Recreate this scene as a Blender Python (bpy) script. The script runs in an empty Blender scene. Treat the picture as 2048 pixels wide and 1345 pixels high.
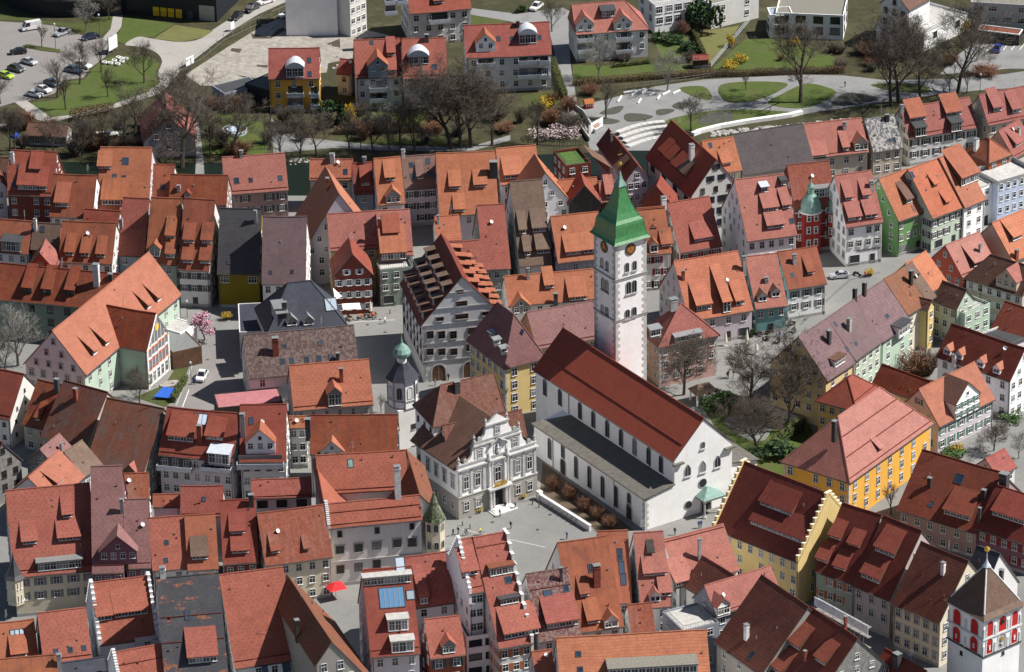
import bpy, math, random
from mathutils import Vector, Matrix
from mathutils.bvhtree import BVHTree
random.seed(7)
SC = bpy.context.scene
COL = SC.collection
# ------------------------------------------------------------------ camera, sky, sun, exposure
FPX, PITCH, ROLL, DIST = 8500.0, math.radians(25.5), math.radians(0.9), 885.0
CAM = Vector((0, -DIST*math.cos(PITCH), DIST*math.sin(PITCH)))
_fw = (-CAM).normalized()
_r0 = _fw.cross(Vector((0, 0, 1))).normalized(); _u0 = _r0.cross(_fw)
RGT = _r0*math.cos(ROLL) - _u0*math.sin(ROLL)
UPV = _r0*math.sin(ROLL) + _u0*math.cos(ROLL)
cam = bpy.data.cameras.new('camera'); camo = bpy.data.objects.new('camera', cam); COL.objects.link(camo)
cam.sensor_fit = 'HORIZONTAL'; cam.sensor_width = 36; cam.lens = FPX*36/2048
cam.clip_start = 5; cam.clip_end = 6000
camo.matrix_world = Matrix(((RGT.x, UPV.x, -_fw.x, CAM.x), (RGT.y, UPV.y, -_fw.y, CAM.y), (RGT.z, UPV.z, -_fw.z, CAM.z), (0, 0, 0, 1)))
SC.camera = camo
SUN_EL, SUN_AZ = math.radians(50), math.radians(2)      # azimuth from +X towards +Y
SDIR = Vector((math.cos(SUN_EL)*math.cos(SUN_AZ), math.cos(SUN_EL)*math.sin(SUN_AZ), math.sin(SUN_EL)))
w = bpy.data.worlds.new('World'); SC.world = w; w.use_nodes = True
nt = w.node_tree; sky = nt.nodes.new('ShaderNodeTexSky'); sky.sky_type = 'NISHITA'; sky.sun_disc = False
sky.sun_elevation = SUN_EL; sky.sun_rotation = math.pi/2 - SUN_AZ; sky.altitude = 600
bg = nt.nodes['Background']; bg.inputs[1].default_value = 0.05
nt.links.new(sky.outputs[0], bg.inputs[0])
sl = bpy.data.lights.new('sun', 'SUN'); sl.energy = 5.0; sl.angle = math.radians(0.55); sl.color = (1, .955, .89)
so = bpy.data.objects.new('sun', sl); COL.objects.link(so); so.rotation_euler = SDIR.to_track_quat('Z', 'Y').to_euler()
so.location = SDIR*300
SC.view_settings.view_transform = 'Standard'; SC.view_settings.look = 'None'
SC.view_settings.exposure = 0.5; SC.view_settings.gamma = 1
SC.render.engine = 'CYCLES'; SC.cycles.max_bounces = 5; SC.cycles.diffuse_bounces = 3; SC.cycles.glossy_bounces = 3
SC.cycles.use_adaptive_sampling = True

# ------------------------------------------------------------------ pixel -> place
TILES = {}
for _r, _n in ((((0, 0), (500, 0), (1000, 0), (1500, 0)), 'A'), (((0, 280), (420, 280), (840, 280), (1200, 230), (1528, 160)), 'B'),
             (((0, 500), (420, 540), (820, 540), (1240, 480), (1528, 460)), 'C'),
             (((0, 720), (300, 780), (600, 840), (1040, 800), (1528, 720)), 'D'),
             (((0, 995), (400, 995), (800, 995), (1200, 995), (1528, 995)), 'E')):
    for _i, _o in enumerate(_r): TILES[_n+str(_i+1)] = (_o[0], _o[1], 520/1998)
TILES['A4'] = (1500, 0, 548/2048); TILES['P'] = (0, 0, 1.0)
_T = [TILES['P']]
def T(n): _T[0] = TILES[n]
def px(p, q=None):
    if q is not None: p = (p, q)
    t = TILES[p[2]] if len(p) > 2 else _T[0]
    return (t[0]+p[0]*t[2], t[1]+p[1]*t[2])
def ray(p):
    x, y = px(p)
    return (RGT*((x-1024)/FPX) - UPV*((y-672.5)/FPX) + _fw)
def P(p, z=0.0):
    d = ray(p); return CAM + d*((z-CAM.z)/d.z)

# ------------------------------------------------------------------ materials
MATS = {}
def _nodes(name):
    m = bpy.data.materials.new(name); m.use_nodes = True
    n = m.node_tree; b = n.nodes['Principled BSDF']; MATS[name] = m
    def N(t, **k):
        o = n.nodes.new('ShaderNode'+t)
        for a, v in k.items():
            if a.startswith('i_'): o.inputs[a[2:].replace('_', ' ')].default_value = v
            else: setattr(o, a, v)
        return o
    return m, n, b, N, (lambda a, c: n.links.new(a, c))
def mixc(N, L, f, a, b, mode='MIX'):
    o = N('Mix', data_type='RGBA', blend_type=mode)
    for i, v in ((0, f), (6, a), (7, b)):
        if hasattr(v, 'is_linked') or hasattr(v, 'links'): L(v, o.inputs[i])
        else: o.inputs[i].default_value = v if i == 0 else (*v, 1) if len(v) == 3 else v
    return o.outputs[2]
def mth(N, L, op, a, b=None, c=None):
    o = N('Math', operation=op)
    for i, v in enumerate((a, b, c)):
        if v is None: continue
        if hasattr(v, 'links'): L(v, o.inputs[i])
        else: o.inputs[i].default_value = v
    return o.outputs[0]
def ramp(N, L, f, a, b):
    o = N('MapRange'); L(f, o.inputs[0]); o.inputs[1].default_value = a; o.inputs[2].default_value = b
    return o.outputs[0]
def plain(name, c, rough=.8, var=.12, metal=0, scale=1.2, spec=.3):
    m, n, b, N, L = _nodes(name)
    tc = N('TexCoord'); oi = N('ObjectInfo')
    ad = N('VectorMath', operation='ADD'); L(tc.outputs['Object'], ad.inputs[0]); L(oi.outputs['Location'], ad.inputs[1])
    no = N('TexNoise', i_Scale=scale, i_Detail=5.0, i_Roughness=.6); L(ad.outputs[0], no.inputs['Vector'])
    f = ramp(N, L, no.outputs[0], .3, .7)
    col = mixc(N, L, f, tuple(x*(1-var) for x in c), tuple(min(1, x*(1+var)) for x in c))
    L(col, b.inputs['Base Color']); b.inputs['Roughness'].default_value = rough; b.inputs['Metallic'].default_value = metal
    b.inputs['Specular IOR Level'].default_value = spec
    return m
def wallmat(name, c, dirt=.25, stain=(.16, .15, .13)):
    """rendered plaster: soft blotches, rain streaks below the eaves, grime"""
    m, n, b, N, L = _nodes(name)
    tc = N('TexCoord'); oi = N('ObjectInfo'); uv = N('UVMap')
    ad = N('VectorMath', operation='ADD'); L(tc.outputs['Object'], ad.inputs[0]); L(oi.outputs['Location'], ad.inputs[1])
    n1 = N('TexNoise', i_Scale=.35, i_Detail=6.0, i_Roughness=.65); L(ad.outputs[0], n1.inputs['Vector'])
    mp = N('Mapping'); L(uv.outputs[0], mp.inputs[0]); mp.inputs['Scale'].default_value = (2.2, .12, 1)
    n2 = N('TexNoise', i_Scale=1.0, i_Detail=4.0); L(mp.outputs[0], n2.inputs['Vector'])
    n3 = N('TexNoise', i_Scale=9.0, i_Detail=3.0); L(ad.outputs[0], n3.inputs['Vector'])
    c1 = mixc(N, L, ramp(N, L, n1.outputs[0], .3, .72), tuple(x*.9 for x in c), tuple(min(.92, x*1.06) for x in c))
    f = mth(N, L, 'MULTIPLY', ramp(N, L, n2.outputs[0], .52, .85), dirt)
    c2 = mixc(N, L, f, c1, stain)
    c3 = mixc(N, L, mth(N, L, 'MULTIPLY', n3.outputs[0], .12), c2, tuple(x*.7 for x in c))
    L(c3, b.inputs['Base Color']); b.inputs['Roughness'].default_value = .9; b.inputs['Specular IOR Level'].default_value = .2
    bp = N('Bump', i_Strength=.15, i_Distance=.03); L(n3.outputs[0], bp.inputs['Height']); L(bp.outputs[0], b.inputs['Normal'])
    return m
def roofmat(name, c, c2, moss=0.25, mossc=(.05, .04, .03), rows=.33, rowd=.25, dots=0, speck=.35, vary=.11, rough=.75, checker=0, checkc=(.5, .45, .42), patch=None):
    """clay tiles: courses with a shaded lower edge, tile-to-tile colour, weather streaks, moss, snow-guard studs"""
    c, c2 = ((x[0]*.88, x[1]*.9, x[2]) for x in (c, c2))
    m, n, b, N, L = _nodes(name)
    uv = N('UVMap'); oi = N('ObjectInfo'); tc = N('TexCoord')
    scl = N('SeparateColor'); L(oi.outputs['Color'], scl.inputs[0]); rnd_ = scl.outputs[0]
    sep = N('SeparateXYZ'); L(uv.outputs[0], sep.inputs[0]); U, V = sep.outputs[0], sep.outputs[1]
    ad = N('VectorMath', operation='ADD'); L(tc.outputs['Object'], ad.inputs[0]); L(oi.outputs['Location'], ad.inputs[1])
    # single tiles
    br = N('TexBrick', offset=.5); L(uv.outputs[0], br.inputs[0])
    br.inputs['Color1'].default_value = (0, 0, 0, 1); br.inputs['Color2'].default_value = (1, 1, 1, 1); br.inputs['Mortar'].default_value = (.5, .5, .5, 1)
    br.inputs['Scale'].default_value = 1; br.inputs['Brick Width'].default_value = .42; br.inputs['Row Height'].default_value = rows; br.inputs['Mortar Size'].default_value = 0
    n1 = N('TexNoise', i_Scale=.22, i_Detail=7.0, i_Roughness=.62); L(ad.outputs[0], n1.inputs['Vector'])
    mp = N('Mapping'); L(uv.outputs[0], mp.inputs[0]); mp.inputs['Scale'].default_value = (1.1, .09, 1)
    n2 = N('TexNoise', i_Scale=1.0, i_Detail=5.0, i_Roughness=.6); L(mp.outputs[0], n2.inputs['Vector'])
    n3 = N('TexNoise', i_Scale=3.2, i_Detail=4.0, i_Roughness=.7); L(ad.outputs[0], n3.inputs['Vector'])
    col = mixc(N, L, ramp(N, L, n1.outputs[0], .32, .68), c, c2)
    if patch:
        mpp = N('Mapping'); L(uv.outputs[0], mpp.inputs[0]); mpp.inputs['Scale'].default_value = (.16, .3, 1); np_ = N('TexNoise', i_Scale=1.0, i_Detail=9.0, i_Roughness=.8); L(mpp.outputs[0], np_.inputs['Vector'])
        col = mixc(N, L, ramp(N, L, np_.outputs[0], .55, .58), col, patch)
    if checker:
        ck = N('TexBrick', offset=.5); L(uv.outputs[0], ck.inputs[0]); ck.inputs['Scale'].default_value = 1; ck.inputs['Brick Width'].default_value = checker*.8; ck.inputs['Row Height'].default_value = checker; ck.inputs['Mortar Size'].default_value = 0
        ck.inputs['Color1'].default_value = (0, 0, 0, 1); ck.inputs['Color2'].default_value = (1, 1, 1, 1)
        col = mixc(N, L, mth(N, L, 'MULTIPLY', ramp(N, L, ck.outputs[0], .4, .6), .85), col, checkc)
    col = mixc(N, L, mth(N, L, 'MULTIPLY', br.outputs[0], speck), col, tuple(x*.55 for x in c))
    col = mixc(N, L, mth(N, L, 'MULTIPLY', ramp(N, L, n2.outputs[0], .48, .8), moss), col, mossc)
    col = mixc(N, L, mth(N, L, 'MULTIPLY', ramp(N, L, n1.outputs[0], .55, .75), moss*.9), col, mossc)
    col = mixc(N, L, mth(N, L, 'MULTIPLY', ramp(N, L, n3.outputs[0], .55, .75), .3*moss+.06), col, mossc)
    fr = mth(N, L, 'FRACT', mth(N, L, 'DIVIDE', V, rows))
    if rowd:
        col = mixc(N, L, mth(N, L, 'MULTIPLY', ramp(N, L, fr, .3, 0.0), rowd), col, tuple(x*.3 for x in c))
    if dots:
        fx = mth(N, L, 'FRACT', mth(N, L, 'ADD', mth(N, L, 'DIVIDE', U, 1.0), mth(N, L, 'MULTIPLY', mth(N, L, 'FLOOR', mth(N, L, 'DIVIDE', V, .62)), .5)))
        fy = mth(N, L, 'FRACT', mth(N, L, 'DIVIDE', V, .62))
        d = mth(N, L, 'MULTIPLY', mth(N, L, 'LESS_THAN', fx, .22), mth(N, L, 'LESS_THAN', fy, .3))
        col = mixc(N, L, mth(N, L, 'MULTIPLY', d, dots), col, tuple(x*.25 for x in c))
    bk2 = N('TexBrick', offset=.37); L(uv.outputs[0], bk2.inputs[0]); bk2.inputs['Scale'].default_value = 1; bk2.inputs['Brick Width'].default_value = 2.9; bk2.inputs['Row Height'].default_value = 1.35; bk2.inputs['Mortar Size'].default_value = 0
    bk2.inputs['Color1'].default_value = (0, 0, 0, 1); bk2.inputs['Color2'].default_value = (1, 1, 1, 1)
    n4 = N('TexNoise', i_Scale=.75, i_Detail=6.0, i_Roughness=.75, i_Distortion=.6); L(ad.outputs[0], n4.inputs['Vector'])
    col = mixc(N, L, mth(N, L, 'MULTIPLY', ramp(N, L, bk2.outputs[0], .55, 1.0), .22*(vary > 0)), col, tuple(x*.55 for x in c))
    col = mixc(N, L, mth(N, L, 'MULTIPLY', ramp(N, L, n4.outputs[0], .5, .72), .42), col, tuple(x*.5 for x in c))
    col = mixc(N, L, mth(N, L, 'MULTIPLY', ramp(N, L, n4.outputs[0], .42, .25), .3), col, tuple(min(1, x*1.25+.02) for x in c2))
    hs = N('HueSaturation'); L(col, hs.inputs['Color']); L(mth(N, L, 'ADD', mth(N, L, 'MULTIPLY', rnd_, .009*(vary > 0)), .5), hs.inputs['Hue'])
    L(mth(N, L, 'ADD', mth(N, L, 'MULTIPLY', rnd_, vary*2), 1-vary), hs.inputs['Value'])
    L(hs.outputs[0], b.inputs['Base Color']); b.inputs['Roughness'].default_value = rough; b.inputs['Specular IOR Level'].default_value = .25
    hgt = mth(N, L, 'ADD', mth(N, L, 'MULTIPLY', fr, 1.0), mth(N, L, 'MULTIPLY', n3.outputs[0], .6))
    bp = N('Bump', i_Strength=.5, i_Distance=.06); L(hgt, bp.inputs['Height']); L(bp.outputs[0], b.inputs['Normal'])
    return m
R_ = dict(
 orange=((.40, .12, .062), (.47, .155, .082), dict(moss=.3)), orangedot=((.40, .115, .068), (.46, .14, .085), dict(moss=.16, dots=.5, rowd=.15)),
 orangenew=((.50, .165, .085), (.55, .195, .10), dict(moss=.1, rowd=.2)), orangemoss=((.42, .125, .058), (.29, .08, .046), dict(moss=.6)),
 red=((.30, .065, .042), (.36, .088, .056), dict(moss=.28)), reddot=((.36, .095, .068), (.41, .12, .085), dict(moss=.18, dots=.5, rowd=.15)),
 pinkhip=((.42, .165, .13), (.47, .19, .15), dict(moss=.15, dots=.3, rowd=.15)), pinkred=((.38, .125, .096), (.43, .15, .115), dict(moss=.18, dots=.35, rowd=.18)), salmon=((.43, .15, .088), (.47, .17, .10), dict(moss=.12, rowd=.15)),
 mauve=((.25, .115, .105), (.31, .15, .135), dict(moss=.18, dots=.4)), mauveplain=((.17, .108, .104), (.2, .128, .122), dict(moss=.2, speck=.2)),
 gate=((.20, .11, .075), (.13, .085, .06), dict(moss=.5, speck=.8, mossc=(.12, .10, .08))), darkred=((.205, .040, .027), (.26, .058, .037), dict(moss=.4, mossc=(.055, .03, .024))), rusty=((.26, .05, .026), (.36, .10, .04), dict(moss=.75, mossc=(.06, .048, .042))),
 brown=((.15, .075, .052), (.21, .105, .07), dict(moss=.3)), brownmoss=((.16, .10, .072), (.24, .15, .10), dict(moss=.45, mossc=(.10, .085, .06))),
 moss=((.33, .10, .045), (.22, .10, .065), dict(moss=.6, mossc=(.10, .085, .06), speck=.7)), mosaic=((.16, .062, .055), (.2, .08, .068), dict(moss=.2, checker=.36, checkc=(.27, .2, .185))),
 mosaicbrown=((.115, .07, .06), (.15, .092, .078), dict(moss=.15, checker=.45, checkc=(.2, .15, .135))), mosaicwhite=((.13, .125, .12), (.17, .16, .15), dict(moss=.1, checker=.42, checkc=(.48, .46, .44))),
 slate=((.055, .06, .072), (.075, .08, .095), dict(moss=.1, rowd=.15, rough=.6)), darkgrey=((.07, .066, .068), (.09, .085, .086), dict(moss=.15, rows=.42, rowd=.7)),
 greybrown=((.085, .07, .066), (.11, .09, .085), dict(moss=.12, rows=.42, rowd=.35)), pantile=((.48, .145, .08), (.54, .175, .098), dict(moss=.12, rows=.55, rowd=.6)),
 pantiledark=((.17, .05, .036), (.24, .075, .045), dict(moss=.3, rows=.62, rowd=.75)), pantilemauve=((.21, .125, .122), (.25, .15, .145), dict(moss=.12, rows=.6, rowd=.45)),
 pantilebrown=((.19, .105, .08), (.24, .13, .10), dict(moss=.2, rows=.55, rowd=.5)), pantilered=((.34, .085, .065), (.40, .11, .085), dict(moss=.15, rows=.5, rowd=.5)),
 mottled=((.36, .09, .05), (.27, .075, .045), dict(moss=.3, speck=.85, mossc=(.36, .28, .24))), town=((.22, .075, .05), (.17, .07, .05), dict(moss=.25, speck=.9, mossc=(.40, .3, .26))),
 greymoss=((.29, .075, .036), (.17, .10, .07), dict(moss=.8, mossc=(.155, .15, .145))), slatepatch=((.07, .068, .07), (.09, .088, .09), dict(moss=.1, patch=(.42, .13, .065))),
 orangepatch=((.50, .14, .07), (.56, .17, .09), dict(moss=.2, patch=(.22, .12, .075))), church=((.29, .062, .033), (.32, .072, .038), dict(moss=.2, mossc=(.2, .045, .03), rowd=.1, speck=.15, vary=0)))
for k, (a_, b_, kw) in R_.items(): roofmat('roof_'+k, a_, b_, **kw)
W_ = dict(white=(.86, .86, .855), offwhite=(.70, .69, .66), cream=(.66, .60, .46), beige=(.52, .46, .37), lilac=(.56, .51, .55), grey=(.42, .42, .42), greywhite=(.66, .655, .65),
 yellow=(.62, .43, .13), paleyellow=(.66, .50, .22), golden=(.74, .40, .07), olive=(.23, .18, .018), red=(.38, .045, .03), darkred=(.26, .025, .022), terracotta=(.46, .10, .055),
 green=(.15, .29, .12), palegreen=(.48, .56, .46), mint=(.46, .58, .47), greengrey=(.25, .30, .25), sage=(.33, .36, .30), turquoise=(.17, .33, .34), blue=(.50, .57, .72), bluegrey=(.28, .31, .36),
 pink=(.52, .33, .29), pinkgrey=(.47, .41, .40), purple=(.21, .10, .13), brownpink=(.34, .24, .22), yellowbeige=(.62, .50, .27), rust=(.30, .09, .05), stone=(.33, .31, .28))
for k, c in W_.items(): wallmat('wall_'+k, c, dirt=.22 if k not in ('white', 'church') else .16)
wallmat('wall_weathered', (.72, .71, .68), dirt=.7); wallmat('wall_church', (.88, .88, .87), dirt=.14)
wallmat('wall_granary', (.66, .66, .66), dirt=.5, stain=(.2, .2, .2))
for nm, c, kw in (('frame_white', (.75, .75, .74), {}), ('frame_grey', (.32, .33, .33), {}), ('frame_dark', (.05, .045, .04), {}), ('surround', (.36, .35, .34), {}),
  ('wood_grey', (.22, .21, .20), dict(var=.3)), ('wood_brown', (.12, .065, .04), dict(var=.3)), ('wood_dark', (.045, .038, .035), dict(var=.3)), ('timber', (.06, .04, .03), {}),
  ('metal_grey', (.36, .37, .38), dict(rough=.45, metal=.5)), ('metal_dark', (.06, .062, .066), dict(rough=.5)), ('metal_light', (.50, .54, .59), dict(rough=.4)), ('zinc', (.28, .29, .29), dict(rough=.5, metal=.4)),
  ('aisle', (.145, .135, .115), dict(rough=.55, var=.2)), ('copper', (.17, .28, .245), dict(rough=.6, var=.25)), ('gold', (.75, .48, .09), dict(rough=.3, metal=.8)),
  ('chimney_white', (.66, .66, .65), dict(var=.2)), ('chimney_grey', (.34, .33, .32), dict(var=.3)), ('chimney_brick', (.24, .07, .045), dict(var=.3)), ('black', (.015, .015, .016), {}),
  ('terrace', (.48, .47, .45), dict(var=.2)), ('gravelroof', (.20, .19, .16), dict(var=.35, scale=3)), ('cream_cloth', (.75, .71, .60), {}), ('white_cloth', (.82, .82, .80), {}), ('red_cloth', (.62, .025, .03), {}),
  ('shut_white', (.62, .62, .62), {}), ('shut_grey', (.20, .205, .21), {}), ('shut_dark', (.07, .07, .075), {}), ('shut_red', (.22, .03, .03), {}), ('shut_green', (.09, .19, .15), {}), ('shut_orange', (.42, .15, .07), {}), ('shut_blue', (.03, .036, .075), {}),
  ('mortar', (.50, .40, .36), {}), ('flash', (.10, .085, .08), dict(rough=.5)), ('banner', (.80, .80, .80), {}), ('stonecap', (.60, .60, .60), dict(var=.2)), ('stonecap_yellow', (.70, .64, .48), dict(var=.2)),
  ('concrete', (.42, .41, .39), dict(var=.2)), ('rock', (.34, .33, .31), dict(var=.5, scale=1.0)), ('quoin', (.46, .455, .44), dict(var=.2)), ('solar', (.20, .075, .045), dict(rough=.4)), ('turf', (.07, .13, .03), dict(var=.3)),
  ('navy', (.016, .018, .026), dict(rough=.5)), ('yellow_paint', (.75, .47, .02), {}), ('blue_paint', (.02, .10, .45), {}), ('red_paint', (.45, .02, .02), {}), ('plastic_green', (.02, .10, .07), {}), ('pinkmetal', (.40, .16, .17), dict(rough=.6)),
  ('wood_orange', (.35, .12, .035), {}), ('tire', (.02, .02, .02), {}), ('skin', (.5, .3, .22), {}), ('cloth_black', (.02, .02, .022), {}), ('cloth_blue', (.03, .07, .25), {}), ('cloth_yellow', (.78, .72, .04), {}), ('jeans', (.06, .08, .14), {})):
    plain(nm, c, **kw)
def glass(name, c, rough=.08):
    m, n, b, N, L = _nodes(name); oi = N('ObjectInfo')
    col = mixc(N, L, oi.outputs['Random'], c, tuple(x*2.4+.01 for x in c))
    if name == 'glass': col = mixc(N, L, mth(N, L, 'MULTIPLY', ramp(N, L, oi.outputs['Random'], .8, .84), .7), col, (.26, .26, .27))
    L(col, b.inputs['Base Color'])
    b.inputs['Roughness'].default_value = rough; b.inputs['Specular IOR Level'].default_value = .55
glass('glass', (.012, .014, .018)); glass('glass_blue', (.018, .032, .055)); glass('glass_azure', (.06, .13, .22)); glass('glass_sky', (.28, .33, .38), .2)
def M_(n):
    if n in MATS: return MATS[n]
    for p in ('roof_', 'wall_'):
        if p+n in MATS: return MATS[p+n]
    raise KeyError(n)

# ------------------------------------------------------------------ mesh building
BLOCK = []      # world triangles of roofs and walls, for finding hidden windows
class MB:
    def __init__(s): s.v = []; s.f = []; s.m = []; s.ml = []
    def mi(s, m):
        if m not in s.ml: s.ml.append(m)
        return s.ml.index(m)
    def face(s, pts, m):
        k = len(s.v); s.v += [Vector(p) for p in pts]; s.f.append(tuple(range(k, k+len(pts)))); s.m.append(s.mi(m))
    def box(s, x0, x1, y0, y1, z0, z1, m, top=None):
        a = [(x0, y0), (x1, y0), (x1, y1), (x0, y1)]; s.prism(a, z0, z1, m, top)
    def prism(s, poly, z0, z1, m, top=None, poly2=None):
        n = len(poly); q = poly2 or poly
        s.face([(x, y, z0) for x, y in reversed(poly)], m); s.face([(x, y, z1) for x, y in q], top or m)
        for i in range(n):
            j = (i+1) % n
            s.face([(*poly[i], z0), (*poly[j], z0), (*q[j], z1), (*q[i], z1)], m)
    def xprism(s, prof, x0, x1, m, capm=None, y=False):
        """profile in (y,z), counter-clockwise seen from +x, swept along x; y=True sweeps an (x,z) profile along y"""
        n = len(prof)
        g = (lambda a, t: (t, a[0], a[1])) if not y else (lambda a, t: (a[0], t, a[1]))
        s.face([g(a, x1) for a in prof], capm or m); s.face([g(a, x0) for a in reversed(prof)], capm or m)
        for i in range(n):
            j = (i+1) % n
            s.face([g(prof[i], x0), g(prof[j], x0), g(prof[j], x1), g(prof[i], x1)], m)
    def tube(s, pts, rad, m, n=6, cap=True):
        rings = []; pts = [Vector(p) for p in pts]
        for i, p in enumerate(pts):
            d = (pts[min(i+1, len(pts)-1)]-pts[max(i-1, 0)]).normalized()
            a = d.cross(Vector((0, 0, 1)) if abs(d.z) < .9 else Vector((1, 0, 0))).normalized(); c = d.cross(a)
            r = rad[i] if isinstance(rad, (list, tuple)) else rad
            rings.append([p+(a*math.cos(2*math.pi*k/n)+c*math.sin(2*math.pi*k/n))*r for k in range(n)])
        for a, b in zip(rings, rings[1:]):
            for k in range(n): s.face([a[k], a[(k+1) % n], b[(k+1) % n], b[k]], m)
        if cap: s.face(list(reversed(rings[0])), m); s.face(rings[-1], m)
    def lathe(s, prof, m, n=12, c=(0, 0), ph=0):
        """prof: (radius,z) from bottom to top"""
        for (r0, z0), (r1, z1) in zip(prof, prof[1:]):
            for k in range(n):
                a, b = 2*math.pi*(k+ph)/n, 2*math.pi*(k+1+ph)/n
                q = [(c[0]+r*math.cos(t), c[1]+r*math.sin(t), z) for r, t, z in ((r0, a, z0), (r0, b, z0), (r1, b, z1), (r1, a, z1))]
                if r0 < 1e-4: q = [q[0], q[2], q[3]]
                elif r1 < 1e-4: q = q[:3]
                s.face(q, m)
    def mesh(s, name, smooth=False):
        me = bpy.data.meshes.new(name); me.from_pydata([tuple(p) for p in s.v], [], s.f)
        for m in s.ml: me.materials.append(M_(m))
        me.polygons.foreach_set('material_index', s.m)
        uvl = me.uv_layers.new(name='UVMap'); uvs = []
        for f in s.f:
            a, b, c = s.v[f[0]], s.v[f[1]], s.v[f[2]]; n = (b-a).cross(c-a)
            if len(f) > 3 and n.length < 1e-9: n = (c-b).cross(s.v[f[3]]-b)
            n.normalize() if n.length > 0 else None
            t = Vector((0, 0, 1)).cross(n)
            t = t.normalized() if t.length > .05 else Vector((1, 0, 0)); bb = n.cross(t)
            for i in f: uvs += [s.v[i].dot(t), s.v[i].dot(bb)]
        uvl.data.foreach_set('uv', uvs)
        if smooth: me.polygons.foreach_set('use_smooth', [True]*len(s.f))
        me.update(); return me
    def build(s, name, parent=None, loc=(0, 0, 0), rz=0, smooth=False, block=False):
        o = link(name, s.mesh(name, smooth), parent, loc, rz)
        if block: BLOCK.append((o, s.v, s.f))
        return o
def link(name, data, parent=None, loc=(0, 0, 0), rz=0, rot=None, sc=None):
    o = bpy.data.objects.new(name, data); COL.objects.link(o)
    if parent is not None: o.parent = parent
    o.location = loc; o.rotation_euler = rot or (0, 0, rz)
    if sc: o.scale = sc if not isinstance(sc, (int, float)) else (sc, sc, sc)
    return o
LABELS = {}
def tag(o, label, cat, group=None, kind=None):
    o['label'] = label
    if cat: o['category'] = cat
    if group: o['group'] = group
    if kind: o['kind'] = kind
    return o
def empty(name, loc, rz, label, cat, group=None):
    o = link(name, None, None, loc, rz); o.empty_display_size = .5
    return tag(o, label, cat, group)

# ------------------------------------------------------------------ windows (shared meshes)
CACHE = {}; WINS = []
def win_mesh(w, h, kind, fr, gl='glass'):
    k = (round(w, 2), round(h, 2), kind, fr, gl)
    if k in CACHE: return CACHE[k]
    b = MB(); t = min(.06, w*.08)
    if kind == 's':      # with a stone surround and a hood
        b.box(-w/2-.22, w/2+.22, -.05, .02, -h/2-.2, h/2+.2, 'surround'); b.box(-w/2-.3, w/2+.3, -.16, .02, h/2+.2, h/2+.32, 'surround')
    elif kind == 'q': b.box(-w/2-.14, w/2+.14, -.045, .02, -h/2-.12, h/2+.14, 'surround')
    y = -.05 if kind in 'sq' else 0
    b.face([(-w/2, y-.02, -h/2), (w/2, y-.02, -h/2), (w/2, y-.02, h/2), (-w/2, y-.02, h/2)], gl)
    for x0, x1, z0, z1 in ((-w/2, -w/2+t, -h/2, h/2), (w/2-t, w/2, -h/2, h/2), (-w/2, w/2, h/2-t, h/2), (-w/2, w/2, -h/2, -h/2+t)): b.box(x0, x1, y-.09, .02, z0, z1, fr)
    if kind != 'p':
        nm = max(1, int(round(w/.62)))-0
        for i in range(1, nm): b.box(-w/2+w*i/nm-.028, -w/2+w*i/nm+.028, y-.07, 0, -h/2, h/2, fr)
        if h > .9: b.box(-w/2, w/2, y-.065, 0, h*.12-.03, h*.12+.03, fr)
    b.box(-w/2-.1, w/2+.1, y-.16, .02, -h/2-.07, -h/2, 'surround' if kind in 'sq' else fr)
    CACHE[k] = b.mesh('window'); return CACHE[k]
def slab(w, h, d, m, name):
    k = ('slab', round(w, 2), round(h, 2), d, m)
    if k not in CACHE:
        b = MB(); b.box(-w/2, w/2, -d, .01, -h/2, h/2, m)
        if h > .8:
            for i in range(int(h/.3)): b.box(-w/2+.06, w/2-.06, -d-.015, -d, -h/2+.08+i*.3, -h/2+.26+i*.3, m)
        CACHE[k] = b.mesh(name)
    return CACHE[k]
def window(parent, loc, rz, w=1.1, h=1.5, kind='w', fr='frame_white', gl='glass', shut=None, keep=False, name='window'):
    WINS.append((parent, loc, rz, w, h, kind, fr, gl, shut, keep, name))
# ------------------------------------------------------------------ buildings
def faces_cam(par_m, x0, y0, x1, y1):
    c = par_m @ Vector(((x0+x1)/2, (y0+y1)/2, 5)); n = par_m.to_3x3() @ Vector((y1-y0, -(x1-x0), 0))
    return n.dot(CAM-c) > 0
def wallgrid(par, pm, x0, y0, x1, y1, ztop, n=None, rows=None, w=1.12, h=1.5, kind='w', fr='frame_white', shut=None, shop=False, st=2.8, keep=False, gl='glass', m0=.0, door=True):
    """windows on the wall that runs x0,y0 -> x1,y1 (left to right seen from outside)"""
    if n == 0 or not faces_cam(pm, x0, y0, x1, y1): return
    L = math.hypot(x1-x0, y1-y0); rz = math.atan2(y1-y0, x1-x0)
    if n is None: n = int(L/(2.5 if not shut else 2.9))
    if n < 1: return
    zs = []; z = ztop-1.45; i = 0
    while z > 1.0 and (rows is None or i < rows): zs.append(z); z -= st; i += 1
    rj = random.Random(int(L*100+ztop*37+x0*11))
    for ri, z in enumerate(zs):
        last = z < 2.7
        if last and shop:
            k = max(1, int(L/3.4))
            for i in range(k):
                t = (i+.5)/k
                if i == k//2 and door: window(par, (x0+(x1-x0)*t, y0+(y1-y0)*t, 1.12), rz, 1.1, 2.2, 'w', 'frame_dark', keep=keep, name='door')
                else: window(par, (x0+(x1-x0)*t, y0+(y1-y0)*t, 1.55), rz, min(2.3, L/k*.75), 1.9, 'p', 'frame_grey', keep=keep)
            continue
        for i in range(n):
            t = (i+.5+m0)/n+rj.uniform(-.1, .1)/L
            if rj.random() < .05: continue
            window(par, (x0+(x1-x0)*t, y0+(y1-y0)*t, z), rz, w, h, kind, fr, gl, shut, keep)
class Bld: pass
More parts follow.
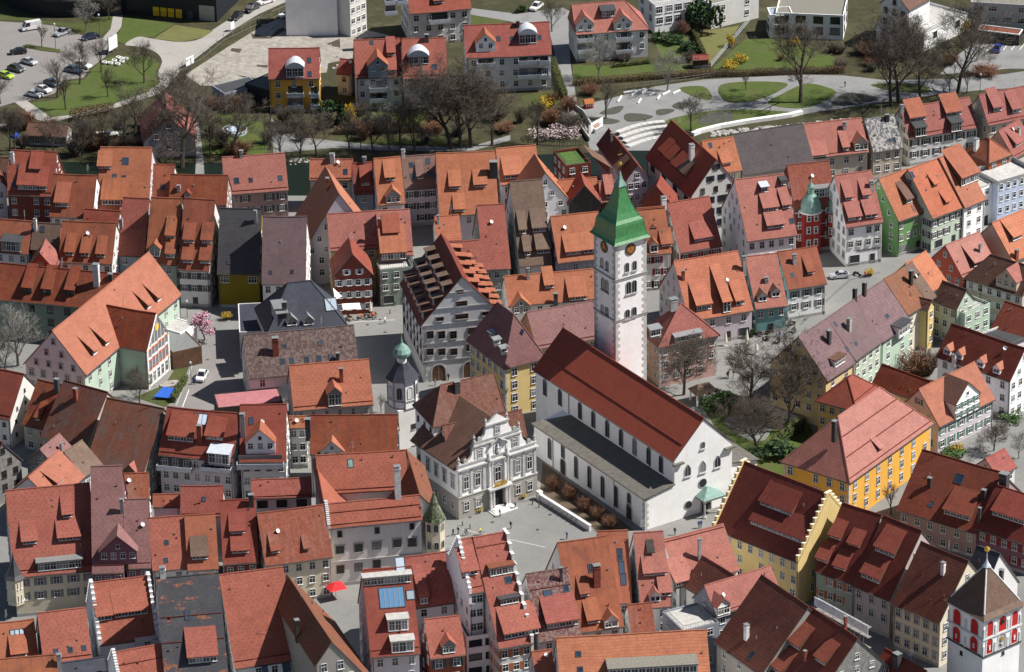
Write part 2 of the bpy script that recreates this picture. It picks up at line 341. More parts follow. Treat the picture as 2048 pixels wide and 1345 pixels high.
def hit(b, p):
    o = b.inv @ CAM; d = b.inv.to_3x3() @ ray(p); best = None
    for pl in b.planes:
        n = pl['n']; dn = d.dot(n)
        if dn >= -1e-6: continue
        t = (pl['p']-o).dot(n)/dn; q = o+d*t
        ok = b.x0-1 <= q.x <= b.x1+1 and b.y0-1 <= q.y <= b.y1+1 and b.ze-1.5 <= q.z <= b.zr+.6
        if ok and (best is None or t < best[0]): best = (t, q, pl)
    if best is None:
        pl = b.planes[0]; t = (pl['p']-o).dot(pl['n'])/d.dot(pl['n']); best = (t, o+d*t, pl)
    return best[1], best[2]
def mkplane(p, ang, tan):   # ang: rz turning the -y direction to the downhill side
    out = Vector((math.sin(ang), -math.cos(ang), 0)); n = Vector((out.x*tan, out.y*tan, 1)).normalized()
    return dict(p=Vector(p), ang=ang, tan=tan, n=n)
def dormer(b, spec):
    ty, x, y, w = spec[:4]; h = spec[4] if len(spec) > 4 and spec[4] else 1.45
    rm = (spec[5] if len(spec) > 5 else None) or b.roof; wm = (spec[6] if len(spec) > 6 else None)
    q, pl = hit(b, (x, y)) if not isinstance(x, Vector) else (x, b.planes[y])
    tm = pl['tan']; m = MB(); r = MB()
    if ty == 's' or ty == 'm':
        h *= 1.15
        td = min(tm*.62, .8) if ty == 's' else .18
        if ty == 'm' and rm == b.roof: rm = 'zinc'
        wm = wm or 'wood_brown'; yb = h/(tm-td)
        m.xprism([(0, -.3), (h/tm if False else yb, tm*yb-.12), (0, h)], -w/2, w/2, wm)
        r.xprism([(-.5, h-td*.5-.02), (yb+.25, h+td*(yb+.25)-.02), (yb+.25, h+td*(yb+.25)+.1), (-.5, h-td*.5+.12)], -w/2-.18, w/2+.18, rm)
    elif ty == 't' or ty == 'b':
        wm = wm or 'wood_dark'; yb = h/tm
        rm2 = rm if rm != b.roof else ('metal_light' if ty == 'b' else 'zinc')
        m.xprism([(0, -.3), (yb, h-.05), (0, h)], -w/2, w/2, wm)
        if ty == 't':
            r.box(-w/2-.2, w/2+.2, -.3, yb+.3, h, h+.18, rm2)
        else:
            rise = w*.3; n = 10; pr = [(-w/2-.15+(w+.3)*i/n, h+rise*(1-((i/n)*2-1)**2)) for i in range(n+1)]
            prof = [(a, c+.15) for a, c in reversed(pr)] + [(a, c-.15 if 0 else h-.05) for a, c in ((-w/2-.15, 0), (w/2+.15, 0))]
            r.xprism(prof, -.35, (h+rise)/tm+.4, rm2, y=True)
    elif ty == 'g':
        gr = w/2*(1.0 if w < 4 else .95); wm = wm or b.wall; Hh = h+gr; yb = Hh/tm
        m.face([(-w/2, 0, -.3), (w/2, 0, -.3), (w/2, 0, h), (0, 0, Hh), (-w/2, 0, h)], wm)
        for s in (-1, 1): m.face([(s*w/2, 0, -.3), (s*w/2, h/tm, h-.1), (s*w/2, 0, h)][::s], wm)
        k = gr/(w/2); o_ = .22
        for s in (-1, 1):
            xe = s*(w/2+o_); zeav = h-k*o_; yv = max(.2, zeav/tm)
            P4 = [(0, -o_-.05, Hh+.12), (xe, -o_-.05, zeav+.12), (xe, yv, zeav+.12), (0, yb+.15, Hh+.12)]
            B4 = [(a, bb, c-.14) for a, bb, c in P4]
            if s < 0: P4, B4 = P4, B4
            r.face(P4 if s < 0 else P4[::-1], rm); r.face((B4[::-1] if s < 0 else B4), rm)
            for i in range(4):
                j = (i+1) % 4; fc = [P4[i], B4[i], B4[j], P4[j]]; r.face(fc if s < 0 else fc[::-1], rm)
    o = m.build('dormer', b.e, q, pl['ang'], block=True); r.build('dormer_roof', o, block=True)
    if ty == 'g' and w > 3.4:
        nr = max(1, int((h+.4)/1.9)); nw = max(2, int(w/1.6))
        for k in range(nr):
            for i in range(nw): window(o, (-w/2+w*(i+.5)/nw, 0, h-.85-1.9*k), 0, min(1.0, w/nw*.6), 1.25, fr=b.fr, shut=b.shut if w > 6 else None)
        window(o, (0, 0, h+gr*.32), 0, .7, .9, fr=b.fr)
    elif h > .7:
        nw = max(1, int(round(w/1.25))) if w > 1.5 else 1; ww = (w-.24)/nw-.08; hh = max(.4, h-.5)
        for i in range(nw): window(o, (-w/2+.12+(w-.24)*(i+.5)/nw, 0, h/2+.02), 0, ww, hh, fr=b.fr)
    return o
def chimney(b, spec):
    x, y, h = spec[:3]; mt = spec[3] if len(spec) > 3 and spec[3] else 'chimney_grey'; w = spec[4] if len(spec) > 4 else .75
    q, pl = hit(b, (x, y)); m = MB(); m.box(-w/2, w/2, -w*.42, w*.42, -1.2, h, mt)
    m.box(-w/2-.06, w/2+.06, -w*.42-.06, w*.42+.06, h-.35, h-.2, mt)
    o = m.build('chimney', b.e, q, 0); c = MB()
    for i in (-1, 1): c.box(i*w*.3-.05, i*w*.3+.05, -w*.3, w*.3, h, h+.22, mt)
    c.box(-w/2-.1, w/2+.1, -w*.42-.1, w*.42+.1, h+.22, h+.3, 'zinc'); c.build('chimney_cap', o)
    f = MB(); f.prism([(-w/2-.15, -w*.42-.2), (w/2+.15, -w*.42-.2), (w/2+.15, w*.42+.2), (-w/2-.15, w*.42+.2)], -.0, .02, 'flash')
    return o
def skylight(b, spec):
    x, y = spec[:2]; w = spec[2] if len(spec) > 2 else .8; h = spec[3] if len(spec) > 3 else 1.15; gl = spec[4] if len(spec) > 4 else 'glass_blue'
    q, pl = hit(b, (x, y)); k = ('sky', w, h, gl)
    if k not in CACHE:
        m = MB(); m.box(-w/2, w/2, -h/2, h/2, -.05, .07, gl)
        for a in ((-w/2-.07, -w/2+.05, -h/2, h/2), (w/2-.05, w/2+.07, -h/2, h/2), (-w/2-.07, w/2+.07, h/2-.05, h/2+.08), (-w/2-.07, w/2+.07, -h/2-.08, -h/2+.05)): m.box(*a, -.06, .12, 'metal_dark')
        if w > 1.6:
            for i in range(1, int(w/.8)): xx = -w/2+w*i/int(w/.8); m.box(xx-.05, xx+.05, -h/2, h/2, -.05, .11, 'metal_grey')
        CACHE[k] = m.mesh('skylight')
    rot = Matrix.Rotation(pl['ang'], 3, 'Z') @ Matrix.Rotation(math.atan(pl['tan']), 3, 'X')
    return link('skylight', CACHE[k], b.e, q, rot=rot.to_euler())
def finish(b, d, sky, ch):
    for s in d: dormer(b, s)
    for s in ch: chimney(b, s)
    for s in sky: skylight(b, s)
def stepgable(b, x, out, capm, wm, n=11, hgt=.75):
    """crow-stepped gable wall standing proud of the roof at local x"""
    m = MB(); c = MB(); tw = .5; x0, x1 = (x-tw, x) if out > 0 else (x, x+tw)
    for sgn, dd in ((-1, b.d), (1, b.db)):
        for i in range(n):
            ya, yb = dd*i/n, dd*(i+1)/n; zt = b.zr-(ya+yb)/2*b.tan+hgt
            y0, y1 = (sgn*yb, sgn*ya) if sgn > 0 else (-yb, -ya)
            y0, y1 = min(y0, y1), max(y0, y1)
            m.box(x0, x1, y0, y1, 0 if i == n-1 and False else max(0, b.ze-2), zt, wm); c.box(x0-.07, x1+.07, y0-.03, y1+.03, zt, zt+.12, capm)
    o = m.build('stepped_gable', b.e, block=True); c.build('coping', o)['kind'] = 'stuff'
def H(label, r1, r2, e, ze, roof='orange', wall='white', pitch=50, back=1.0, f=None, a=None, bb=None, k=0, w=1.12, h=1.5, kind='w', fr='frame_white', shut=None, shop=False, rows=None,
      d=(), sky=(), ch=(), step='', capm='stonecap', ov=.45, vo=.18, name='house', cat='house', group=None, ridge=None, sg=(), gm=None, base=0.0, gut=True, attic=True, stn=11, extL=0, extR=0, st=2.8, zr=None, ha=0, hb=0, bal=()):
    tn = math.tan(math.radians(pitch)); zr0 = zr
    if zr0 is not None:         # ridge height known (shared with a neighbour): find the eave height instead
        for i in range(400):
            ze = zr0-.3-i*.05; A, B = P(r1, zr0), P(r2, zr0); u = (B-A).xy.normalized(); v = (P(e, ze)-A).xy
            if zr0-ze >= abs(u.x*v.y-u.y*v.x)*tn: break
    E = P(e, ze)
    def dist(z):
        A, B = P(r1, z), P(r2, z); u = (B-A); u.z = 0; u.normalize(); v = E-A
        return abs(u.x*v.y-u.y*v.x)
    lo = ze+.2
    while (lo-ze) < dist(lo)*tn and lo < ze+40: lo += .25
    lo, hi = lo-.25, lo
    for _ in range(30):
        mid = (lo+hi)/2
        if (mid-ze) < dist(mid)*tn: lo = mid
        else: hi = mid
    zr = (lo+hi)/2 if zr0 is None else zr0; A, B = P(r1, zr), P(r2, zr); u = B-A; u.z = 0; L = u.length; u.normalize()
    if (u.x*(E-A).y-u.y*(E-A).x) > 0: A, B, u = B, A, -u
    A = A-u*extL; B = B+u*extR; L += extL+extR
    b = Bld(); b.zr, b.ze, b.d, b.tan, b.roof, b.wall, b.fr, b.shut = zr, ze, (zr-ze)/tn, tn, roof, wall, fr, shut
    b.db = b.d*back; zb = zr-b.db*tn; rz = math.atan2(u.y, u.x); c = (A+B)/2; c.z = 0
    b.e = empty(name, (c.x, c.y, base), rz, label, cat, group); b.m = Matrix.Translation(c) @ Matrix.Rotation(rz, 4, 'Z'); b.inv = b.m.inverted(); b.L = L
    b.x0, b.x1, b.y0, b.y1 = -L/2, L/2, -b.d, b.db
    b.planes = [mkplane((0, -b.d, ze), 0, tn), mkplane((0, b.db, zb), math.pi, tn)]
    t = .24; m = MB()
    if ha or hb:
        b.x0 -= ha; b.x1 += hb; X0, X1 = b.x0, b.x1; c4 = [(X0, -b.d, ze), (X1, -b.d, ze), (X1, b.db, zb), (X0, b.db, zb)]; ra, rb = (-L/2, 0, zr), (L/2, 0, zr)
        for fc in ([c4[0], c4[1], rb, ra], [c4[1], c4[2], rb], [c4[2], c4[3], ra, rb], [c4[3], c4[0], ra]): m.face(fc, roof)
        for i in range(4): j = (i+1) % 4; m.face([(*c4[i][:2], c4[i][2]-t), (*c4[j][:2], c4[j][2]-t), c4[j], c4[i]], 'flash')
        m.face([(*q[:2], q[2]-t) for q in reversed(c4)], 'flash')
        if ha: b.planes.append(mkplane((X0, 0, ze), -math.pi/2, (zr-ze)/ha))
        if hb: b.planes.append(mkplane((X1, 0, ze), math.pi/2, (zr-ze)/hb))
    else:
        m.xprism([(-b.d, ze-t), (0, zr-t), (b.db, zb-t), (b.db, zb-.07), (0, zr-.07), (-b.d, ze-.07)], -L/2, L/2, roof, 'flash')
        rs = random.Random(int(c.x*13+c.y*7)); p1, p2, p3 = rs.uniform(0, 6), rs.uniform(0, 6), rs.uniform(0, 6); sa = rs.uniform(.025, .05)
        sag = lambda x, r: sa*(math.sin(x*.42+p1)+.7*math.sin(x*.9+p2+r)*.8+.4*math.sin(r*2.1+p3+x*.3))-.05*math.cos(3.1416*x/L)*(r < 1)+.03
        nx = max(3, int(L/1.8)); xs = [-L/2+L*i/nx for i in range(nx+1)]; rows_ = [(0, 0)]+[(-b.d*k_/4, k_) for k_ in (1, 2, 3, 4)]
        for side in (0, 1):
            rw = rows_ if side == 0 else [(0, 0), (b.db/2, 1), (b.db, 2)]
            g = [[(x, y, zr-abs(y)*tn+max(-.05, sag(x, r))) for x in xs] for y, r in rw]
            for r0_, r1_ in zip(g, g[1:]):
                for i in range(nx):
                    q = [r1_[i], r1_[i+1], r0_[i+1], r0_[i]]; m.face(q if side == 0 else q[::-1], roof)
            for i in range(nx): a_, b_ = g[-1][i], g[-1][i+1]; m.face([(*a_[:2], a_[2]-.16), (*b_[:2], b_[2]-.16), b_, a_], 'flash')
            for cx_ in (0, nx):
                for r0_, r1_ in zip(g, g[1:]): a_, b_ = r0_[cx_], r1_[cx_]; m.face([(*a_[:2], a_[2]-.16), (*b_[:2], b_[2]-.16), b_, a_], 'flash')
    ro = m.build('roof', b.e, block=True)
    m = MB()
    if ha or hb: m.tube([(-L/2-ha, -b.d, ze), (-L/2, 0, zr+.02), (L/2, 0, zr+.02), (L/2+hb, -b.d, ze)], .13, ridge or roof, 5)
    else: m.tube([(x, 0, zr+max(-.05, sag(x, 0))-.0) for x in xs], .14, ridge or roof, 6)
    m.build('ridge_cap', ro)
    if gut:
        m = MB(); m.box(-L/2, L/2, -b.d-.13, -b.d+.0, ze-.2, ze-.04, 'flash'); m.build('gutter', ro)
    if not sg and roof in ('reddot', 'orangedot', 'pinkred', 'mauve', 'red', 'orangenew', 'pinkhip') and int(c.x*3) % 3 and not (ha or hb): sg = (.07,)
    for s in sg:
        m = MB(); yy = -b.d*(1-s); m.box(-L/2+.2, L/2-.2, yy-.05, yy+.02, ze+tn*b.d*s, ze+tn*b.d*s+.22, 'roof_darkred'); m.build('snow_guard', ro)
    y0, y1 = -b.d+ov, b.db-ov; m = MB(); q = t*.6
    pent = [(y0, 0), (y1, 0), (y1, zr-y1*tn-q), (0, zr-q), (y0, zr+y0*tn-q)]
    if ha or hb: m.box(-L/2-ha+(ov if ha else vo), L/2+hb-(ov if hb else vo), y0, y1, 0, min(ze, zb)-.1, wall); attic = False
    else: m.xprism(pent, -L/2+vo, L/2-vo, wall, gm or wall)
    b.wo = m.build('wall', b.e, block=True)
    if faces_cam(b.m, -1, y0, 1, y0):
        m = MB(); xp = L/2-vo-.25 if int(c.x) % 2 else -L/2+vo+.25; m.tube([(xp, -b.d-.05, ze-.15), (xp, y0-.1, ze-.6), (xp, y0-.1, .1)], .06, 'flash', 5); m.build('downpipe', b.e)
        m = MB(); m.box(-L/2+vo-.02, L/2-vo+.02, y0-.04, y0, 0, .7, 'surround'); m.build('plinth', b.e)
    for bx, by_, bwid in bal:
        o_ = b.inv @ CAM; d_ = b.inv.to_3x3() @ ray((bx, by_)); q = o_+d_*((y0-o_.y)/d_.y); m = MB(); m.box(-bwid/2, bwid/2, -1.5, 0, -.2, 0, 'concrete'); bo = m.build('balcony', b.e, (q.x, y0, q.z))
        m = MB(); m.box(-bwid/2, bwid/2, -1.5, -1.42, .05, .95, 'metal_light'); m.box(-bwid/2, -bwid/2+.08, -1.42, 0, .05, .95, 'metal_light'); m.box(bwid/2-.08, bwid/2, -1.42, 0, .05, .95, 'metal_light'); m.build('balustrade', bo)
        m = MB(); m.box(-bwid/2+.3, bwid/2-.3, -.06, 0, 0, 2.2, 'glass'); m.build('balcony_door', bo)
    o = dict(w=w, h=h, kind=kind, fr=fr, shut=shut, st=st); xl, xr = -L/2-ha+(ov if ha else vo), L/2+hb-(ov if hb else vo)
    wallgrid(b.e, b.m, xl, y0, xr, y0, ze, f, rows, shop=shop, **o)
    zt = max(ze, zb)
    for n_, args in ((a, (xl, y1, xl, y0)), (bb, (xr, y0, xr, y1))):
        if n_ == 0: continue
        wallgrid(b.e, b.m, *args, ze, n_, rows, **o)
        if attic:
            for lev in range(3):
                zz = ze+1.0+lev*2.6; half = (zr-zz-.9)/tn
                if half < .6: break
                ym = (b.db-b.d)/2 if lev == 0 else 0; kk = max(1, int(half*2/2.6)); s = 1 if args[1] < args[3] else -1
                if not faces_cam(b.m, *args): break
                for i in range(kk):
                    yy = -half+2*half*(i+.5)/kk; window(b.e, (args[0], yy*s, zz), math.pi/2*s, w*.85, h*.85, kind if kind != 's' else 'q', fr, shut=shut if kk < 3 else None)
    wallgrid(b.e, b.m, xr, y1, xl, y1, zb, k, rows, **o)
    if 'a' in step: stepgable(b, -L/2, -1, capm, wall, stn)
    if 'b' in step: stepgable(b, L/2, 1, capm, wall, stn)
    rv = random.Random(int(c.x*31+c.y*17))
    for i in range(rv.choice((1, 2, 2, 3))):        # vent pipes
        yy = -b.d*rv.uniform(.12, .8); m = MB(); m.tube([(0, 0, -.1), (0, 0, rv.uniform(.35, .7))], .09, rv.choice(('flash', 'metal_grey', 'chimney_brick')), 6); m.build('vent_pipe', b.e, (rv.uniform(-L/2+.6, L/2-.6), yy, zr+yy*tn))
    if rv.random() < .22 and L > 5:
        m = MB(); m.tube([(0, 0, -.2), (0, 0, 2.6)], .035, 'metal_grey', 4)
        for i in range(4): m.tube([(-.5+.05*i, 0, 1.3+.38*i), (.5-.05*i, 0, 1.3+.38*i)], .02, 'metal_grey', 3)
        m.build('antenna', b.e, (rv.uniform(-L/3, L/3), .15, zr-.1), rv.uniform(0, 3))
    elif rv.random() < .2:
        m = MB(); m.lathe([(0, 0), (.25, .04), (.42, .16)], 'white_cloth', 10); m.tube([(0, 0, 0), (0, 0, -.5)], .03, 'metal_grey', 4); yy = -b.d*rv.uniform(.2, .5); o_ = m.build('satellite_dish', b.e, (rv.uniform(-L/3, L/3), yy, zr+yy*tn+.45)); o_.rotation_euler = (1.0, 0, .5)
    finish(b, d, sky, ch)
    return b
def foot(A, C, B, ze):
    A, C, B = P(A, ze), P(C, ze), P(B, ze); v1 = (B-C).xy; v2 = (A-C).xy
    t1 = math.atan2(v1.y, v1.x); t2 = math.atan2(v2.y, v2.x)-math.pi/2; dt = (t2-t1+math.pi) % (2*math.pi)-math.pi
    return C, t1+dt*v2.length/(v1.length+v2.length), v1.length, v2.length
def HIP(label, A, C, B, ze, rp, roof, wall, name='house', cat='house', group=None, f=None, a=None, d=(), sky=(), ch=(), w=1.1, h=1.5, kind='q', fr='frame_white', shut=None, rows=None, kf=1.0, ov=.5, sg=(), pyr=False, shop=False, quoin=None, zr=None):
    C0, th, L1, L2 = foot(A, C, B, ze); b = Bld(); b.ze, b.roof, b.wall, b.fr, b.shut = ze, roof, wall, fr, shut
    b.m = Matrix.Translation((C0.x, C0.y, 0)) @ Matrix.Rotation(th, 4, 'Z'); b.inv = b.m.inverted()
    b.e = empty(name, (C0.x, C0.y, 0), th, label, cat, group); long_x = L1 >= L2; S = min(L1, L2)
    if zr is None:
        best = None
        for i in range(20, 260):
            q = b.inv @ P(rp, ze+i*.1); dd = abs((q.y-L2/2) if long_x else (q.x-L1/2))
            if best is None or dd < best[0]: best = (dd, ze+i*.1)
        zr = best[1]
    b.zr = zr; hh = zr-ze; tl = hh/(S/2); ins = S/2*kf
    b.x0, b.x1, b.y0, b.y1 = 0, L1, 0, L2
    if long_x: R1, R2 = (ins, L2/2), (L1-ins, L2/2); tx, ty = hh/ins, tl
    else: R1, R2 = (L1/2, ins), (L1/2, L2-ins); tx, ty = tl, hh/ins
    if pyr: R1 = R2 = (L1/2, L2/2); tx, ty = hh/(L1/2), hh/(L2/2)
    b.planes = [mkplane((0, 0, ze), 0, ty), mkplane((0, 0, ze), -math.pi/2, tx), mkplane((L1, 0, ze), math.pi/2, tx)]
    m = MB(); c4 = [(0, 0), (L1, 0), (L1, L2), (0, L2)]; r1, r2 = (*R1, zr), (*R2, zr); g = lambda i, z=ze: (*c4[i], z)
    if long_x or pyr:
        fs = [[g(0), g(1), r2, r1], [g(1), g(2), r2], [g(2), g(3), r1, r2], [g(3), g(0), r1]]
        if pyr: fs = [[g(i), g((i+1) % 4), r1] for i in range(4)]
    else: fs = [[g(0), g(1), r1], [g(1), g(2), r2, r1], [g(2), g(3), r2], [g(3), g(0), r1, r2]]
    for q in fs: m.face(q, roof)
    for i in range(4): j = (i+1) % 4; m.face([g(i, ze-.25), g(j, ze-.25), g(j), g(i)], 'flash')
    m.face([g(3, ze-.25), g(2, ze-.25), g(1, ze-.25), g(0, ze-.25)], 'flash'); ro = m.build('roof', b.e, block=True)
    m = MB()
    for i in range(4):
        r = r1 if ((i in (0, 3)) if (long_x or pyr) else (i in (0, 1))) else r2
        m.tube([g(i, ze+.03), (r[0], r[1], zr+.04)], .13, roof, 5)
    if not pyr: m.tube([(*R1, zr+.04), (*R2, zr+.04)], .14, roof, 5)
    m.build('ridge_cap', ro)
    for s in sg:
        m = MB(); z = ze+hh*s; i0 = hh*s/ty; i1 = hh*s/tx
        m.box(i1+.2, L1-i1-.2, i0-.06, i0, z, z+.25, 'roof_darkred'); m.build('snow_guard', ro)
        m = MB(); m.box(L1-i1, L1-i1+.06, i0+.2, L2-i0-.2, z, z+.25, 'roof_darkred'); m.build('snow_guard', ro)
    m = MB(); m.box(ov, L1-ov, ov, L2-ov, 0, ze-.1, wall); m.build('wall', b.e, block=True)
    if quoin:
        m = MB()
        for cx, cy in ((ov, ov), (L1-ov, ov), (ov, L2-ov)):
            m = MB()
            for i in range(int(ze/.7)): s = .35 if i % 2 else .55; m.box(cx-s if cx > 1 else cx-.04, cx+.04 if cx > 1 else cx+s, cy-.04 if cy < 1 else cy-s, cy+s if cy < 1 else cy+.04, i*.7, i*.7+.6, quoin)
            m.build('quoin_strip', b.e)['kind'] = 'stuff'
    o = dict(w=w, h=h, kind=kind, fr=fr, shut=shut)
    wallgrid(b.e, b.m, ov, ov, L1-ov, ov, ze, f, rows, shop=shop, **o)
    wallgrid(b.e, b.m, ov, L2-ov, ov, ov, ze, a, rows, **o); wallgrid(b.e, b.m, L1-ov, ov, L1-ov, L2-ov, ze, a, rows, **o)
    b.L1, b.L2 = L1, L2; finish(b, d, sky, ch); return b
def BOX(label, A, C, B, ze, wall, top='gravelroof', name='house', cat='house', group=None, f=None, a=None, par=.5, L2=None, w=1.2, h=1.4, kind='w', fr='frame_white', shut=None, rail=False, rows=None, shop=False, rim=None, st=2.8, gl='glass'):
    """flat-roofed block; A,C,B are pixels of the left, front and right top corners at height ze"""
    if A is None:
        C0 = P(C, ze); v = (P(B, ze)-C0).xy; th, L1 = math.atan2(v.y, v.x), v.length
    else:
        C0, th, L1, l2 = foot(A, C, B, ze); L2 = L2 or l2
    b = Bld(); b.m = Matrix.Translation((C0.x, C0.y, 0)) @ Matrix.Rotation(th, 4, 'Z'); b.inv = b.m.inverted(); b.ze = ze; b.zr = ze+1; b.wall = wall; b.fr = fr; b.shut = shut; b.roof = top
    b.e = empty(name, (C0.x, C0.y, 0), th, label, cat, group); b.L1, b.L2 = L1, L2; b.x0, b.x1, b.y0, b.y1 = 0, L1, 0, L2
    b.planes = [mkplane((0, 0, ze-par), 0, 0.0001)]
    m = MB(); m.box(0, L1, 0, L2, 0, ze-par, wall, top); t = .22
    for q in ((0, L1, 0, t), (0, L1, L2-t, L2), (0, t, t, L2-t), (L1-t, L1, t, L2-t)): m.box(*q, ze-par, ze, rim or wall)
    m.build('wall', b.e, block=True)
    if rail: railing(b.e, [(0.1, L2-.1), (0.1, .1), (L1-.1, .1), (L1-.1, L2-.1)], ze)
    o = dict(w=w, h=h, kind=kind, fr=fr, shut=shut, st=st, gl=gl)
    wallgrid(b.e, b.m, 0, 0, L1, 0, ze, f, rows, shop=shop, **o); wallgrid(b.e, b.m, 0, L2, 0, 0, ze, a, rows, **o); wallgrid(b.e, b.m, L1, 0, L1, L2, ze, a, rows, **o)
    return b
def railing(par, pts, z, hgt=1.0, mat='metal_dark', name='railing'):
    m = MB()
    for (xa, ya), (xb, yb) in zip(pts, pts[1:]):
        L = math.hypot(xb-xa, yb-ya); n = max(1, int(L/.45))
        for hh in (hgt, .15): m.tube([(xa, ya, z+hh), (xb, yb, z+hh)], .04, mat, 4)
        for i in range(n+1): t = i/n; m.tube([(xa+(xb-xa)*t, ya+(yb-ya)*t, z-.05), (xa+(xb-xa)*t, ya+(yb-ya)*t, z+hgt)], .025, mat, 3)
    return m.build(name, par)

def merge(src, dst):
    """src's pieces become parts of dst: one building, several wings"""
    rel = dst.inv @ src.m; rz = rel.to_euler().z
    for ch in list(src.e.children):
        mw = rel @ ch.matrix_basis; ch.parent = dst.e; ch.matrix_basis = mw
    for i, t in enumerate(WINS):
        if t[0] == src.e:
            p = rel @ Vector(t[1]); WINS[i] = (dst.e, tuple(p), t[2]+rz, *t[3:])
    bpy.data.objects.remove(src.e)
class Frame:
    def __init__(s, name, o, rz, label, cat, group=None):
        s.m = Matrix.Translation((o[0], o[1], 0)) @ Matrix.Rotation(rz, 4, 'Z'); s.inv = s.m.inverted(); s.rz = rz
        s.e = empty(name, (o[0], o[1], 0), rz, label, cat, group)
    def wh(s, p, x=None, y=None, z=None):
        """where the pixel's ray meets the plane x=, y= or z= of this frame"""
        o = s.inv @ CAM; d = s.inv.to_3x3() @ ray(p)
        i = 0 if x is not None else 1 if y is not None else 2; v = (x, y, z)[i]
        return o+d*((v-o[i])/d[i])
def arch_pts(w, h, n=8, pointed=False):
    pts = [(-w/2, 0), (w/2, 0)]; hs = h-w/2 if not pointed else h-w*.8
    for i in range(n+1):
        a = math.pi*i/n
        if not pointed: pts.append((w/2*math.cos(a), hs+w/2*math.sin(a)))
        else: pts.append((w/2*math.cos(a), hs+w*.8*(1-abs(math.cos(a))**1.6)))
    return pts
def archwin(par, loc, rz, w, h, gl='glass', fr='surround', t=.16, pointed=False, name='window', sill=None, bars=True):
    """arched opening, loc = middle of its sill, on a wall facing local -y turned by rz"""
    k = ('arch', round(w, 2), round(h, 2), gl, fr, t, pointed, sill, bars)
    if k not in CACHE:
        m = MB(); a = arch_pts(w, h, 8, pointed); o = [((x*(w+2*t)/w), z*(h+t)/h-(0 if z > 0 else t*.5)) for x, z in a]
        m.face([(x, -.03, z) for x, z in a], gl)
        n = len(a)
        for i in range(n):
            j = (i+1) % n
            m.face([(a[i][0], -.1, a[i][1]), (o[i][0], -.1, o[i][1]), (o[j][0], -.1, o[j][1]), (a[j][0], -.1, a[j][1])][::-1], fr)
            m.face([(o[i][0], -.1, o[i][1]), (o[i][0], .05, o[i][1]), (o[j][0], .05, o[j][1]), (o[j][0], -.1, o[j][1])][::-1], fr)
            m.face([(a[i][0], -.03, a[i][1]), (a[i][0], -.1, a[i][1]), (a[j][0], -.1, a[j][1]), (a[j][0], -.03, a[j][1])][::-1], fr)
        if bars and w > .7: m.box(-.03, .03, -.06, -.02, 0, h-.05, fr)
        if sill: m.box(-w/2-.25, w/2+.25, -.28, .03, -.2, 0, sill)
        CACHE[k] = m.mesh(name)
    return link(name, CACHE[k], par, loc, rz)
# ------------------------------------------------------------------ ground, river, roads, lawns
def groundmat(name, c1, c2, sc=.25, fine=4.0, rough=.9, cob=0):
    m, n, b, N, L = _nodes(name); g = N('NewGeometry')
    a = N('TexNoise', i_Scale=sc*.25, i_Detail=8.0, i_Roughness=.65); L(g.outputs['Position'], a.inputs['Vector'])
    f = N('TexNoise', i_Scale=fine, i_Detail=4.0, i_Roughness=.7); L(g.outputs['Position'], f.inputs['Vector'])
    col = mixc(N, L, ramp(N, L, a.outputs[0], .3, .7), c1, c2)
    col = mixc(N, L, mth(N, L, 'MULTIPLY', ramp(N, L, f.outputs[0], .35, .7), .3), col, tuple(x*.55 for x in c1))
    if name in ('g_lawn', 'g_grass', 'g_dry', 'g_garden', 'g_park', 'g_road', 'g_sand'):
        pn = N('TexNoise', i_Scale=.16, i_Detail=9.0, i_Roughness=.7); L(g.outputs['Position'], pn.inputs['Vector'])
        col = mixc(N, L, mth(N, L, 'MULTIPLY', ramp(N, L, pn.outputs[0], .5, .66), .55), col, (.11, .095, .05) if name not in ('g_park', 'g_road', 'g_sand') else tuple(x*.72 for x in c1))
    hgt = f.outputs[0]
    if cob:
        v = N('TexVoronoi', feature='DISTANCE_TO_EDGE', i_Scale=cob); L(g.outputs['Position'], v.inputs['Vector'])
        col = mixc(N, L, mth(N, L, 'MULTIPLY', ramp(N, L, v.outputs[0], .12, .0), .35), col, tuple(x*.5 for x in c1)); hgt = v.outputs[0]
        br = N('TexBrick', offset=.0); mp = N('Mapping'); L(g.outputs['Position'], mp.inputs[0]); mp.inputs['Rotation'].default_value = (0, 0, .55); L(mp.outputs[0], br.inputs[0])
        br.inputs['Scale'].default_value = 1; br.inputs['Brick Width'].default_value = 7; br.inputs['Row Height'].default_value = 7; br.inputs['Mortar Size'].default_value = .18
        br.inputs['Color1'].default_value = (0, 0, 0, 1); br.inputs['Color2'].default_value = (.25, .25, .25, 1); br.inputs['Mortar'].default_value = (1, 1, 1, 1)
        col = mixc(N, L, mth(N, L, 'MULTIPLY', br.outputs[0], .22), col, tuple(x*.72 for x in c1))
    L(col, b.inputs['Base Color']); b.inputs['Roughness'].default_value = rough; b.inputs['Specular IOR Level'].default_value = .2
    bp = N('Bump', i_Strength=.3, i_Distance=.05); L(hgt, bp.inputs['Height']); L(bp.outputs[0], b.inputs['Normal'])
groundmat('g_paving', (.20, .20, .195), (.28, .277, .265), cob=3.0); groundmat('g_asphalt', (.15, .15, .155), (.19, .19, .19)); groundmat('g_park', (.22, .22, .22), (.27, .27, .265), sc=.5)
groundmat('g_carpark', (.21, .195, .19), (.26, .245, .235), sc=.5); groundmat('g_road', (.33, .315, .29), (.38, .36, .335), sc=.6); groundmat('g_sand', (.25, .225, .19), (.42, .395, .36), sc=2.6, fine=1.2)
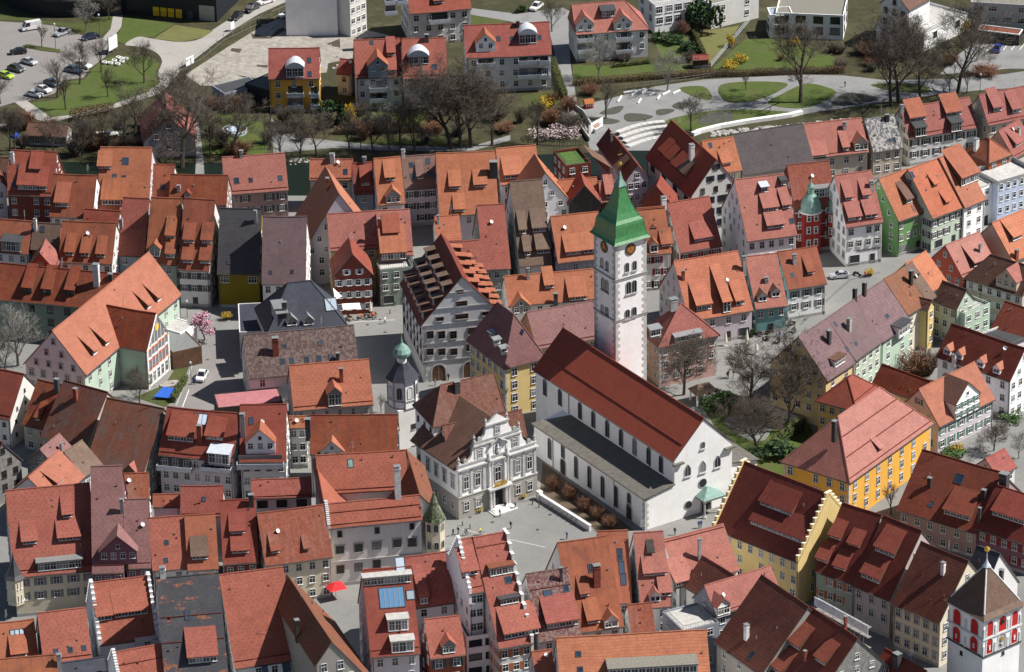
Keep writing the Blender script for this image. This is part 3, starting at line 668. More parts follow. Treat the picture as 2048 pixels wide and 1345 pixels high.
groundmat('g_grass', (.05, .068, .018), (.08, .092, .03), sc=1.2, fine=2.5); groundmat('g_garden', (.036, .042, .018), (.07, .06, .034), sc=2.2, fine=2.0); groundmat('g_lawn', (.06, .09, .02), (.085, .115, .028), sc=2.0, fine=2.5)
groundmat('g_bed', (.06, .06, .05), (.10, .10, .08), sc=3.5, fine=3); groundmat('g_earth', (.10, .075, .05), (.15, .115, .08), sc=2.5, fine=3); groundmat('g_dry', (.13, .135, .045), (.17, .165, .065), sc=2, fine=3); groundmat('g_pit', (.05, .045, .04), (.11, .09, .07), sc=3, fine=2)
m_, n_, b_, N_, L_ = _nodes('water'); b_.inputs['Base Color'].default_value = (.010, .016, .011, 1); b_.inputs['Specular IOR Level'].default_value = .12; b_.inputs['Roughness'].default_value = .3
_g = N_('NewGeometry'); _w = N_('TexNoise', i_Scale=.9, i_Detail=3.0); L_(_g.outputs['Position'], _w.inputs['Vector']); _bp = N_('Bump', i_Strength=.3, i_Distance=.1); L_(_w.outputs[0], _bp.inputs['Height']); L_(_bp.outputs[0], b_.inputs['Normal'])
def smooth_poly(pts, n=4):
    out = []; k = len(pts)
    for i in range(k):
        p0, p1, p2, p3 = (Vector(pts[(i+j-1) % k]) for j in range(4))
        for s in range(n):
            t = s/n; out.append(.5*((2*p1)+(p2-p0)*t+(2*p0-5*p1+4*p2-p3)*t*t+(3*p1-p0-3*p2+p3)*t**3))
    return out
ZL = [0.0]
def GP(name, label, pts, mat, z, smooth=False, thick=0):
    w = [P(p).xy for p in pts]
    if smooth: w = smooth_poly(w)
    ar = sum(a.x*b.y-b.x*a.y for a, b in zip(w, w[1:]+w[:1]))
    if ar < 0: w.reverse()
    o = w[0]; m = MB()
    if thick: m.prism([(p.x-o.x, p.y-o.y) for p in w], 0, thick, mat)
    else: m.face([(p.x-o.x, p.y-o.y, 0) for p in w], mat)
    ob = m.build(name, None, (o.x, o.y, z)); tag(ob, label, None, None, 'structure'); return ob
m = MB(); m.face([(-900, -500, 0), (900, -500, 0), (900, 1600, 0), (-900, 1600, 0)], 'g_paving'); tag(m.build('ground'), 'pale grey granite paving of the old town', None, None, 'structure')
T('P')
GP('meadow', 'green and brown gardens beyond the river', [(-400, -400), (2500, -400), (2500, 230), (2048, 232), (1800, 275), (1600, 290), (1400, 310), (1180, 325), (900, 335), (640, 340), (420, 340), (-400, 340)], 'g_garden', .01)
GP('river', 'narrow dark green river behind the first row of houses', [(-400, 322), (420, 326), (640, 326), (900, 316), (1180, 306), (1400, 292), (1600, 268), (1800, 256), (2048, 214), (2500, 210), (2500, 250), (2048, 262), (1800, 300), (1600, 330), (1200, 372), (900, 385), (640, 392), (-400, 388)], 'water', .02)
T('A1')
GP('car_park', 'pinkish grey paved car park with bays', [(-260, 150), (190, 178), (420, 200), (560, 255), (700, 290), (800, 300), (830, 345), (810, 440), (690, 530), (640, 600), (480, 620), (420, 720), (230, 775), (110, 790), (-260, 900)], 'g_carpark', .03)
GP('lawn', 'bright lawn dotted with young trees beside the car park', [(230, 800), (450, 760), (500, 640), (650, 610), (700, 545), (820, 450), (1000, 430), (1150, 440), (1220, 490), (1200, 560), (1215, 640), (1180, 685), (800, 820), (520, 880), (400, 895)], 'g_lawn', .035, True)
GP('lawn', 'grass strip between the car park and the dark hall', [(-260, 90), (20, 95), (300, 160), (560, 180), (870, 120), (850, 225), (780, 270), (650, 255), (420, 190), (190, 165), (-260, 140)], 'g_grass', .032)
GP('lawn', 'triangle of lawn beside the hall forecourt', [(950, 130), (1345, 185), (1170, 290), (1060, 280), (950, 340), (880, 310), (935, 210)], 'g_lawn', .032)
GP('road', 'pale concrete road round the excavation', [(1060, 285), (1170, 300), (1380, 325), (1540, 300), (1700, 190), (2300, -160), (2640, -160), (1990, 110), (1480, 470), (1350, 590), (1290, 665), (1190, 725), (1150, 690), (1225, 640), (1215, 560), (1245, 470), (1190, 400), (1060, 360), (960, 345)], 'g_road', .04, True)
GP('path', 'pale footpath curving round the tree lawn', [(110, 785), (200, 772), (395, 905), (520, 888), (800, 828), (1190, 690), (1235, 720), (820, 852), (540, 912), (390, 945), (290, 925)], 'g_road', .045)
GP('path', 'narrow footpath at the garden edge', [(-260, 965), (190, 945), (205, 972), (-260, 995)], 'g_road', .045)
GP('path', 'footpath leading to the dark hall', [(870, 118), (945, 118), (932, 210), (840, 330), (785, 300), (850, 225)], 'g_road', .045)
GP('yard', 'gravel forecourt beside the dark hall', [(1180, 300), (1345, 195), (1640, 240), (1560, 290), (1400, 325)], 'g_dry', .044)
GP('grass_island', 'grass island between the parking bays', [(175, 355), (210, 345), (460, 385), (465, 410), (330, 395), (190, 368)], 'g_grass', .05, thick=.1)
GP('lawn', 'garden lawn with a round pool beside the workshop', [(1545, 880), (1900, 860), (2010, 920), (2060, 1190), (1560, 1190)], 'g_lawn', .03)
GP('path', 'concrete garden path to the footbridge', [(1490, 960), (1525, 940), (1560, 1180), (1570, 1340), (1500, 1340), (1510, 1170)], 'g_park', .05)
T('A2')
GP('excavation', 'pale excavated building ground with trial trenches', [(-500, 580), (-180, 370), (80, 210), (300, 110), (700, 190), (780, 205), (1090, 280), (800, 300), (790, 450), (600, 490), (590, 560), (140, 600), (-90, 670), (-380, 660)], 'g_sand', .05)
for i, pts in enumerate(([(5, 260), (150, 290), (220, 225), (300, 200), (310, 215), (160, 300), (20, 300)], [(295, 235), (380, 250), (350, 272), (300, 262)], [(590, 340), (690, 300), (695, 370), (640, 360)], [(-540+430, 575), (-300+430, 620), (-430+430+60, 640)], [(-140, 372), (-60, 380), (-80, 410), (-150, 395)], [(50, 500), (140, 505), (130, 525), (55, 515)], [(300, 160), (700, 205), (690, 225), (470, 215), (330, 200)])):
    GP('trench', 'dark trial trench in the excavation', pts, 'g_pit', .06)
GP('path', 'footpath along the river trees', [(160, 900), (230, 1000), (400, 1060), (700, 1090), (1000, 1120), (1400, 1130), (1700, 1130), (2000, 1040), (2000, 1080), (1720, 1160), (1400, 1165), (1000, 1160), (640, 1140), (420, 1160), (180, 1180)], 'g_park', .045)
GP('lawn', 'sunny lawn below the two barrel-dormer houses', [(760, 850), (930, 840), (1000, 830), (1340, 850), (1360, 960), (1200, 960), (960, 950), (760, 960)], 'g_lawn', .03)
GP('lawn', 'grass strip beside the river footpath', [(640, 1060), (1000, 1070), (1500, 1050), (1500, 1110), (1000, 1110), (700, 1090)], 'g_grass', .03)
GP('lawn', 'grass behind the cream apartment house', [(1660, 120), (2000, 100), (2000, 160), (1900, 190), (1680, 190)], 'g_grass', .03)
GP('road', 'access road behind the apartment house', [(1660, 60), (2060, 110), (2400, 60), (2600, 160), (2420, 260), (2160, 210), (1990, 165), (1670, 110)], 'g_park', .035)
T('A3')
GP('lane', 'straight lane running down between the gardens', [(370, 210), (520, 180), (545, 520), (600, 830), (640, 880), (520, 890), (515, 700), (450, 540), (400, 330)], 'g_park', .05)
GP('lawn', 'villa garden lawn with a curved hedge', [(560, 500), (850, 510), (1040, 480), (1170, 500), (1440, 480), (1440, 560), (1040, 600), (640, 650), (560, 600)], 'g_lawn', .03)
GP('lawn', 'yellow-green mown lawn with forsythia bushes', [(1500, 250), (1840, 200), (1700, 420), (1620, 500), (1590, 450)], 'g_dry', .03)
GP('lawn', 'long rear garden lawn', [(1640, 520), (1900, 290), (2150, 300), (2650, 470), (2600, 520), (2000, 560), (1650, 560)], 'g_lawn', .028)
GP('lawn', 'garden lawn between the villa and the white terraces', [(1190, 330), (1440, 290), (1480, 440), (1240, 450)], 'g_lawn', .03)
GP('lawn', 'small lawn below the curved metal bay', [(160, 740), (400, 700), (500, 780), (350, 830), (200, 830)], 'g_grass', .03)
T('P')
GP('plaza', 'grey paved park walk with curving paths', [(1165, 232), (1150, 215), (1190, 205), (1250, 190), (1310, 174), (1406, 160), (1520, 154), (1610, 150), (1690, 152), (1770, 161), (1900, 159), (2010, 149), (2200, 120), (2200, 165), (1950, 182), (1860, 192), (1760, 206), (1640, 224), (1560, 236), (1440, 250), (1330, 268), (1300, 302), (1180, 302)], 'g_park', .05)
for lb, pts, mt in (('oval lawn bordered by a dark flower bed', [(1437, 176), (1458, 167), (1520, 164), (1574, 168), (1560, 182), (1530, 196), (1500, 204), (1460, 206), (1442, 195)], 'g_lawn'),
    ('leaf-shaped lawn round a tall bare tree', [(1535, 206), (1562, 190), (1600, 172), (1628, 169), (1672, 184), (1650, 203), (1607, 217), (1560, 215)], 'g_lawn'), ('dark planted bed beside the leaf-shaped lawn', [(1663, 211), (1693, 187), (1757, 197), (1714, 209)], 'g_bed'),
    ('narrow lawn island under the twin park trees', [(1741, 171), (1795, 168), (1845, 171), (1860, 186), (1795, 184)], 'g_grass'), ('small lawn beside the play lines', [(1359, 177), (1406, 174), (1424, 193), (1416, 201), (1385, 193)], 'g_lawn'),
    ('lower lawn along the white wall', [(1330, 244), (1400, 226), (1455, 221), (1520, 221), (1586, 227), (1500, 238), (1440, 248), (1380, 262)], 'g_lawn'), ('long dark bed along the lower lawn', [(1405, 232), (1455, 223), (1466, 240), (1420, 250), (1395, 248)], 'g_bed'),
    ('lens-shaped dark bed by the play house', [(1200, 227), (1225, 216), (1247, 214), (1238, 226), (1218, 230)], 'g_bed'), ('pointed dark bed in the middle of the plaza', [(1250, 230), (1275, 228), (1306, 234), (1285, 242), (1254, 243)], 'g_bed'),
    ('small dark bed beside the young tree', [(1313, 222), (1330, 219), (1350, 221), (1335, 229), (1316, 231)], 'g_bed'), ('bed with yellow flowers by the ramp', [(1175, 236), (1205, 236), (1240, 243), (1220, 249), (1180, 247)], 'g_bed'),
    ('round dark bed with a play mound', [(1345, 212), (1360, 205), (1376, 208), (1375, 216), (1355, 219)], 'g_bed')):
    GP('planting_bed' if mt == 'g_bed' else 'lawn', lb, pts, mt, .09 if mt == 'g_bed' else .065, True, thick=.05)
GP('car_park', 'asphalt car park with white bay lines at the garden end', [(1945, 88), (2250, 100), (2250, 140), (2020, 138), (1880, 150), (1905, 120)], 'g_park', .045)
GP('street', 'dark asphalt street beside the school', [(395, 715), (455, 700), (475, 760), (470, 830), (380, 850), (370, 800)], 'g_carpark', .02)
GP('church_garden', 'grassy church garden behind the aisle', [(1400, 806), (1480, 800), (1570, 832), (1620, 850), (1640, 900), (1560, 965), (1500, 935), (1430, 855)], 'g_lawn', .02)
GP('path', 'curved cobble path in the church garden', [(1450, 840), (1490, 832), (1540, 850), (1530, 880), (1500, 880), (1470, 865)], 'g_paving', .03, True)
GP('planting_strip', 'dark earth strip along the church aisle', [(1085, 925), (1270, 1062), (1195, 1062), (1080, 990)], 'g_earth', .02)
GP('school_yard', 'small grass yard with the sandpit at the school', [(268, 795), (330, 770), (372, 700), (378, 735), (350, 800), (330, 815)], 'g_grass', .02)
GP('garden', 'overgrown yard behind the white house with green shutters', [(1790, 905), (1900, 890), (2048, 840), (2100, 900), (2040, 960), (1900, 960)], 'g_paving', .02)
# ------------------------------------------------------------------ the town, house by house (pixels are read in the tile named by T)
T('B1')
H('red-roofed house with dark red gable and a wide dormer above a white balcony', (85, 80), (440, 92), (80, 425), 8, 'red', 'darkred', d=[('s', 275, 252, 2.6, 1.2), ('s', 215, 388, 4.6, 1.5), ('s', 330, 390, 1.8, 1.3)], sky=[(148, 208), (107, 345)], ch=[(97, 175, 2.2, 'chimney_white')])
H('brown-roofed cottage with a red wall beside the red-roofed house with dark red gable', (-140, 120), (70, 140), (60, 250), 6.5, 'brown', 'darkred')
H('white gable house with small windows next to the low orange attic house with grey dormer', (-5, 305), (-60, 170), (88, 432), 8, 'red', 'lilac', pitch=52)
H('mossy orange house with a bare white verge wall and one long dormer', (410, 262), (745, 275), (365, 590), 8.5, 'orangemoss', 'white', d=[('s', 475, 520, 3.0, 1.4, 'orange')], step='')
H('low red roof tucked between the three-dormer house and the purple pantile house', (650, 530), (925, 548), (645, 690), 7, 'red', 'greywhite', f=0)
H('tall orange house with pale lilac gable and a big skylight below its ridge', (770, 55), (1170, 60), (735, 540), 8, 'orange', 'lilac', d=[('s', 805, 225, 3.0, 1.0), ('s', 880, 505, 5.6, 1.6, 'orangemoss')], sky=[(965, 165, 1.3, 1.5), (880, 285), (952, 295)])
H('narrow orange-brown roof between the tall lilac-gabled house and the long rusty roof', (1120, 185), (1345, 190), (1068, 450), 8.5, 'orangemoss', 'white', sky=[(1148, 365), (1250, 365)])
H('rusty red roof in two halves with a small pointed dormer by the river trees', (1310, 265), (1755, 275), (1785, 505), 8.5, 'rusty', 'brownpink', d=[('g', 1440, 440, 1.4, .8)], ch=[(1375, 390, 1.0)])
H('orange attic house with a large grey shed dormer over a dark terrace', (-20, 608), (255, 628), (205, 880), 8, 'orange', 'greywhite', d=[('m', 88, 862, 4.4, 2.2, 'metal_dark')], ch=[(275, 700, 2.6, 'chimney_white', .6)])
H('brown roof house behind the little red triangular gable', (255, 635), (470, 645), (230, 840), 9, 'brownmoss', 'rust', sky=[(327, 685)])
H('little red gable wing with pinkish right slope facing the long brown-roofed green house', (305, 870), (355, 765), (440, 972), 9.2, 'pinkred', 'terracotta', f=0, pitch=52)
H('orange roof with three equal shed dormers in one row', (480, 622), (895, 640), (445, 940), 9, 'orangemoss', 'offwhite', d=[('s', 535, 893, 1.9, 1.2), ('s', 655, 900, 1.9, 1.2), ('s', 775, 907, 1.9, 1.2)], f=5)
H('steep purple-red pantile house sweeping out above a grey facade', (945, 440), (1150, 450), (835, 885), 8.5, 'pantilered', 'bluegrey', pitch=54, ch=[(932, 670, 1.6)], f=2, w=1.3)
H('orange house with a greenish gable dormer and two stacked shed dormers', (1160, 440), (1400, 450), (1350, 965), 9, 'orangemoss', 'greengrey', pitch=53, d=[('s', 1310, 772, 2.0, 1.4), ('s', 1310, 912, 2.0, 1.4), ('g', 1190, 900, 2.4, 2.0)])
H('orange house with four shed dormers in two rows over a white shuttered front', (1415, 450), (1655, 460), (1350, 1000), 8.6, 'orangemoss', 'offwhite', pitch=53, d=[('s', 1452, 797, 2.3, 1.2), ('s', 1590, 800, 2.3, 1.2), ('s', 1442, 950, 2.3, 1.2), ('s', 1576, 955, 2.3, 1.2)], f=3, shut='shut_dark', shop=True)
T('B2')
H('brown pink house with dotted salmon roof and three skylights by the river', (90, 135), (575, 100), (165, 420), 7.5, 'pinkred', 'brownpink', sky=[(205, 315, 1.0, 1.3), (315, 310, .7, .9), (540, 295)], ch=[(240, 128, 1.2)], f=5, shut='shut_dark')
H('olive yellow house with ribbed dark grey roof and a dark driveway opening', (75, 525), (400, 530), (50, 1030), 8.0, 'darkgrey', 'olive', pitch=54, f=3, w=1.8, rows=1, st=2.9, ch=[(352, 632, 2.4, 'chimney_grey', .6)], sky=[(145, 942, .6, .6), (308, 948, .6, .6)])
H('plain mauve flat-tiled roof beside the olive yellow house', (405, 590), (745, 590), (410, 1110), 8.2, 'mauveplain', 'white', pitch=54, f=4, sky=[(468, 1018, .5, .6), (633, 1012, .5, .6)])
H('pale gable house with a black left slope and salmon right slope by the river', (990, 412), (888, 200), (1180, 545), 7.0, 'salmon', 'lilac', pitch=57, a=2, bb=2, f=0, ch=[(905, 380, 2.4, 'chimney_brick')])
H('orange-red house with beige wall at the river end of the lane', (765, 150), (1100, 148), (770, 312), 7.5, 'orangedot', 'beige', ch=[(940, 165, 1.6, 'chimney_white', 1.0)], sky=[(1042, 245)])
H('small dark-fronted house with one dormer between the beige-walled and gable-dormer houses', (1090, 180), (1245, 172), (1120, 420), 8, 'red', 'bluegrey', d=[('s', 1195, 355, 2.0, 1.2)], ch=[(1187, 178, 1.2)])
H('narrow red house with a blue-grey gable dormer below a shed dormer', (1255, 145), (1465, 130), (1310, 505), 8, 'orange', 'greywhite', d=[('s', 1385, 318, 2.2, 1.2), ('g', 1410, 488, 3.2, 1.8, 'orange', 'bluegrey')])
H('lilac fronted house with brown ribbed pantiles and dark shutters', (1470, 128), (1730, 110), (1500, 385), 9, 'pantilebrown', 'lilac', d=[('s', 1617, 305, 1.5, 1.1)], sky=[(1545, 195), (1675, 165), (1700, 270, 1.2, 1.1), (1553, 280)], f=3, shut='shut_dark', ch=[(1485, 128, 1.4, 'chimney_white')])
T('B3')
H('big bright orange roof with three small shed dormers in two tiers', (120, 105), (575, 85), (185, 585), 7, 'orange', 'lilac', pitch=47, d=[('s', 270, 380, 2.4, 1.0), ('s', 465, 367, 2.8, 1.0), ('s', 305, 557, 2.4, 1.0)], ch=[(565, 270, 3.0, 'metal_dark', 1.6)])
H('new orange roof with a large hooded dormer beside the white many-windowed gable', (580, 68), (890, 40), (620, 350), 9, 'orangenew', 'greywhite', d=[('s', 720, 300, 4.2, 1.3, 'orangenew')])
H('white gable house with orange right slope behind the brown mossy roof', (962, 250), (880, 105), (1165, 465), 7.5, 'orangenew', 'white', pitch=53, a=3, bb=3, f=0)
H('tall brown mossy roof with two pairs of white-framed dormers', (690, 320), (940, 300), (775, 975), 8, 'brownmoss', 'greywhite', pitch=53, d=[('s', 790, 727, 1.5, 1.4), ('s', 918, 712, 3.0, 1.4), ('s', 825, 892, 1.4, 1.4), ('s', 950, 877, 3.0, 1.4)], sg=(.16,))
H('large plain pink-red dotted roof next to the tall brown mossy roof', (435, 505), (648, 490), (740, 985), 8, 'reddot', 'greengrey', pitch=50, f=3)
H('lower pink-red dotted roof wing in front of the small dark courtyard', (250, 785), (465, 768), (490, 1005), 8, 'reddot', 'greengrey', pitch=50)
H('small light pantile roof with white gable beside the dark courtyard', (110, 590), (300, 575), (292, 775), 7.5, 'pantile', 'offwhite', ch=[(140, 640, 1.6, 'chimney_grey', .5)])
H('orange house with two broad hooded dormers next to the green-capped church tower', (1000, 590), (1370, 550), (1065, 950), 9, 'orange', 'bluegrey', d=[('s', 1180, 888, 3.4, 1.2), ('s', 1310, 872, 3.2, 1.2)], f=4)
H('black boarded gable peeking above the orange house by the church tower', (1265, 350), (1235, 250), (1410, 525), 8.5, 'red', 'wood_dark', pitch=50, f=0, a=0, bb=0)  # whole gable face in one near-black colour
H('pinkish orange roof with a brick chimney behind the black boarded gable', (1060, 310), (1360, 285), (1150, 440), 8.5, 'orange', 'white', ch=[(1187, 428, 2.0, 'chimney_grey', .6)])
H('small salmon roof with a white parapet and one dormer behind the church spire', (1370, 318), (1500, 308), (1395, 480), 7.5, 'pinkred', 'darkred', d=[('s', 1460, 450, 1.8, 1.3)])
BOX('dark red flat-roofed block with green roof terrace and cream awning', (1060, 150), (1120, 200), (1320, 180), 9, 'darkred', 'turf', par=.6, L2=9, rail=True)
T('B4')
H('white gable house with dark purple left slope and steel flue in front of the playground', (290, 385), (65, 105), (435, 548), 8, 'darkred', 'lilac', pitch=51, f=0, a=3, bb=2, ch=[(90, 205, 1.8, 'metal_grey', .5)], d=[('s', 40, 415, 5.5, 1.3, 'brown', 'darkred'), ('s', 130, 440, 2.5, 1.2, 'brown', 'darkred')])
H('large steep orange-brown roof over a white gable with dark lattice shutters', (895, 345), (545, 40), (645, 595), 10, 'church', 'offwhite', pitch=52, f=4, a=4, bb=4, shut='shut_blue', d=[('s', 478, 312, 2.6, 1.2), ('s', 522, 355, 3.0, 1.1), ('s', 580, 420, 3.2, 1.2), ('s', 630, 462, 3.2, 1.1, 'brownmoss')], ch=[(705, 345, 3.4, 'chimney_white', 1.1)], fr='frame_dark')
H('orange roof with a single skylight behind the lattice-shuttered white gable', (780, 205), (1025, 165), (1098, 425), 8, 'orange', 'cream', sky=[(848, 235, .7, 1.2)], d=[('s', 975, 385, 2.4, .9)])
H('large plain dark grey-brown barn roof by the river stones', (1010, 150), (1560, 65), (1105, 465), 7, 'greybrown', 'grey', pitch=45, f=0)
H('pink dotted roof with one wide low dormer over dark red shutters', (515, 680), (840, 625), (640, 1060), 8, 'reddot', 'offwhite', d=[('s', 800, 970, 4.6, 1.1)], f=4, shut='shut_red', ch=[(490, 690, 1.6, 'chimney_white', 1.0)])
H('orange roof with a little triangular vent and gable dormer behind the church tower', (280, 720), (500, 700), (365, 1080), 8.5, 'orangemoss', 'offwhite', d=[('g', 412, 872, 1.0, .3), ('g', 415, 1062, 1.8, 2.0), ('s', 515, 1015, 2.4, 1.0)], f=3, shut='shut_red', sg=(.95,))
H('small dark red hipped gable between the lattice-shuttered house and the church spire', (435, 548), (470, 470), (590, 668), 8.5, 'red', 'roof_red', f=0, a=0, bb=0)
H('big white house with two rows of white-framed dormers and shaded balconied side wall', (1030, 500), (1415, 450), (1140, 975), 11, 'pinkred', 'white', pitch=50, d=[('m', 1265, 600, 1.7, 1.4, 'metal_light'), ('m', 1410, 545, 1.3, 1.2, 'metal_dark'), ('s', 1312, 742, 3.4, 1.2), ('s', 1432, 722, 1.9, 1.2), ('s', 1350, 875, 3.9, 1.2)], sky=[(1475, 815, .9, 1.1)], f=5, a=4)
T('B5')
H('pink-roofed beige house with a pointed gable dormer and a strip dormer', (305, 340), (750, 290), (375, 605), 7, 'pinkred', 'beige', pitch=47, d=[('s', 628, 548, 1.5, 1.2), ('g', 748, 545, 3.2, 1.9), ('s', 428, 598, 3.6, .9)], ch=[(618, 380, 1.5)], f=4, w=1.2)
H('beige house with black-and-white mottled roof tiles', (770, 305), (1000, 270), (840, 560), 7, 'mosaicwhite', 'beige', pitch=47, f=3, sky=[(1000, 465, .7, 1.3), (965, 465, .7, .7)], ch=[(945, 312, 1.2, 'wood_dark', .8)])
H('long salmon roof with two hooded dormers above two dark metal bays', (1045, 215), (1580, 132), (1100, 455), 7, 'pinkred', 'greywhite', pitch=47, d=[('s', 1182, 320, 4.0, 1.3, 'orange'), ('s', 1458, 280, 4.0, 1.3, 'orange'), ('m', 1205, 440, 2.8, 2.2, 'metal_dark'), ('m', 1480, 402, 2.8, 2.2, 'metal_dark')], sg=(.1,), ch=[(1060, 245, 1.4)], f=6, shut='shut_dark')
H('beige gable house with pinkish roof and two dormers behind a dark red cube', (1650, 115), (2140, 20), (1715, 355), 8, 'pinkred', 'beige', pitch=50, d=[('s', 1795, 245, 2.4, 1.4), ('s', 1940, 258, 2.4, 1.4)])
BOX('dark red cube with weathered metal roof beside the beige gable house', (1715, 245), (1740, 262), (1880, 250), 9, 'rust', 'zinc', par=.1, L2=4, f=1, a=0)
H('salmon gable house with one chimney and small dormer above the sky blue house', (1800, 392), (1965, 305), (1965, 585), 9, 'pinkred', 'beige', d=[('s', 1955, 510, 2.6, 1.1)], ch=[(1958, 425, 1.6)], f=0, a=0)
HIP('orange hipped roof house set behind the sky blue house terrace', (1510, 560), (1730, 640), (1925, 580), 11.5, (1740, 455), 'orange', 'rust', ch=[(1630, 530, 2.2, 'chimney_white', 1.0)], a=1, f=2)
BOX('sky blue house with a roof terrace and white parapet', (1735, 745), (1800, 782), (2110, 690), 10.5, 'blue', 'terrace', par=1.0, L2=9, rail=False, f=6, a=1, w=.9, shop=True, rim='metal_grey')
H('green house with green gable, orange roof and two dark-cheeked dormers', (880, 760), (1100, 685), (1080, 1075), 8.6, 'orange', 'green', pitch=49, d=[('s', 1115, 950, 1.8, 1.3, 'brown'), ('s', 1212, 915, 1.8, 1.3, 'brown')], f=4, a=3, w=.95, shop=True, fr='frame_white', sky=[(1148, 990, .5, 1.6, 'roof_red')])
H('pale turquoise shop house with patched orange and brown tiles', (1105, 690), (1345, 600), (1325, 1060), 8.2, 'orangepatch', 'palegreen', pitch=49, d=[('s', 1318, 815, 1.3, .8), ('s', 1408, 950, 1.3, .8)], f=5, shut='shut_dark', shop=True, sky=[(1140, 730, .7, 1.5)])
H('salmon roof with a huge hooded dormer behind the narrow white facade', (1345, 600), (1510, 535), (1600, 965), 8.2, 'salmon', 'white', pitch=49, d=[('s', 1580, 800, 5.6, 2.2, 'orange')])
BOX('narrow white facade house with flat grey roof beside the pale turquoise shop house', (1500, 815), (1585, 858), (1745, 785), 9.6, 'white', 'concrete', par=.35, f=2, a=1, L2=6, rim='concrete', shop=True, rows=3)
bk = H('white inn with four dormers and black lettering above its shop windows', (540, 735), (825, 695), (615, 1140), 9.4, 'pinkred', 'white', pitch=50, d=[('s', 655, 928, 1.8, 1.1), ('s', 787, 910, 1.8, 1.1), ('s', 697, 1083, 3.0, 1.2), ('s', 825, 1063, 2.8, 1.2)], f=4, kind='q', shop=True, ch=[(825, 850, 2.0, 'chimney_grey', .9)])
br = H('dark crimson ornate house with copper-domed corner bays', (175, 655), (500, 622), (275, 990), 10.6, 'mottled', 'darkred', pitch=50, f=3, kind='q', d=[('t', 465, 905, 5.2, 2.2, 'mottled')])
T('C4')
H('orange pantile house with three tall hooded dormers of different widths', (410, 165), (905, 85), (1020, 545), 6.2, 'pantile', 'lilac', pitch=48, d=[('s', 645, 545, 3.4, 1.6), ('s', 822, 562, 1.9, 2.6), ('s', 922, 505, 2.0, 1.4)], sky=[(808, 320, .8, 1.3)], ch=[(485, 305, 1.8, 'chimney_brick', .6), (955, 235, 3.0, 'chimney_grey', .7)], f=4, shop=True)
H('turquoise cafe house with two little hipped dormers', (960, 130), (1205, 100), (1020, 540), 6.0, 'pinkred', 'turquoise', pitch=48, d=[('g', 1095, 478, 1.9, 1.4, 'brown', 'offwhite'), ('g', 1197, 443, 1.9, 1.4, 'brown', 'offwhite')], f=3, shop=True, ch=[(1125, 325, .9)])
H('tan orange house with half-timbered top storey over white walls', (1210, 95), (1510, 45), (1310, 385), 7.2, 'orangemoss', 'white', pitch=47, d=[('s', 1465, 268, 1.5, 1.0)], ch=[(1340, 180, 1.8)], sky=[(1325, 270, .6, .9)], f=3, shop=True, shut='shut_grey')
HIP('pink hipped house with wide metal dormer beside the square with folded parasols', (120, 715), (295, 830), (790, 750), 9.2, (440, 492), 'pinkred', 'pink', kf=.9, pyr=True, d=[('m', 525, 775, 6.0, 1.3, 'metal_grey', 'frame_grey'), ('m', 275, 745, 2.4, 1.6, 'metal_grey', 'frame_grey')], f=5, a=2, quoin='quoin', ch=[(410, 500, 1.2, 'chimney_grey', 1.6)])
H('yellow-beige gable house with mauve roof and glass loggia', (1370, 745), (1590, 605), (1650, 1050), 10.6, 'pantilemauve', 'yellowbeige', pitch=48, f=2, a=5, bb=5, ch=[(1605, 795, 2.6, 'metal_dark', .8)], d=[('t', 1690, 965, 3.6, 1.7, 'wood_brown', 'white')], sky=[(1745, 840, .5, 1.2)])
H('brown-mauve roof house adjoining the yellow-beige gable house', (1590, 605), (1800, 455), (1870, 890), 10.2, 'mauveplain', 'palegreen', pitch=48, ch=[(1760, 695, 2.4, 'chimney_grey', .9)], sky=[(1812, 800, .7, .8), (1655, 650, .5, 1.0)])
T('C5')
H('mauve pantile house with pale green gable and white bay', (695, 535), (920, 385), (965, 830), 9.5, 'pantilemauve', 'mint', pitch=48, a=2, bb=2, f=2, ch=[(697, 545, 2.6, 'wood_dark', .8), (770, 500, 2.6, 'wood_dark', .8)], sky=[(945, 665, 1.0, .9)], d=[('t', 1080, 800, 4.4, 2.2, 'metal_dark', 'white')])
H('mossy orange roof with a tall dark chimney above the cream cross wing', (920, 380), (1070, 290), (1290, 545), 9.5, 'moss', 'cream', pitch=46, ch=[(1128, 415, 2.8, 'wood_dark', .8)])
H('narrow weathered grey roof strip between the two orange roofs', (1070, 290), (1140, 245), (1298, 530), 9.5, 'brownmoss', 'cream', pitch=46)
H('bright orange roof with fresh tiles facing the terracotta gable house', (1085, 262), (1245, 160), (1430, 390), 9.0, 'orangenew', 'greywhite', pitch=46)
H('cream cross wing with brown roof and yellow end wall', (1045, 480), (1292, 542), (1250, 622), 9.2, 'brown', 'paleyellow', pitch=46, f=1, a=0, bb=1)
H('terracotta gable house with salmon roof and a broad ribbon dormer', (1392, 118), (1655, 15), (1575, 350), 8, 'pinkhip', 'terracotta', pitch=47, d=[('s', 1675, 268, 5.0, 1.3)], ch=[(1660, 205, 2.6, 'chimney_grey', .6)], a=4, bb=4)
H('beige gable house with red ribbed roof above the terracotta gable house', (1750, 1100, 'B5'), (2060, 970, 'B5'), (1925, 245), 8.5, 'pantile', 'beige', pitch=48, d=[('s', 1945, 80, 3.0, 1.3)], ch=[(1940, 220, 1.8, 'chimney_brick')], a=0)
H('black slate roof house with white arched attic gable and pale green walls', (1370, 392), (1560, 462), (1475, 615), 8.5, 'brown', 'palegreen', pitch=47, f=3, bb=2, ha=0)
BOX('pale green flat terrace wing with a lilac banner on its railing', (1470, 615), (1545, 645), (1740, 560), 7.6, 'mint', 'terrace', par=.6, L2=8, rail=True, f=3, a=2)
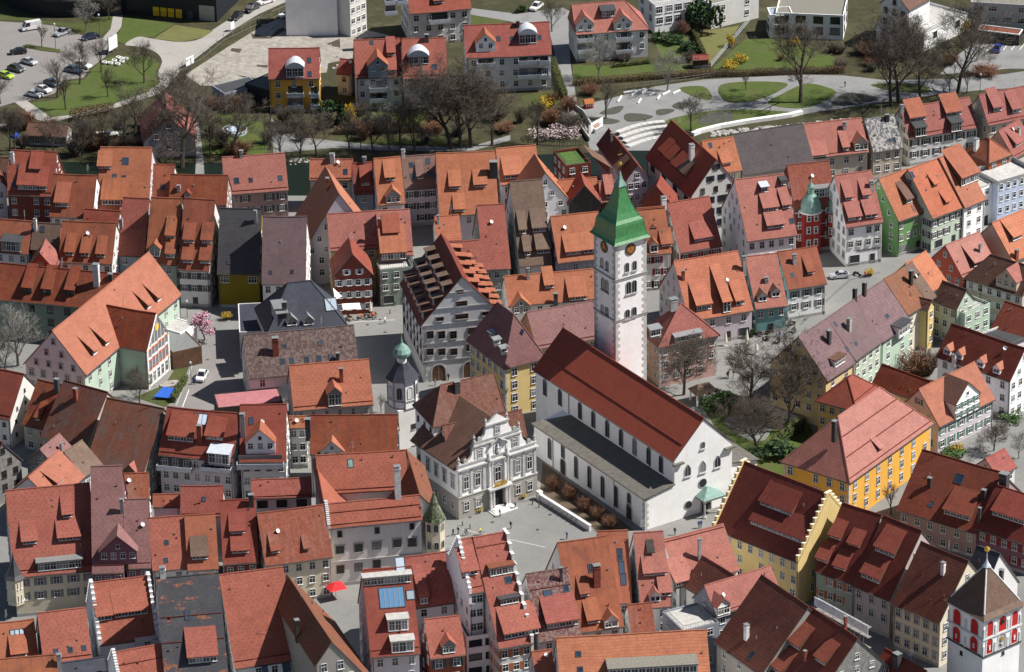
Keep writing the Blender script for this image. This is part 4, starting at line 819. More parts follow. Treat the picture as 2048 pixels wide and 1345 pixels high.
H('beige shuttered house with dark hip roof and pink-roofed cross gable', (1740, 190), (2080, 290), (1645, 405), 8.5, 'brown', 'beige', pitch=47, f=6, shut='shut_white', ha=3.5, d=[('g', 1860, 455, 5.0, 2.2, 'pinkred')])
H('white house under a long dark red roof with four little hipped dormers', (1440, 720), (2010, 912), (1310, 970), 8.6, 'darkred', 'white', pitch=48, d=[('g', 1405, 962, 1.7, 1.3, 'salmon'), ('g', 1495, 997, 1.7, 1.3, 'salmon'), ('g', 1660, 1057, 1.7, 1.3, 'salmon'), ('g', 1785, 1107, 1.7, 1.3, 'salmon')], f=5, bb=4, ch=[(1462, 1030, 1.8, 'chimney_white', .8)])
H('dark red low roof with solar glazing behind the black slate house', (1850, 550), (2150, 640), (1700, 770), 6, 'darkred', 'greywhite', pitch=40)
BOX('flat roof terrace cluttered with dark panels beside the four-dormer white house', (1690, 790), (1900, 905), (2150, 800), 7, 'greywhite', 'metal_dark', par=.4, L2=9, rail=True, f=0, a=0)
T('D5')
H('dark rusty barn roof wedged behind the white house with green shutters', (905, 30), (1280, 165), (835, 195), 6, 'rusty', 'greywhite', pitch=45, f=0)
H('white house with green shutters and a brown-roofed cross gable', (1190, 225), (1620, 15), (1385, 500), 6.4, 'salmon', 'lilac', pitch=49, d=[('g', 1560, 415, 7.4, 3.4, 'brown', 'white')], f=6, a=2, shut='shut_green')
bh = HIP('golden yellow hospital building with a vast pink hipped roof', (120, 790), (660, 950), (1320, 490), 9.0, (560, 442), 'pinkhip', 'golden', kf=1.0, ch=[(540, 585, 3.0, 'wood_dark', .9)], d=[('s', 893, 690, 1.3, .7)], f=7, a=5, w=1.15, h=1.7, sg=(.06, .37, .68), quoin='quoin')
HIP('yellow annex with dark hipped roof and pink cap behind the hospital building', (375, 330), (715, 400), (960, 240), 8.0, (660, 133), 'red', 'yellow', kf=1.0, f=3, a=4, sg=(.3,))
H('long dark red roof with two skylights and a ribbon dormer by the bare courtyard tree', (1215, 690), (1830, 865), (1000, 1150), 5.5, 'darkred', 'brownpink', pitch=43, d=[('s', 1480, 1215, 5.5, 1.3)], sky=[(1500, 915, 1.6, 1.8), (1285, 1110, .9, 1.1)], ch=[(1272, 972, 1.6, 'wood_dark'), (1688, 1065, 1.6, 'wood_dark'), (1845, 945, 1.8, 'metal_dark', 1.6)])
H('dark red roof with a six-pane ribbon dormer above plum-coloured walls', (1780, 960), (2200, 1095), (1640, 1300), 6.5, 'darkred', 'purple', pitch=45, d=[('s', 1875, 1235, 7.0, 1.3, 'red')], f=5, shut='shut_red', ch=[(1655, 1240, 2.6, 'metal_dark', .5)])
H('little pinkish roofs group gable behind the long dark red roof', (1700, 760), (1850, 680), (1935, 830), 5, 'pantilered', 'greywhite', pitch=42)
T('E5')
H('yellow house with crow-stepped gables and two long ribbon dormers', (1710, 470, 'D4'), (500, 1030, 'D5'), (105, 440), 9.6, 'darkred', 'paleyellow', pitch=50, d=[('s', 90, 105, 7.5, 1.2), ('s', 100, 285, 12.5, 1.2)], step='ab', capm='stonecap_yellow', f=8, bb=2, w=1.1, h=1.6, kind='w')
H('sage green house with four shed dormers and orange shutters', (600, 40), (905, 140), (315, 545), 8, 'darkred', 'sage', pitch=50, d=[('s', 545, 322, 2.5, .9, 'red'), ('s', 690, 378, 2.6, .8, 'red'), ('s', 445, 498, 2.5, .9, 'red'), ('s', 580, 558, 2.6, .9, 'red')], f=4, shut='shut_orange')
H('pinkish grey house with two big stacked shed dormers', (920, 140), (1215, 258), (660, 670), 8, 'darkred', 'pinkgrey', pitch=50, d=[('s', 925, 442, 4.4, 1.3, 'red'), ('s', 815, 642, 4.2, 1.3, 'red')], f=3, kind='q')
H('cream mural house with ribbed rusty pantile roof', (1205, 340), (1575, 490), (925, 795), 9.2, 'pantiledark', 'cream', pitch=50, ch=[(1375, 585, 2.0, 'chimney_white', .7)], f=5, kind='q', h=1.5)
H('dark slate roof with grey plaster gable behind the red-arched gate tower', (1635, 370), (1815, 435), (1440, 800), 9.5, 'slate', 'greywhite', pitch=52, f=1, bb=0, ch=[(1822, 640, 2.0, 'metal_dark', .7)])
T('E4')
H('wide dark ribbed pantile roof with a slim white chimney', (1240, 595), (1605, 842), (855, 1100), 8, 'pantiledark', 'stone', pitch=46, ch=[(1125, 1085, 2.6, 'chimney_white', .8)], sky=[(1165, 1215, .9, 1.4)], f=3)
T('E5')
H('dark red roof with three shed dormers and a grey boarded gable', (360, 840), (722, 1085), (20, 1320), 8, 'darkred', 'wood_grey', pitch=47, d=[('s', 232, 1155, 3.0, 1.1, 'red'), ('s', 432, 1275, 2.8, 1.1, 'red'), ('s', 95, 1345, 3.2, 1.1, 'red')], ch=[(315, 1250, 1.6, 'chimney_brick', .5), (625, 985, 1.6, 'chimney_brick', .5)], bb=2, f=2)
H('dark red roof with a green-capped chimney before the mural house', (930, 1160), (1250, 1335), (790, 1370), 7.5, 'darkred', 'wood_grey', pitch=45, ch=[(1022, 1300, 2.4, 'metal_dark', 1.2)], f=0)
T('E4')
H('salmon roof with patched mortar ridge and a white boarded gable dormer', (800, 680), (1310, 522), (905, 910), 9, 'pinkred', 'bluegrey', pitch=47, d=[('g', 950, 905, 2.8, 2.0, 'pinkred', 'white')], a=1)
BOX('grey flat terrace house with wire railing and a tall concrete chimney', (500, 870), (640, 1030), (905, 950), 8.5, 'bluegrey', 'concrete', par=.3, rail=True, f=2, a=2)
H('pink roof with a slim grey flue and one broad shed dormer beside the church forecourt', (485, 325), (950, 205), (590, 690), 8.0, 'pinkred', 'white', pitch=48, d=[('s', 645, 680, 3.6, 1.3)], ch=[(765, 485, 4.2, 'chimney_grey', .6)], sg=(.93,))
H('dark red cross roof running into the pink roof with the slim grey flue', (785, 450), (1035, 600), (700, 720), 8.0, 'pantiledark', 'offwhite', pitch=46, f=0)
H('narrow red-tiled house with white side wall and two tiers of small dormers', (255, 275), (487, 258), (545, 840), 8, 'pinkred', 'white', pitch=50, d=[('s', 390, 432, 1.1, .6, 'wood_dark'), ('s', 382, 608, 2.2, 1.0), ('s', 470, 600, 2.2, 1.0), ('g', 425, 805, 2.0, 1.4), ('s', 502, 765, 2.2, 1.2)], f=2)
T('E3')
H('mossy orange roof with tall brick chimney and a white gable dormer', (1205, 350), (1590, 295), (1440, 1035), 8.5, 'orangemoss', 'greywhite', pitch=50, d=[('s', 1420, 765, 1.7, 1.0), ('s', 1490, 972, 2.4, 1.1), ('g', 1625, 1005, 2.6, 1.6, 'orange', 'white')], sky=[(1468, 545, .9, 1.5)], ch=[(1512, 665, 3.6, 'chimney_brick', 1.2)], a=2)
H('red roof with a vertical blue glass strip beside the mossy orange roof', (1515, 262), (1752, 252), (1830, 810), 8.3, 'orange', 'greywhite', pitch=50, sky=[(1690, 440, .9, 2.2, 'glass_blue'), (1705, 540, .9, 2.2, 'glass_blue'), (1718, 630, .9, 2.0, 'glass_blue')])
H('low mottled orange roof between the mossy orange roof and the narrow red-tiled house', (1745, 825), (1935, 808), (1795, 1040), 6.5, 'mottled', 'greywhite', pitch=46, f=0)
H('broad orange pantile roof carrying a long gravel-topped glazed dormer', (1200, 1080), (2357, 1015), (2480, 1480), 8, 'pantile', 'white', pitch=48, d=[('t', 1945, 1440, 15.5, 3.6, 'gravelroof', 'metal_grey')], sky=[(1370, 1205, .9, .9), (1385, 1325, .9, .9)], a=1)
H('small orange roof with white gable below the gravel-topped dormer house', (1010, 1185), (1165, 1165), (1030, 1420), 7.5, 'orangedot', 'lilac', pitch=48, a=1)
H('house with red and white chequered tiles and a wide brown shed dormer', (965, 590), (1290, 540), (1100, 1110), 8.5, 'mosaic', 'lilac', pitch=50, d=[('s', 1250, 1000, 6.0, 1.5, 'pantilered', 'metal_dark')], sky=[(1138, 745, 1.4, 1.4), (1275, 697, .9, 1.4)], ch=[(1238, 640, 2.4, 'metal_dark', .5)], sg=(.75,))
bsp = H('red house with solar panels, a black metal dormer and one stepped gable', (560, 310), (825, 262), (785, 1165), 8.5, 'reddot', 'offwhite', pitch=50, d=[('t', 785, 600, 4.6, 1.8, 'solar', 'bluegrey'), ('t', 842, 825, 3.6, 1.3, 'metal_dark'), ('s', 935, 1075, 6.6, 1.5)], sky=[(832, 635, 1.2, 1.2)], step='b', sg=(.9,), f=3, shut='shut_orange')
H('slim red roof strip with a left stepped gable next to the solar panel house', (440, 325), (560, 305), (460, 755), 10.5, 'reddot', 'white', pitch=50, zr=bsp.zr, d=[('s', 540, 605, 3.0, 1.3)], step='a', sg=(.1, .7), f=2)
H('red dotted roof with a white chimney, shadowed by the neighbouring stepped gable', (35, 460), (355, 415), (225, 838), 10.5, 'reddot', 'white', pitch=50, d=[('s', 185, 825, 1.7, 1.8)], ch=[(378, 530, 3.2, 'chimney_white', .9)])
H('red-walled house with one gable dormer above white windows', (185, 940), (460, 905), (245, 1245), 8.5, 'reddot', 'red', pitch=50, d=[('g', 377, 1203, 2.4, 1.8, 'reddot', 'wood_grey')], f=2, w=1.3, shut='shut_dark')
BOX('modern white house with a decked roof terrace and dark glass', (480, 950), (510, 1075), (760, 1020), 8.5, 'white', 'gravelroof', par=.9, L2=9, f=2, a=1, w=2.4, h=1.3, kind='p', fr='frame_dark')
T('E2')
bt = H('white gable house with a flat roof terrace and stacked box dormers', (1245, 560), (1625, 528), (1420, 1225), 11, 'red', 'lilac', pitch=50, f=3, a=5, d=[('t', 1440, 672, 8.5, 1.7, 'concrete', 'roof_red'), ('t', 1525, 1030, 3.6, 2.4, 'concrete', 'white'), ('t', 1560, 1195, 4.0, 2.4, 'concrete', 'white')], sky=[(1475, 770, 4.4, 3.6, 'glass_azure'), (1618, 750, 1.4, 1.6, 'glass_sky'), (1540, 525, 1.6, 3.0, 'glass_sky')])
H('large even orange dotted roof without dormers', (145, 600), (640, 530), (240, 1325), 8.5, 'orangedot', 'white', pitch=50, sky=[(500, 1328, .9, 1.2), (665, 1310, 1.3, 1.5)], f=4)
H('grey gable house under a twisted mossy orange roof', (1012, 1112), (668, 590), (1282, 1325), 9, 'moss', 'stone', pitch=53, back=.38, f=0, a=1, bb=1, w=1.3, h=2.0, ch=[(748, 1065, 3.0, 'wood_dark', .8)])
T('E1')
H('rear orange roof between white stepped gables with two broad dormers', (690, 660), (1150, 600), (765, 1140), 8.5, 'orangedot', 'white', pitch=50, d=[('s', 805, 950, 2.8, 1.3), ('s', 1010, 915, 6.0, 1.3)], step='ab', f=0, sg=(.62,))
H('front orange roof between white stepped gables at the foot of the light well', (860, 1195), (1320, 1110), (885, 1440), 8.5, 'orangedot', 'white', pitch=50, step='ab', f=4, sg=(.55,))
BOX('small flat white roof box in the shaded light well', (1025, 1050), (1040, 1090), (1225, 1060), 9.0, 'lilac', 'cream_cloth', par=.1, L2=3.5, f=1, a=0)
H('charcoal roof with scattered orange replacement tiles and one wide dormer', (1195, 622), (1682, 580), (1425, 1390), 8.5, 'slatepatch', 'white', pitch=50, d=[('s', 1560, 1275, 5.2, 1.6, 'reddot')], sky=[(1442, 905, .9, 1.6)], sg=(.35, .6), f=3, ch=[(1252, 600, 1.4, 'chimney_white', 1.0)])
H('red roof with a saw-tooth shadow from the stepped gable', (285, 890), (660, 845), (330, 1285), 7.5, 'reddot', 'greywhite', pitch=50, sky=[(430, 1185, .7, .8), (541, 1172, .7, .9), (645, 1157, .7, .8)])
H('orange roof with a triple skylight dormer at the lower street', (-40, 970), (262, 935), (330, 1220), 7.5, 'orange', 'greywhite', pitch=48, d=[('s', 150, 1228, 2.8, 1.0)], sky=[(97, 1055, .8, 1.6, 'glass_sky'), (133, 1050, .8, 1.6, 'glass_sky'), (170, 1045, .8, 1.6, 'glass_sky')])
H('worn orange roof with a grey chimney in front of the triple skylight roof', (-60, 1250), (440, 1205), (465, 1470), 7, 'orangemoss', 'greywhite', pitch=48, ch=[(458, 1290, 2.0, 'chimney_grey', .8)])
H('small charcoal roof beside the front stepped gable', (455, 1278), (800, 1225), (480, 1420), 6.5, 'slate', 'greywhite', pitch=48)
bs = H('cream shuttered corner house with a black-spired corner bay and a loggia', (40, 1005, 'D1'), (690, 945, 'D1'), (170, 615), 8.4, 'reddot', 'cream', pitch=50, d=[('s', 520, 160, 1.8, 1.1), ('s', 230, 365, 2.8, 1.1), ('s', 535, 335, 4.2, 1.1), ('t', 460, 560, 8.2, 1.9, 'zinc')], f=5, rows=2, shut='shut_grey')
H('mauve-roofed plum house with a big purple gable dormer', (695, 820, 'D1'), (940, 812, 'D1'), (705, 590), 9.2, 'mauve', 'purple', pitch=50, d=[('g', 912, 505, 6.8, 2.4, 'mauve', 'purple')], ch=[(940, 112, 2.4, 'chimney_grey', .7)], f=3, extR=0)
H('lower mauve roof slope beside the plum house', (942, 1075, 'D1'), (1140, 1065, 'D1'), (1125, 545), 9.0, 'mauve', 'purple', pitch=50, f=2)
H('red dotted roof with two tiny skylights in the lower row', (1140, 160), (1412, 140), (1132, 572), 8.5, 'reddot', 'greywhite', pitch=50, sky=[(1280, 348, .7, .8), (1275, 485, .7, .8)])
H('orange roof with one brown mossy shed dormer in the lower row', (1415, 140), (1655, 125), (1692, 552), 8.5, 'orange', 'greywhite', pitch=50, d=[('s', 1537, 482, 3.0, 1.1, 'brownmoss')])
T('E2')
H('red roof with two eyebrow dormers one above the other', (150, 25), (425, 10), (165, 520), 8.5, 'red', 'darkred', pitch=50, d=[('s', 290, 283, 2.8, 1.0), ('s', 312, 433, 3.2, 1.0)], ch=[(395, 60, 2.0, 'metal_dark', .9)], f=3)
H('mottled mossy roof with two tiny dormers beside the courtyard mansion', (435, 125), (810, 75), (465, 535), 8.5, 'mottled', 'cream', pitch=50, d=[('s', 582, 433, 1.6, 1.0), ('s', 822, 403, 1.1, .7)], f=5, extR=3.5)
T('D2')
H('red dotted roof over a glazed attic terrace next to the stepped mansion gable', (775, 692), (1240, 672), (820, 838), 11, 'reddot', 'greywhite', pitch=45, f=3, w=2.2, h=1.8, kind='p')
H('red dotted roof with antenna mast and snow ladder', (235, 740), (565, 735), (240, 975), 10, 'reddot', 'greywhite', pitch=50, f=0, sky=[(415, 840, .6, .8)])
H('small orange roof with white parapet beside the antenna roof', (20, 805), (230, 800), (20, 905), 10, 'orange', 'white', pitch=45, f=0)
H('lilac terrace house with twin hooded loggias and a metal box dormer', (130, 130), (700, 185), (350, 530), 9.5, 'red', 'lilac', pitch=47, d=[('s', 235, 400, 5.2, 1.4), ('s', 495, 388, 3.6, 1.1), ('m', 530, 575, 4.2, 2.2, 'metal_light', 'bluegrey')], sky=[(385, 225, 2.8, 2.2, 'glass_sky')], ch=[(385, 395, 3.2, 'chimney_brick', .9)], f=7, bal=[(200, 600, 7.0), (520, 610, 6.0)])
H('red-roofed house with a big timbered gable dormer over a white balcony awning', (690, 115), (1050, 110), (670, 560), 9.5, 'red', 'greywhite', pitch=49, d=[('g', 850, 495, 5.6, 2.6, 'orange', 'white')], sky=[(778, 240, .8, 1.4)], ch=[(715, 350, 4.4, 'metal_grey', .9)], f=4, bal=[(850, 580, 9.0)])
H('small orange roof lit above white windows next to the timbered gable dormer', (1060, 205), (1205, 200), (1160, 295), 9, 'orange', 'offwhite', pitch=46, f=2)
H('long rusty orange roof with a side gable behind the courtyard mansion', (1230, 195), (1905, 190), (1240, 500), 9, 'rusty', 'greywhite', pitch=49, d=[('g', 1400, 500, 4.5, .8, 'salmon', 'offwhite')], ch=[(1215, 345, 3.2, 'metal_dark', 1.0)])
T('C2')
H('long brown chequered pantile roof with five skylights', (255, 500), (1105, 425), (290, 840), 6.5, 'mosaicbrown', 'greywhite', pitch=46, ch=[(505, 645, 3.4, 'chimney_brick', 1.2), (982, 695, 1.4, 'metal_dark', .6)], sky=[(558, 705), (628, 700), (745, 690), (838, 680), (932, 672), (575, 588, .7, .7), (845, 565, .7, .7)], f=4, a=1)
H('orange dotted house with a tall pointed dormer in front of the chequered pantile roof', (605, 735), (1220, 685), (650, 1085), 6.5, 'orangedot', 'pinkgrey', pitch=48, d=[('g', 962, 1052, 2.8, 3.0, 'orangedot', 'wood_grey')], ch=[(1010, 855, 2.6, 'chimney_brick', .7)], f=6, w=.9)
HIP('blue slate hipped hall with two little metal-roofed dormers', (330, 300), (430, 500), (1062, 430), 8.5, (705, 90), 'slate', 'greywhite', kf=.95, d=[('t', 500, 380, 6.5, 2.6, 'slate', 'roof_slate'), ('g', 630, 432, 2.2, 1.2, 'metal_grey', 'metal_grey'), ('g', 757, 428, 2.2, 1.2, 'metal_grey', 'metal_grey')], ch=[(572, 330, 2.2, 'metal_dark', .9)], sky=[(930, 265, 2.4, 2.6, 'glass_sky')], f=0, a=0)
BOX('low slate-topped side wing of the hipped hall with three round vents', (215, 260), (225, 480), (440, 470), 6.0, 'greywhite', 'roof_slate', par=.25, f=0, a=0)
T('B2')
H('red gable restaurant with white shutters and a dark sign band', (1095, 880), (1070, 745), (942, 1048), 8.8, 'red', 'red', pitch=50, f=0, a=4, bb=4, shut='shut_white', w=1.0, h=1.4, attic=True)
H('salmon dotted roof with a pale yellow side wall behind the red gable restaurant', (895, 570), (1275, 545), (915, 858), 10, 'pinkred', 'paleyellow', pitch=48, f=3)
H('soot-stained salmon roof with hooded dormer and terrace loggia', (1275, 545), (1535, 530), (1572, 885), 9.5, 'pinkred', 'greywhite', pitch=48, d=[('s', 1395, 745, 3.4, 1.2, 'red'), ('s', 1412, 925, 5.4, 1.9, 'orange')], ch=[(1300, 680, 2.0, 'chimney_brick', .6)])
T('C2')
BOX('grey-green house with cluttered roof terrace beside the red gable restaurant', (1270, 980, 'B2'), (1305, 1000, 'B2'), (1560, 985, 'B2'), 8.6, 'greengrey', 'terrace', par=.5, L2=5, rail=True, f=3, a=0, shop=True)
T('C3')
H('wide mauve roof with shiny worn upper slope beside the church tower', (895, 325), (1400, 238), (970, 612), 10.5, 'mauve', 'paleyellow', pitch=46, f=4)
HIP('yellow corner house with mauve hipped roof and three metal dormers', (495, 530), (720, 765), (1010, 655), 11, (865, 392), 'mauve', 'paleyellow', kf=.9, d=[('m', 625, 520, 1.5, 1.1, 'metal_grey', 'frame_grey'), ('m', 670, 575, 1.5, 1.1, 'metal_grey', 'frame_grey'), ('m', 725, 640, 1.5, 1.1, 'metal_grey', 'frame_grey')], f=2, a=6, w=1.3, h=1.7, quoin='quoin', sky=[(860, 480, .8, 1.0)])
H('orange-red roof with a dark timber gable dormer and a broad hooded dormer', (645, 1050, 'B3'), (1335, 990, 'B3'), (600, 1290, 'B3'), 8, 'orange', 'offwhite', pitch=46, d=[('g', 855, 325, 3.8, 1.4, 'orange', 'wood_grey'), ('s', 1072, 145, 2.0, 1.1), ('s', 1290, 238, 3.8, 1.2)], ch=[(908, 70, 2.2, 'chimney_grey', .6), (1120, 262, 2.2, 'metal_dark', .8)])
T('C1')
H('long brown-roofed green house with three hooded dormers and a tall white chimney', (-60, 95), (920, 185), (0, 385), 8.5, 'rusty', 'greengrey', pitch=46, d=[('s', 210, 335, 2.0, 1.5), ('s', 360, 345, 2.0, 1.5), ('s', 540, 352, 2.0, 1.5)], ch=[(745, 265, 4.4, 'chimney_white', 1.2), (850, 225, 1.0, 'metal_dark', .9)], f=7, w=1.2, kind='w', fr='frame_dark')
bg_ = H('mint green school with a great salmon roof and four hooded dormers', (400, 625), (1145, 15), (660, 970), 8.5, 'salmon', 'mint', pitch=50, d=[('s', 1222, 398, 1.6, 1.3), ('s', 1145, 455, 1.6, 1.3), ('s', 822, 735, 1.6, 1.3), ('s', 730, 808, 1.6, 1.3)], f=10, a=5, gm='greywhite', kind='q', w=1.05, h=1.5)
bw = H('mint green cross wing with dark rusty roof and painted glass gable', (820, 425), (1200, 490), (930, 748), 8.6, 'rusty', 'mint', pitch=52, f=0, bb=0, attic=False, gm='white')
BOX('low brown annex with ribbed metal roof beside the painted glass gable', (1240, 560), (1325, 790), (1470, 700), 4.0, 'wood_brown', 'zinc', par=.12, f=0, a=0)
BOX('white ground-floor extension with pale flat roof behind the brown annex', (1320, 600), (1385, 640), (1480, 560), 4.2, 'white', 'concrete', par=.15, L2=12, f=0, a=0)
T('D1')
H('red roof ending in a tall weathered white gable wall', (-320, 10), (185, 108), (0, 450), 6.5, 'red', 'weathered', pitch=48, bb=3, w=.7, h=.9, fr='frame_dark')
H('rusty roof with a lit salmon hood and a chimney beside the weathered white gable', (290, 150), (482, 192), (170, 500), 5.5, 'rusty', 'beige', pitch=46, ch=[(440, 238, 2.4, 'metal_dark', .9)], d=[('s', 290, 470, 1.2, 1.0)], f=2)
H('grey lichen-covered rusty roof with a dark chimney', (490, 155), (830, 250), (370, 610), 6, 'greymoss', 'beige', pitch=46, ch=[(583, 305, 2.2, 'chimney_brick', .8)])
H('wide lichen-streaked rusty roof with a pink hatch dormer', (820, 290), (1262, 375), (650, 800), 6, 'greymoss', 'stone', pitch=46, d=[('g', 1000, 870, 2.4, .6, 'pinkred', 'wood_brown')])
H('weathered grey boarded house with a narrow red roof edge', (-120, 560), (20, 640), (-160, 860), 7.5, 'darkred', 'wood_grey', pitch=50, bb=3, fr='frame_dark')
H('mauve slate roof above the weathered grey boarded wall', (305, 690), (458, 565), (560, 730), 7, 'mauve', 'wood_grey', pitch=42, a=2, f=0, ch=[(472, 700, 1.4, 'metal_grey', .5)])
H('salmon roof with a slanted shed dormer above the cream corner house', (215, 905), (455, 690), (650, 905), 7, 'salmon', 'greywhite', pitch=42, d=[('s', 460, 950, 3.0, .9)])
H('mauve roof with yellow lichen patches behind the salmon roof', (490, 712), (632, 615), (790, 805), 7, 'brownmoss', 'greywhite', pitch=42)
H('patchy orange roof with a white fire wall next to the mauve-roofed plum house', (945, 875), (1145, 865), (950, 1085), 9.5, 'mottled', 'white', pitch=48)
T('A1')
H('grey gable workshop with dark red left slope and salmon right slope in the garden', (1290, 900), (1270, 700), (1505, 1015), 4.2, 'pinkred', 'grey', pitch=43, f=1, a=1, bb=1, d=[('s', 1440, 900, 3.0, .8)])
H('low brown garden hut beside the boat', (215, 940), (530, 955), (165, 1040), 2.6, 'brown', 'wood_grey', pitch=35, f=2)
T('A2')
by = H('yellow house with ribbed red roof and a barrel-vaulted metal dormer', (140, 375), (535, 368), (150, 612), 8.4, 'pantilered', 'golden', pitch=46, d=[('b', 347, 600, 4.2, 2.6, None, 'bluegrey')], sky=[(455, 465), (460, 570)], f=3, bb=1, bal=[(495, 735, 2.2), (500, 820, 2.2), (350, 730, 4.0), (350, 820, 4.0)])
H('grey house with hipped bay tower and red dotted roof', (795, 310), (1155, 295), (805, 605), 8.2, 'reddot', 'greywhite', pitch=46, d=[('g', 985, 600, 4.6, 3.2, 'orange', 'bluegrey'), ('s', 1085, 432, 1.8, 1.1), ('s', 1095, 562, 1.8, 1.0)], f=4, sky=[(935, 330, .7, .9)], bal=[(985, 690, 4.2), (985, 770, 4.2)])
H('red-roofed house with a barrel-vaulted dormer next to the hipped bay tower', (1165, 300), (1505, 290), (1520, 600), 8.2, 'reddot', 'greywhite', pitch=46, d=[('b', 1295, 500, 4.8, 2.2)], sky=[(1420, 515, 1.1, 1.2)], ch=[(1358, 315, 1.4, 'metal_dark', .9)], f=3)
H('low red side roof attached to the grey house with hipped bay tower', (690, 452), (800, 462), (705, 572), 5.5, 'pantilered', 'greywhite', pitch=40)
H('ribbed red roof house with a pointed balcony gable and a curved metal bay', (1640, 198), (2301, 170), (1652, 452), 9, 'pantilered', 'greywhite', pitch=46, d=[('g', 1812, 400, 4.6, 2.4, 'orange', 'white'), ('b', 2136, 340, 4.2, 2.6, None, 'bluegrey')], sky=[(1910, 300), (2015, 300), (2225, 290)], f=6, ch=[(2058, 205, 1.2, 'metal_dark', .8)], bal=[(1812, 500, 4.2), (2140, 480, 5.0), (2250, 480, 3.0), (2140, 590, 5.0), (2250, 590, 3.0)])
BOX('plain white apartment block behind the excavation', (275, -120), (270, 0), (665, 0), 9.5, 'white', 'gravelroof', f=0, a=0, L2=12)
BOX('white apartment block with dark windows next to the plain white block', (700, -20), (765, -35), (940, -60), 11, 'offwhite', 'gravelroof', f=3, a=0, L2=12)
H('cream apartment house with red roofs and balconies at the top of the gardens', (1185, -150), (1660, -190), (1400, 95), 8.5, 'red', 'offwhite', pitch=42, f=5, bb=3, w=1.3, d=[('s', 1450, 30, 2.5, 1.0)], bal=[(1080, 20, 3.0), (1080, 100, 3.0), (1160, 20, 3.0), (1450, 165, 5.0)])
T('A3')
H('wide salmon-roofed villa with two gabled balcony bays', (550, 35), (960, 5), (570, 270), 7.2, 'pinkred', 'greywhite', pitch=44, d=[('g', 655, 245, 4.4, 2.0), ('g', 948, 235, 4.4, 2.0), ('m', 832, 135, 3.4, 1.6, 'metal_dark')], f=6, bb=2, hb=5, bal=[(655, 310, 4.0), (655, 395, 4.0), (948, 300, 4.0), (948, 395, 4.0)])
H('small dark red garden shed with a red roof', (1478, 425), (1602, 420), (1480, 465), 2.3, 'red', 'wood_brown', pitch=32, f=0)
BOX('white stepped apartment terraces beside the salmon-roofed villa', (1150, -60), (1190, 40), (1440, -30), 7.5, 'white', 'concrete', f=4, a=2, w=1.8, h=1.8, L2=10, rail=True)
BOX('off-white house with flat mossy carport above the lawn', (1560, 0), (1625, 35), (1990, -50), 6.5, 'offwhite', 'gravelroof', f=2, a=1, L2=11)
T('A4')
BOX('white modern villa with dark upper floor and framed winter garden', (160, -40), (190, 95), (690, 140), 6.5, 'white', 'gravelroof', f=4, a=2, w=2.4, h=1.8, kind='p', fr='frame_dark', L2=12)
BOX('white cube winter garden with open glass sides on the lawn', (140, 95), (150, 112), (320, 105), 6.2, 'white', 'glass_sky', f=1, a=1, w=3.2, h=2.2, kind='p', L2=5)
H('tall white gable house with terraced balconies beside the lawn', (1080, -60), (1250, -150), (1225, 60), 10, 'brown', 'white', pitch=42, f=0, a=3, bb=3, w=1.2, fr='frame_dark')
BOX('white stepped balcony terraces with glass rails on the tall white gable house', (1130, 110), (1300, 260), (1420, 60), 4.5, 'white', 'concrete', f=2, a=2, rail=True, w=1.8, h=2.0, kind='p')
BOX('dark grey apartment block with covered parking at the top edge', (1640, -80), (1650, 15), (2200, 60), 7, 'grey', 'gravelroof', f=5, a=1, L2=14, w=2.0)
BOX('flat brown-gravel carport with white rim beside the car park', (1720, 182), (1700, 222), (2010, 262), 3.0, 'wood_dark', 'solar', par=.25, rim='white', f=0, a=0)
# ------------------------------------------------------------------ landmarks
_ga = P((960, 1003, 'D4')); CRZ = math.atan2(.5384, .8427)
m_, n_, b_, N_, L_ = _nodes('spire_green'); b_.inputs['Base Color'].default_value = (.06, .25, .075, 1); b_.inputs['Roughness'].default_value = .3; b_.inputs['Specular IOR Level'].default_value = .6
_tc = N_('TexCoord'); _mp = N_('Mapping'); L_(_tc.outputs['Object'], _mp.inputs[0]); _mp.inputs['Scale'].default_value = (1.6, 1.6, .35); _nz = N_('TexNoise', i_Scale=1.6, i_Detail=8.0, i_Roughness=.7); L_(_mp.outputs[0], _nz.inputs['Vector'])
L_(mixc(N_, L_, ramp(N_, L_, _nz.outputs[0], .3, .7), (.02, .12, .035), (.075, .24, .085)), b_.inputs['Base Color'])
_bp = N_('Bump', i_Strength=.25, i_Distance=.05); _n2 = N_('TexNoise', i_Scale=5.0, i_Detail=3.0); L_(_tc.outputs['Object'], _n2.inputs['Vector']); L_(_n2.outputs[0], _bp.inputs['Height']); L_(_bp.outputs[0], b_.inputs['Normal'])
F = Frame('church', _ga, CRZ, 'white parish church with long red nave roof and low grey aisle roofs', 'church')
xl, xr, xm, zE, zA, LN = 6.8, 20.2, 13.5, 12.9, 20.0, 48.0
m = MB(); m.xprism([(xl, 0), (xr, 0), (xr, zE-.2), (xm, zA-.3), (xl, zE-.2)], 0, LN, 'wall_church', y=True); m.build('nave_wall', F.e, block=True)
m = MB(); tn = (zA-zE)/(xm-xl+.4)
for s in (-1, 1):
    xe = xm+s*(xm-xl+.45); q = [(xm, -.15, zA), (xe, -.15, zE-.05), (xe, LN+.3, zE-.05), (xm, LN+.3, zA)]; lo = [(a, b, c-.28) for a, b, c in q]
    m.face(q if s < 0 else q[::-1], 'roof_church')
    for i in range(4): j = (i+1) % 4; m.face([q[i], lo[i], lo[j], q[j]], 'flash' if i in (0, 2) else 'roof_church')
    m.face(lo[::-1], 'flash')
ro = m.build('nave_roof', F.e, block=True)
m = MB(); m.tube([(xm, -.15, zA+.03), (xm, LN+.3, zA+.03)], .14, 'roof_church', 5); m.build('ridge_cap', ro)
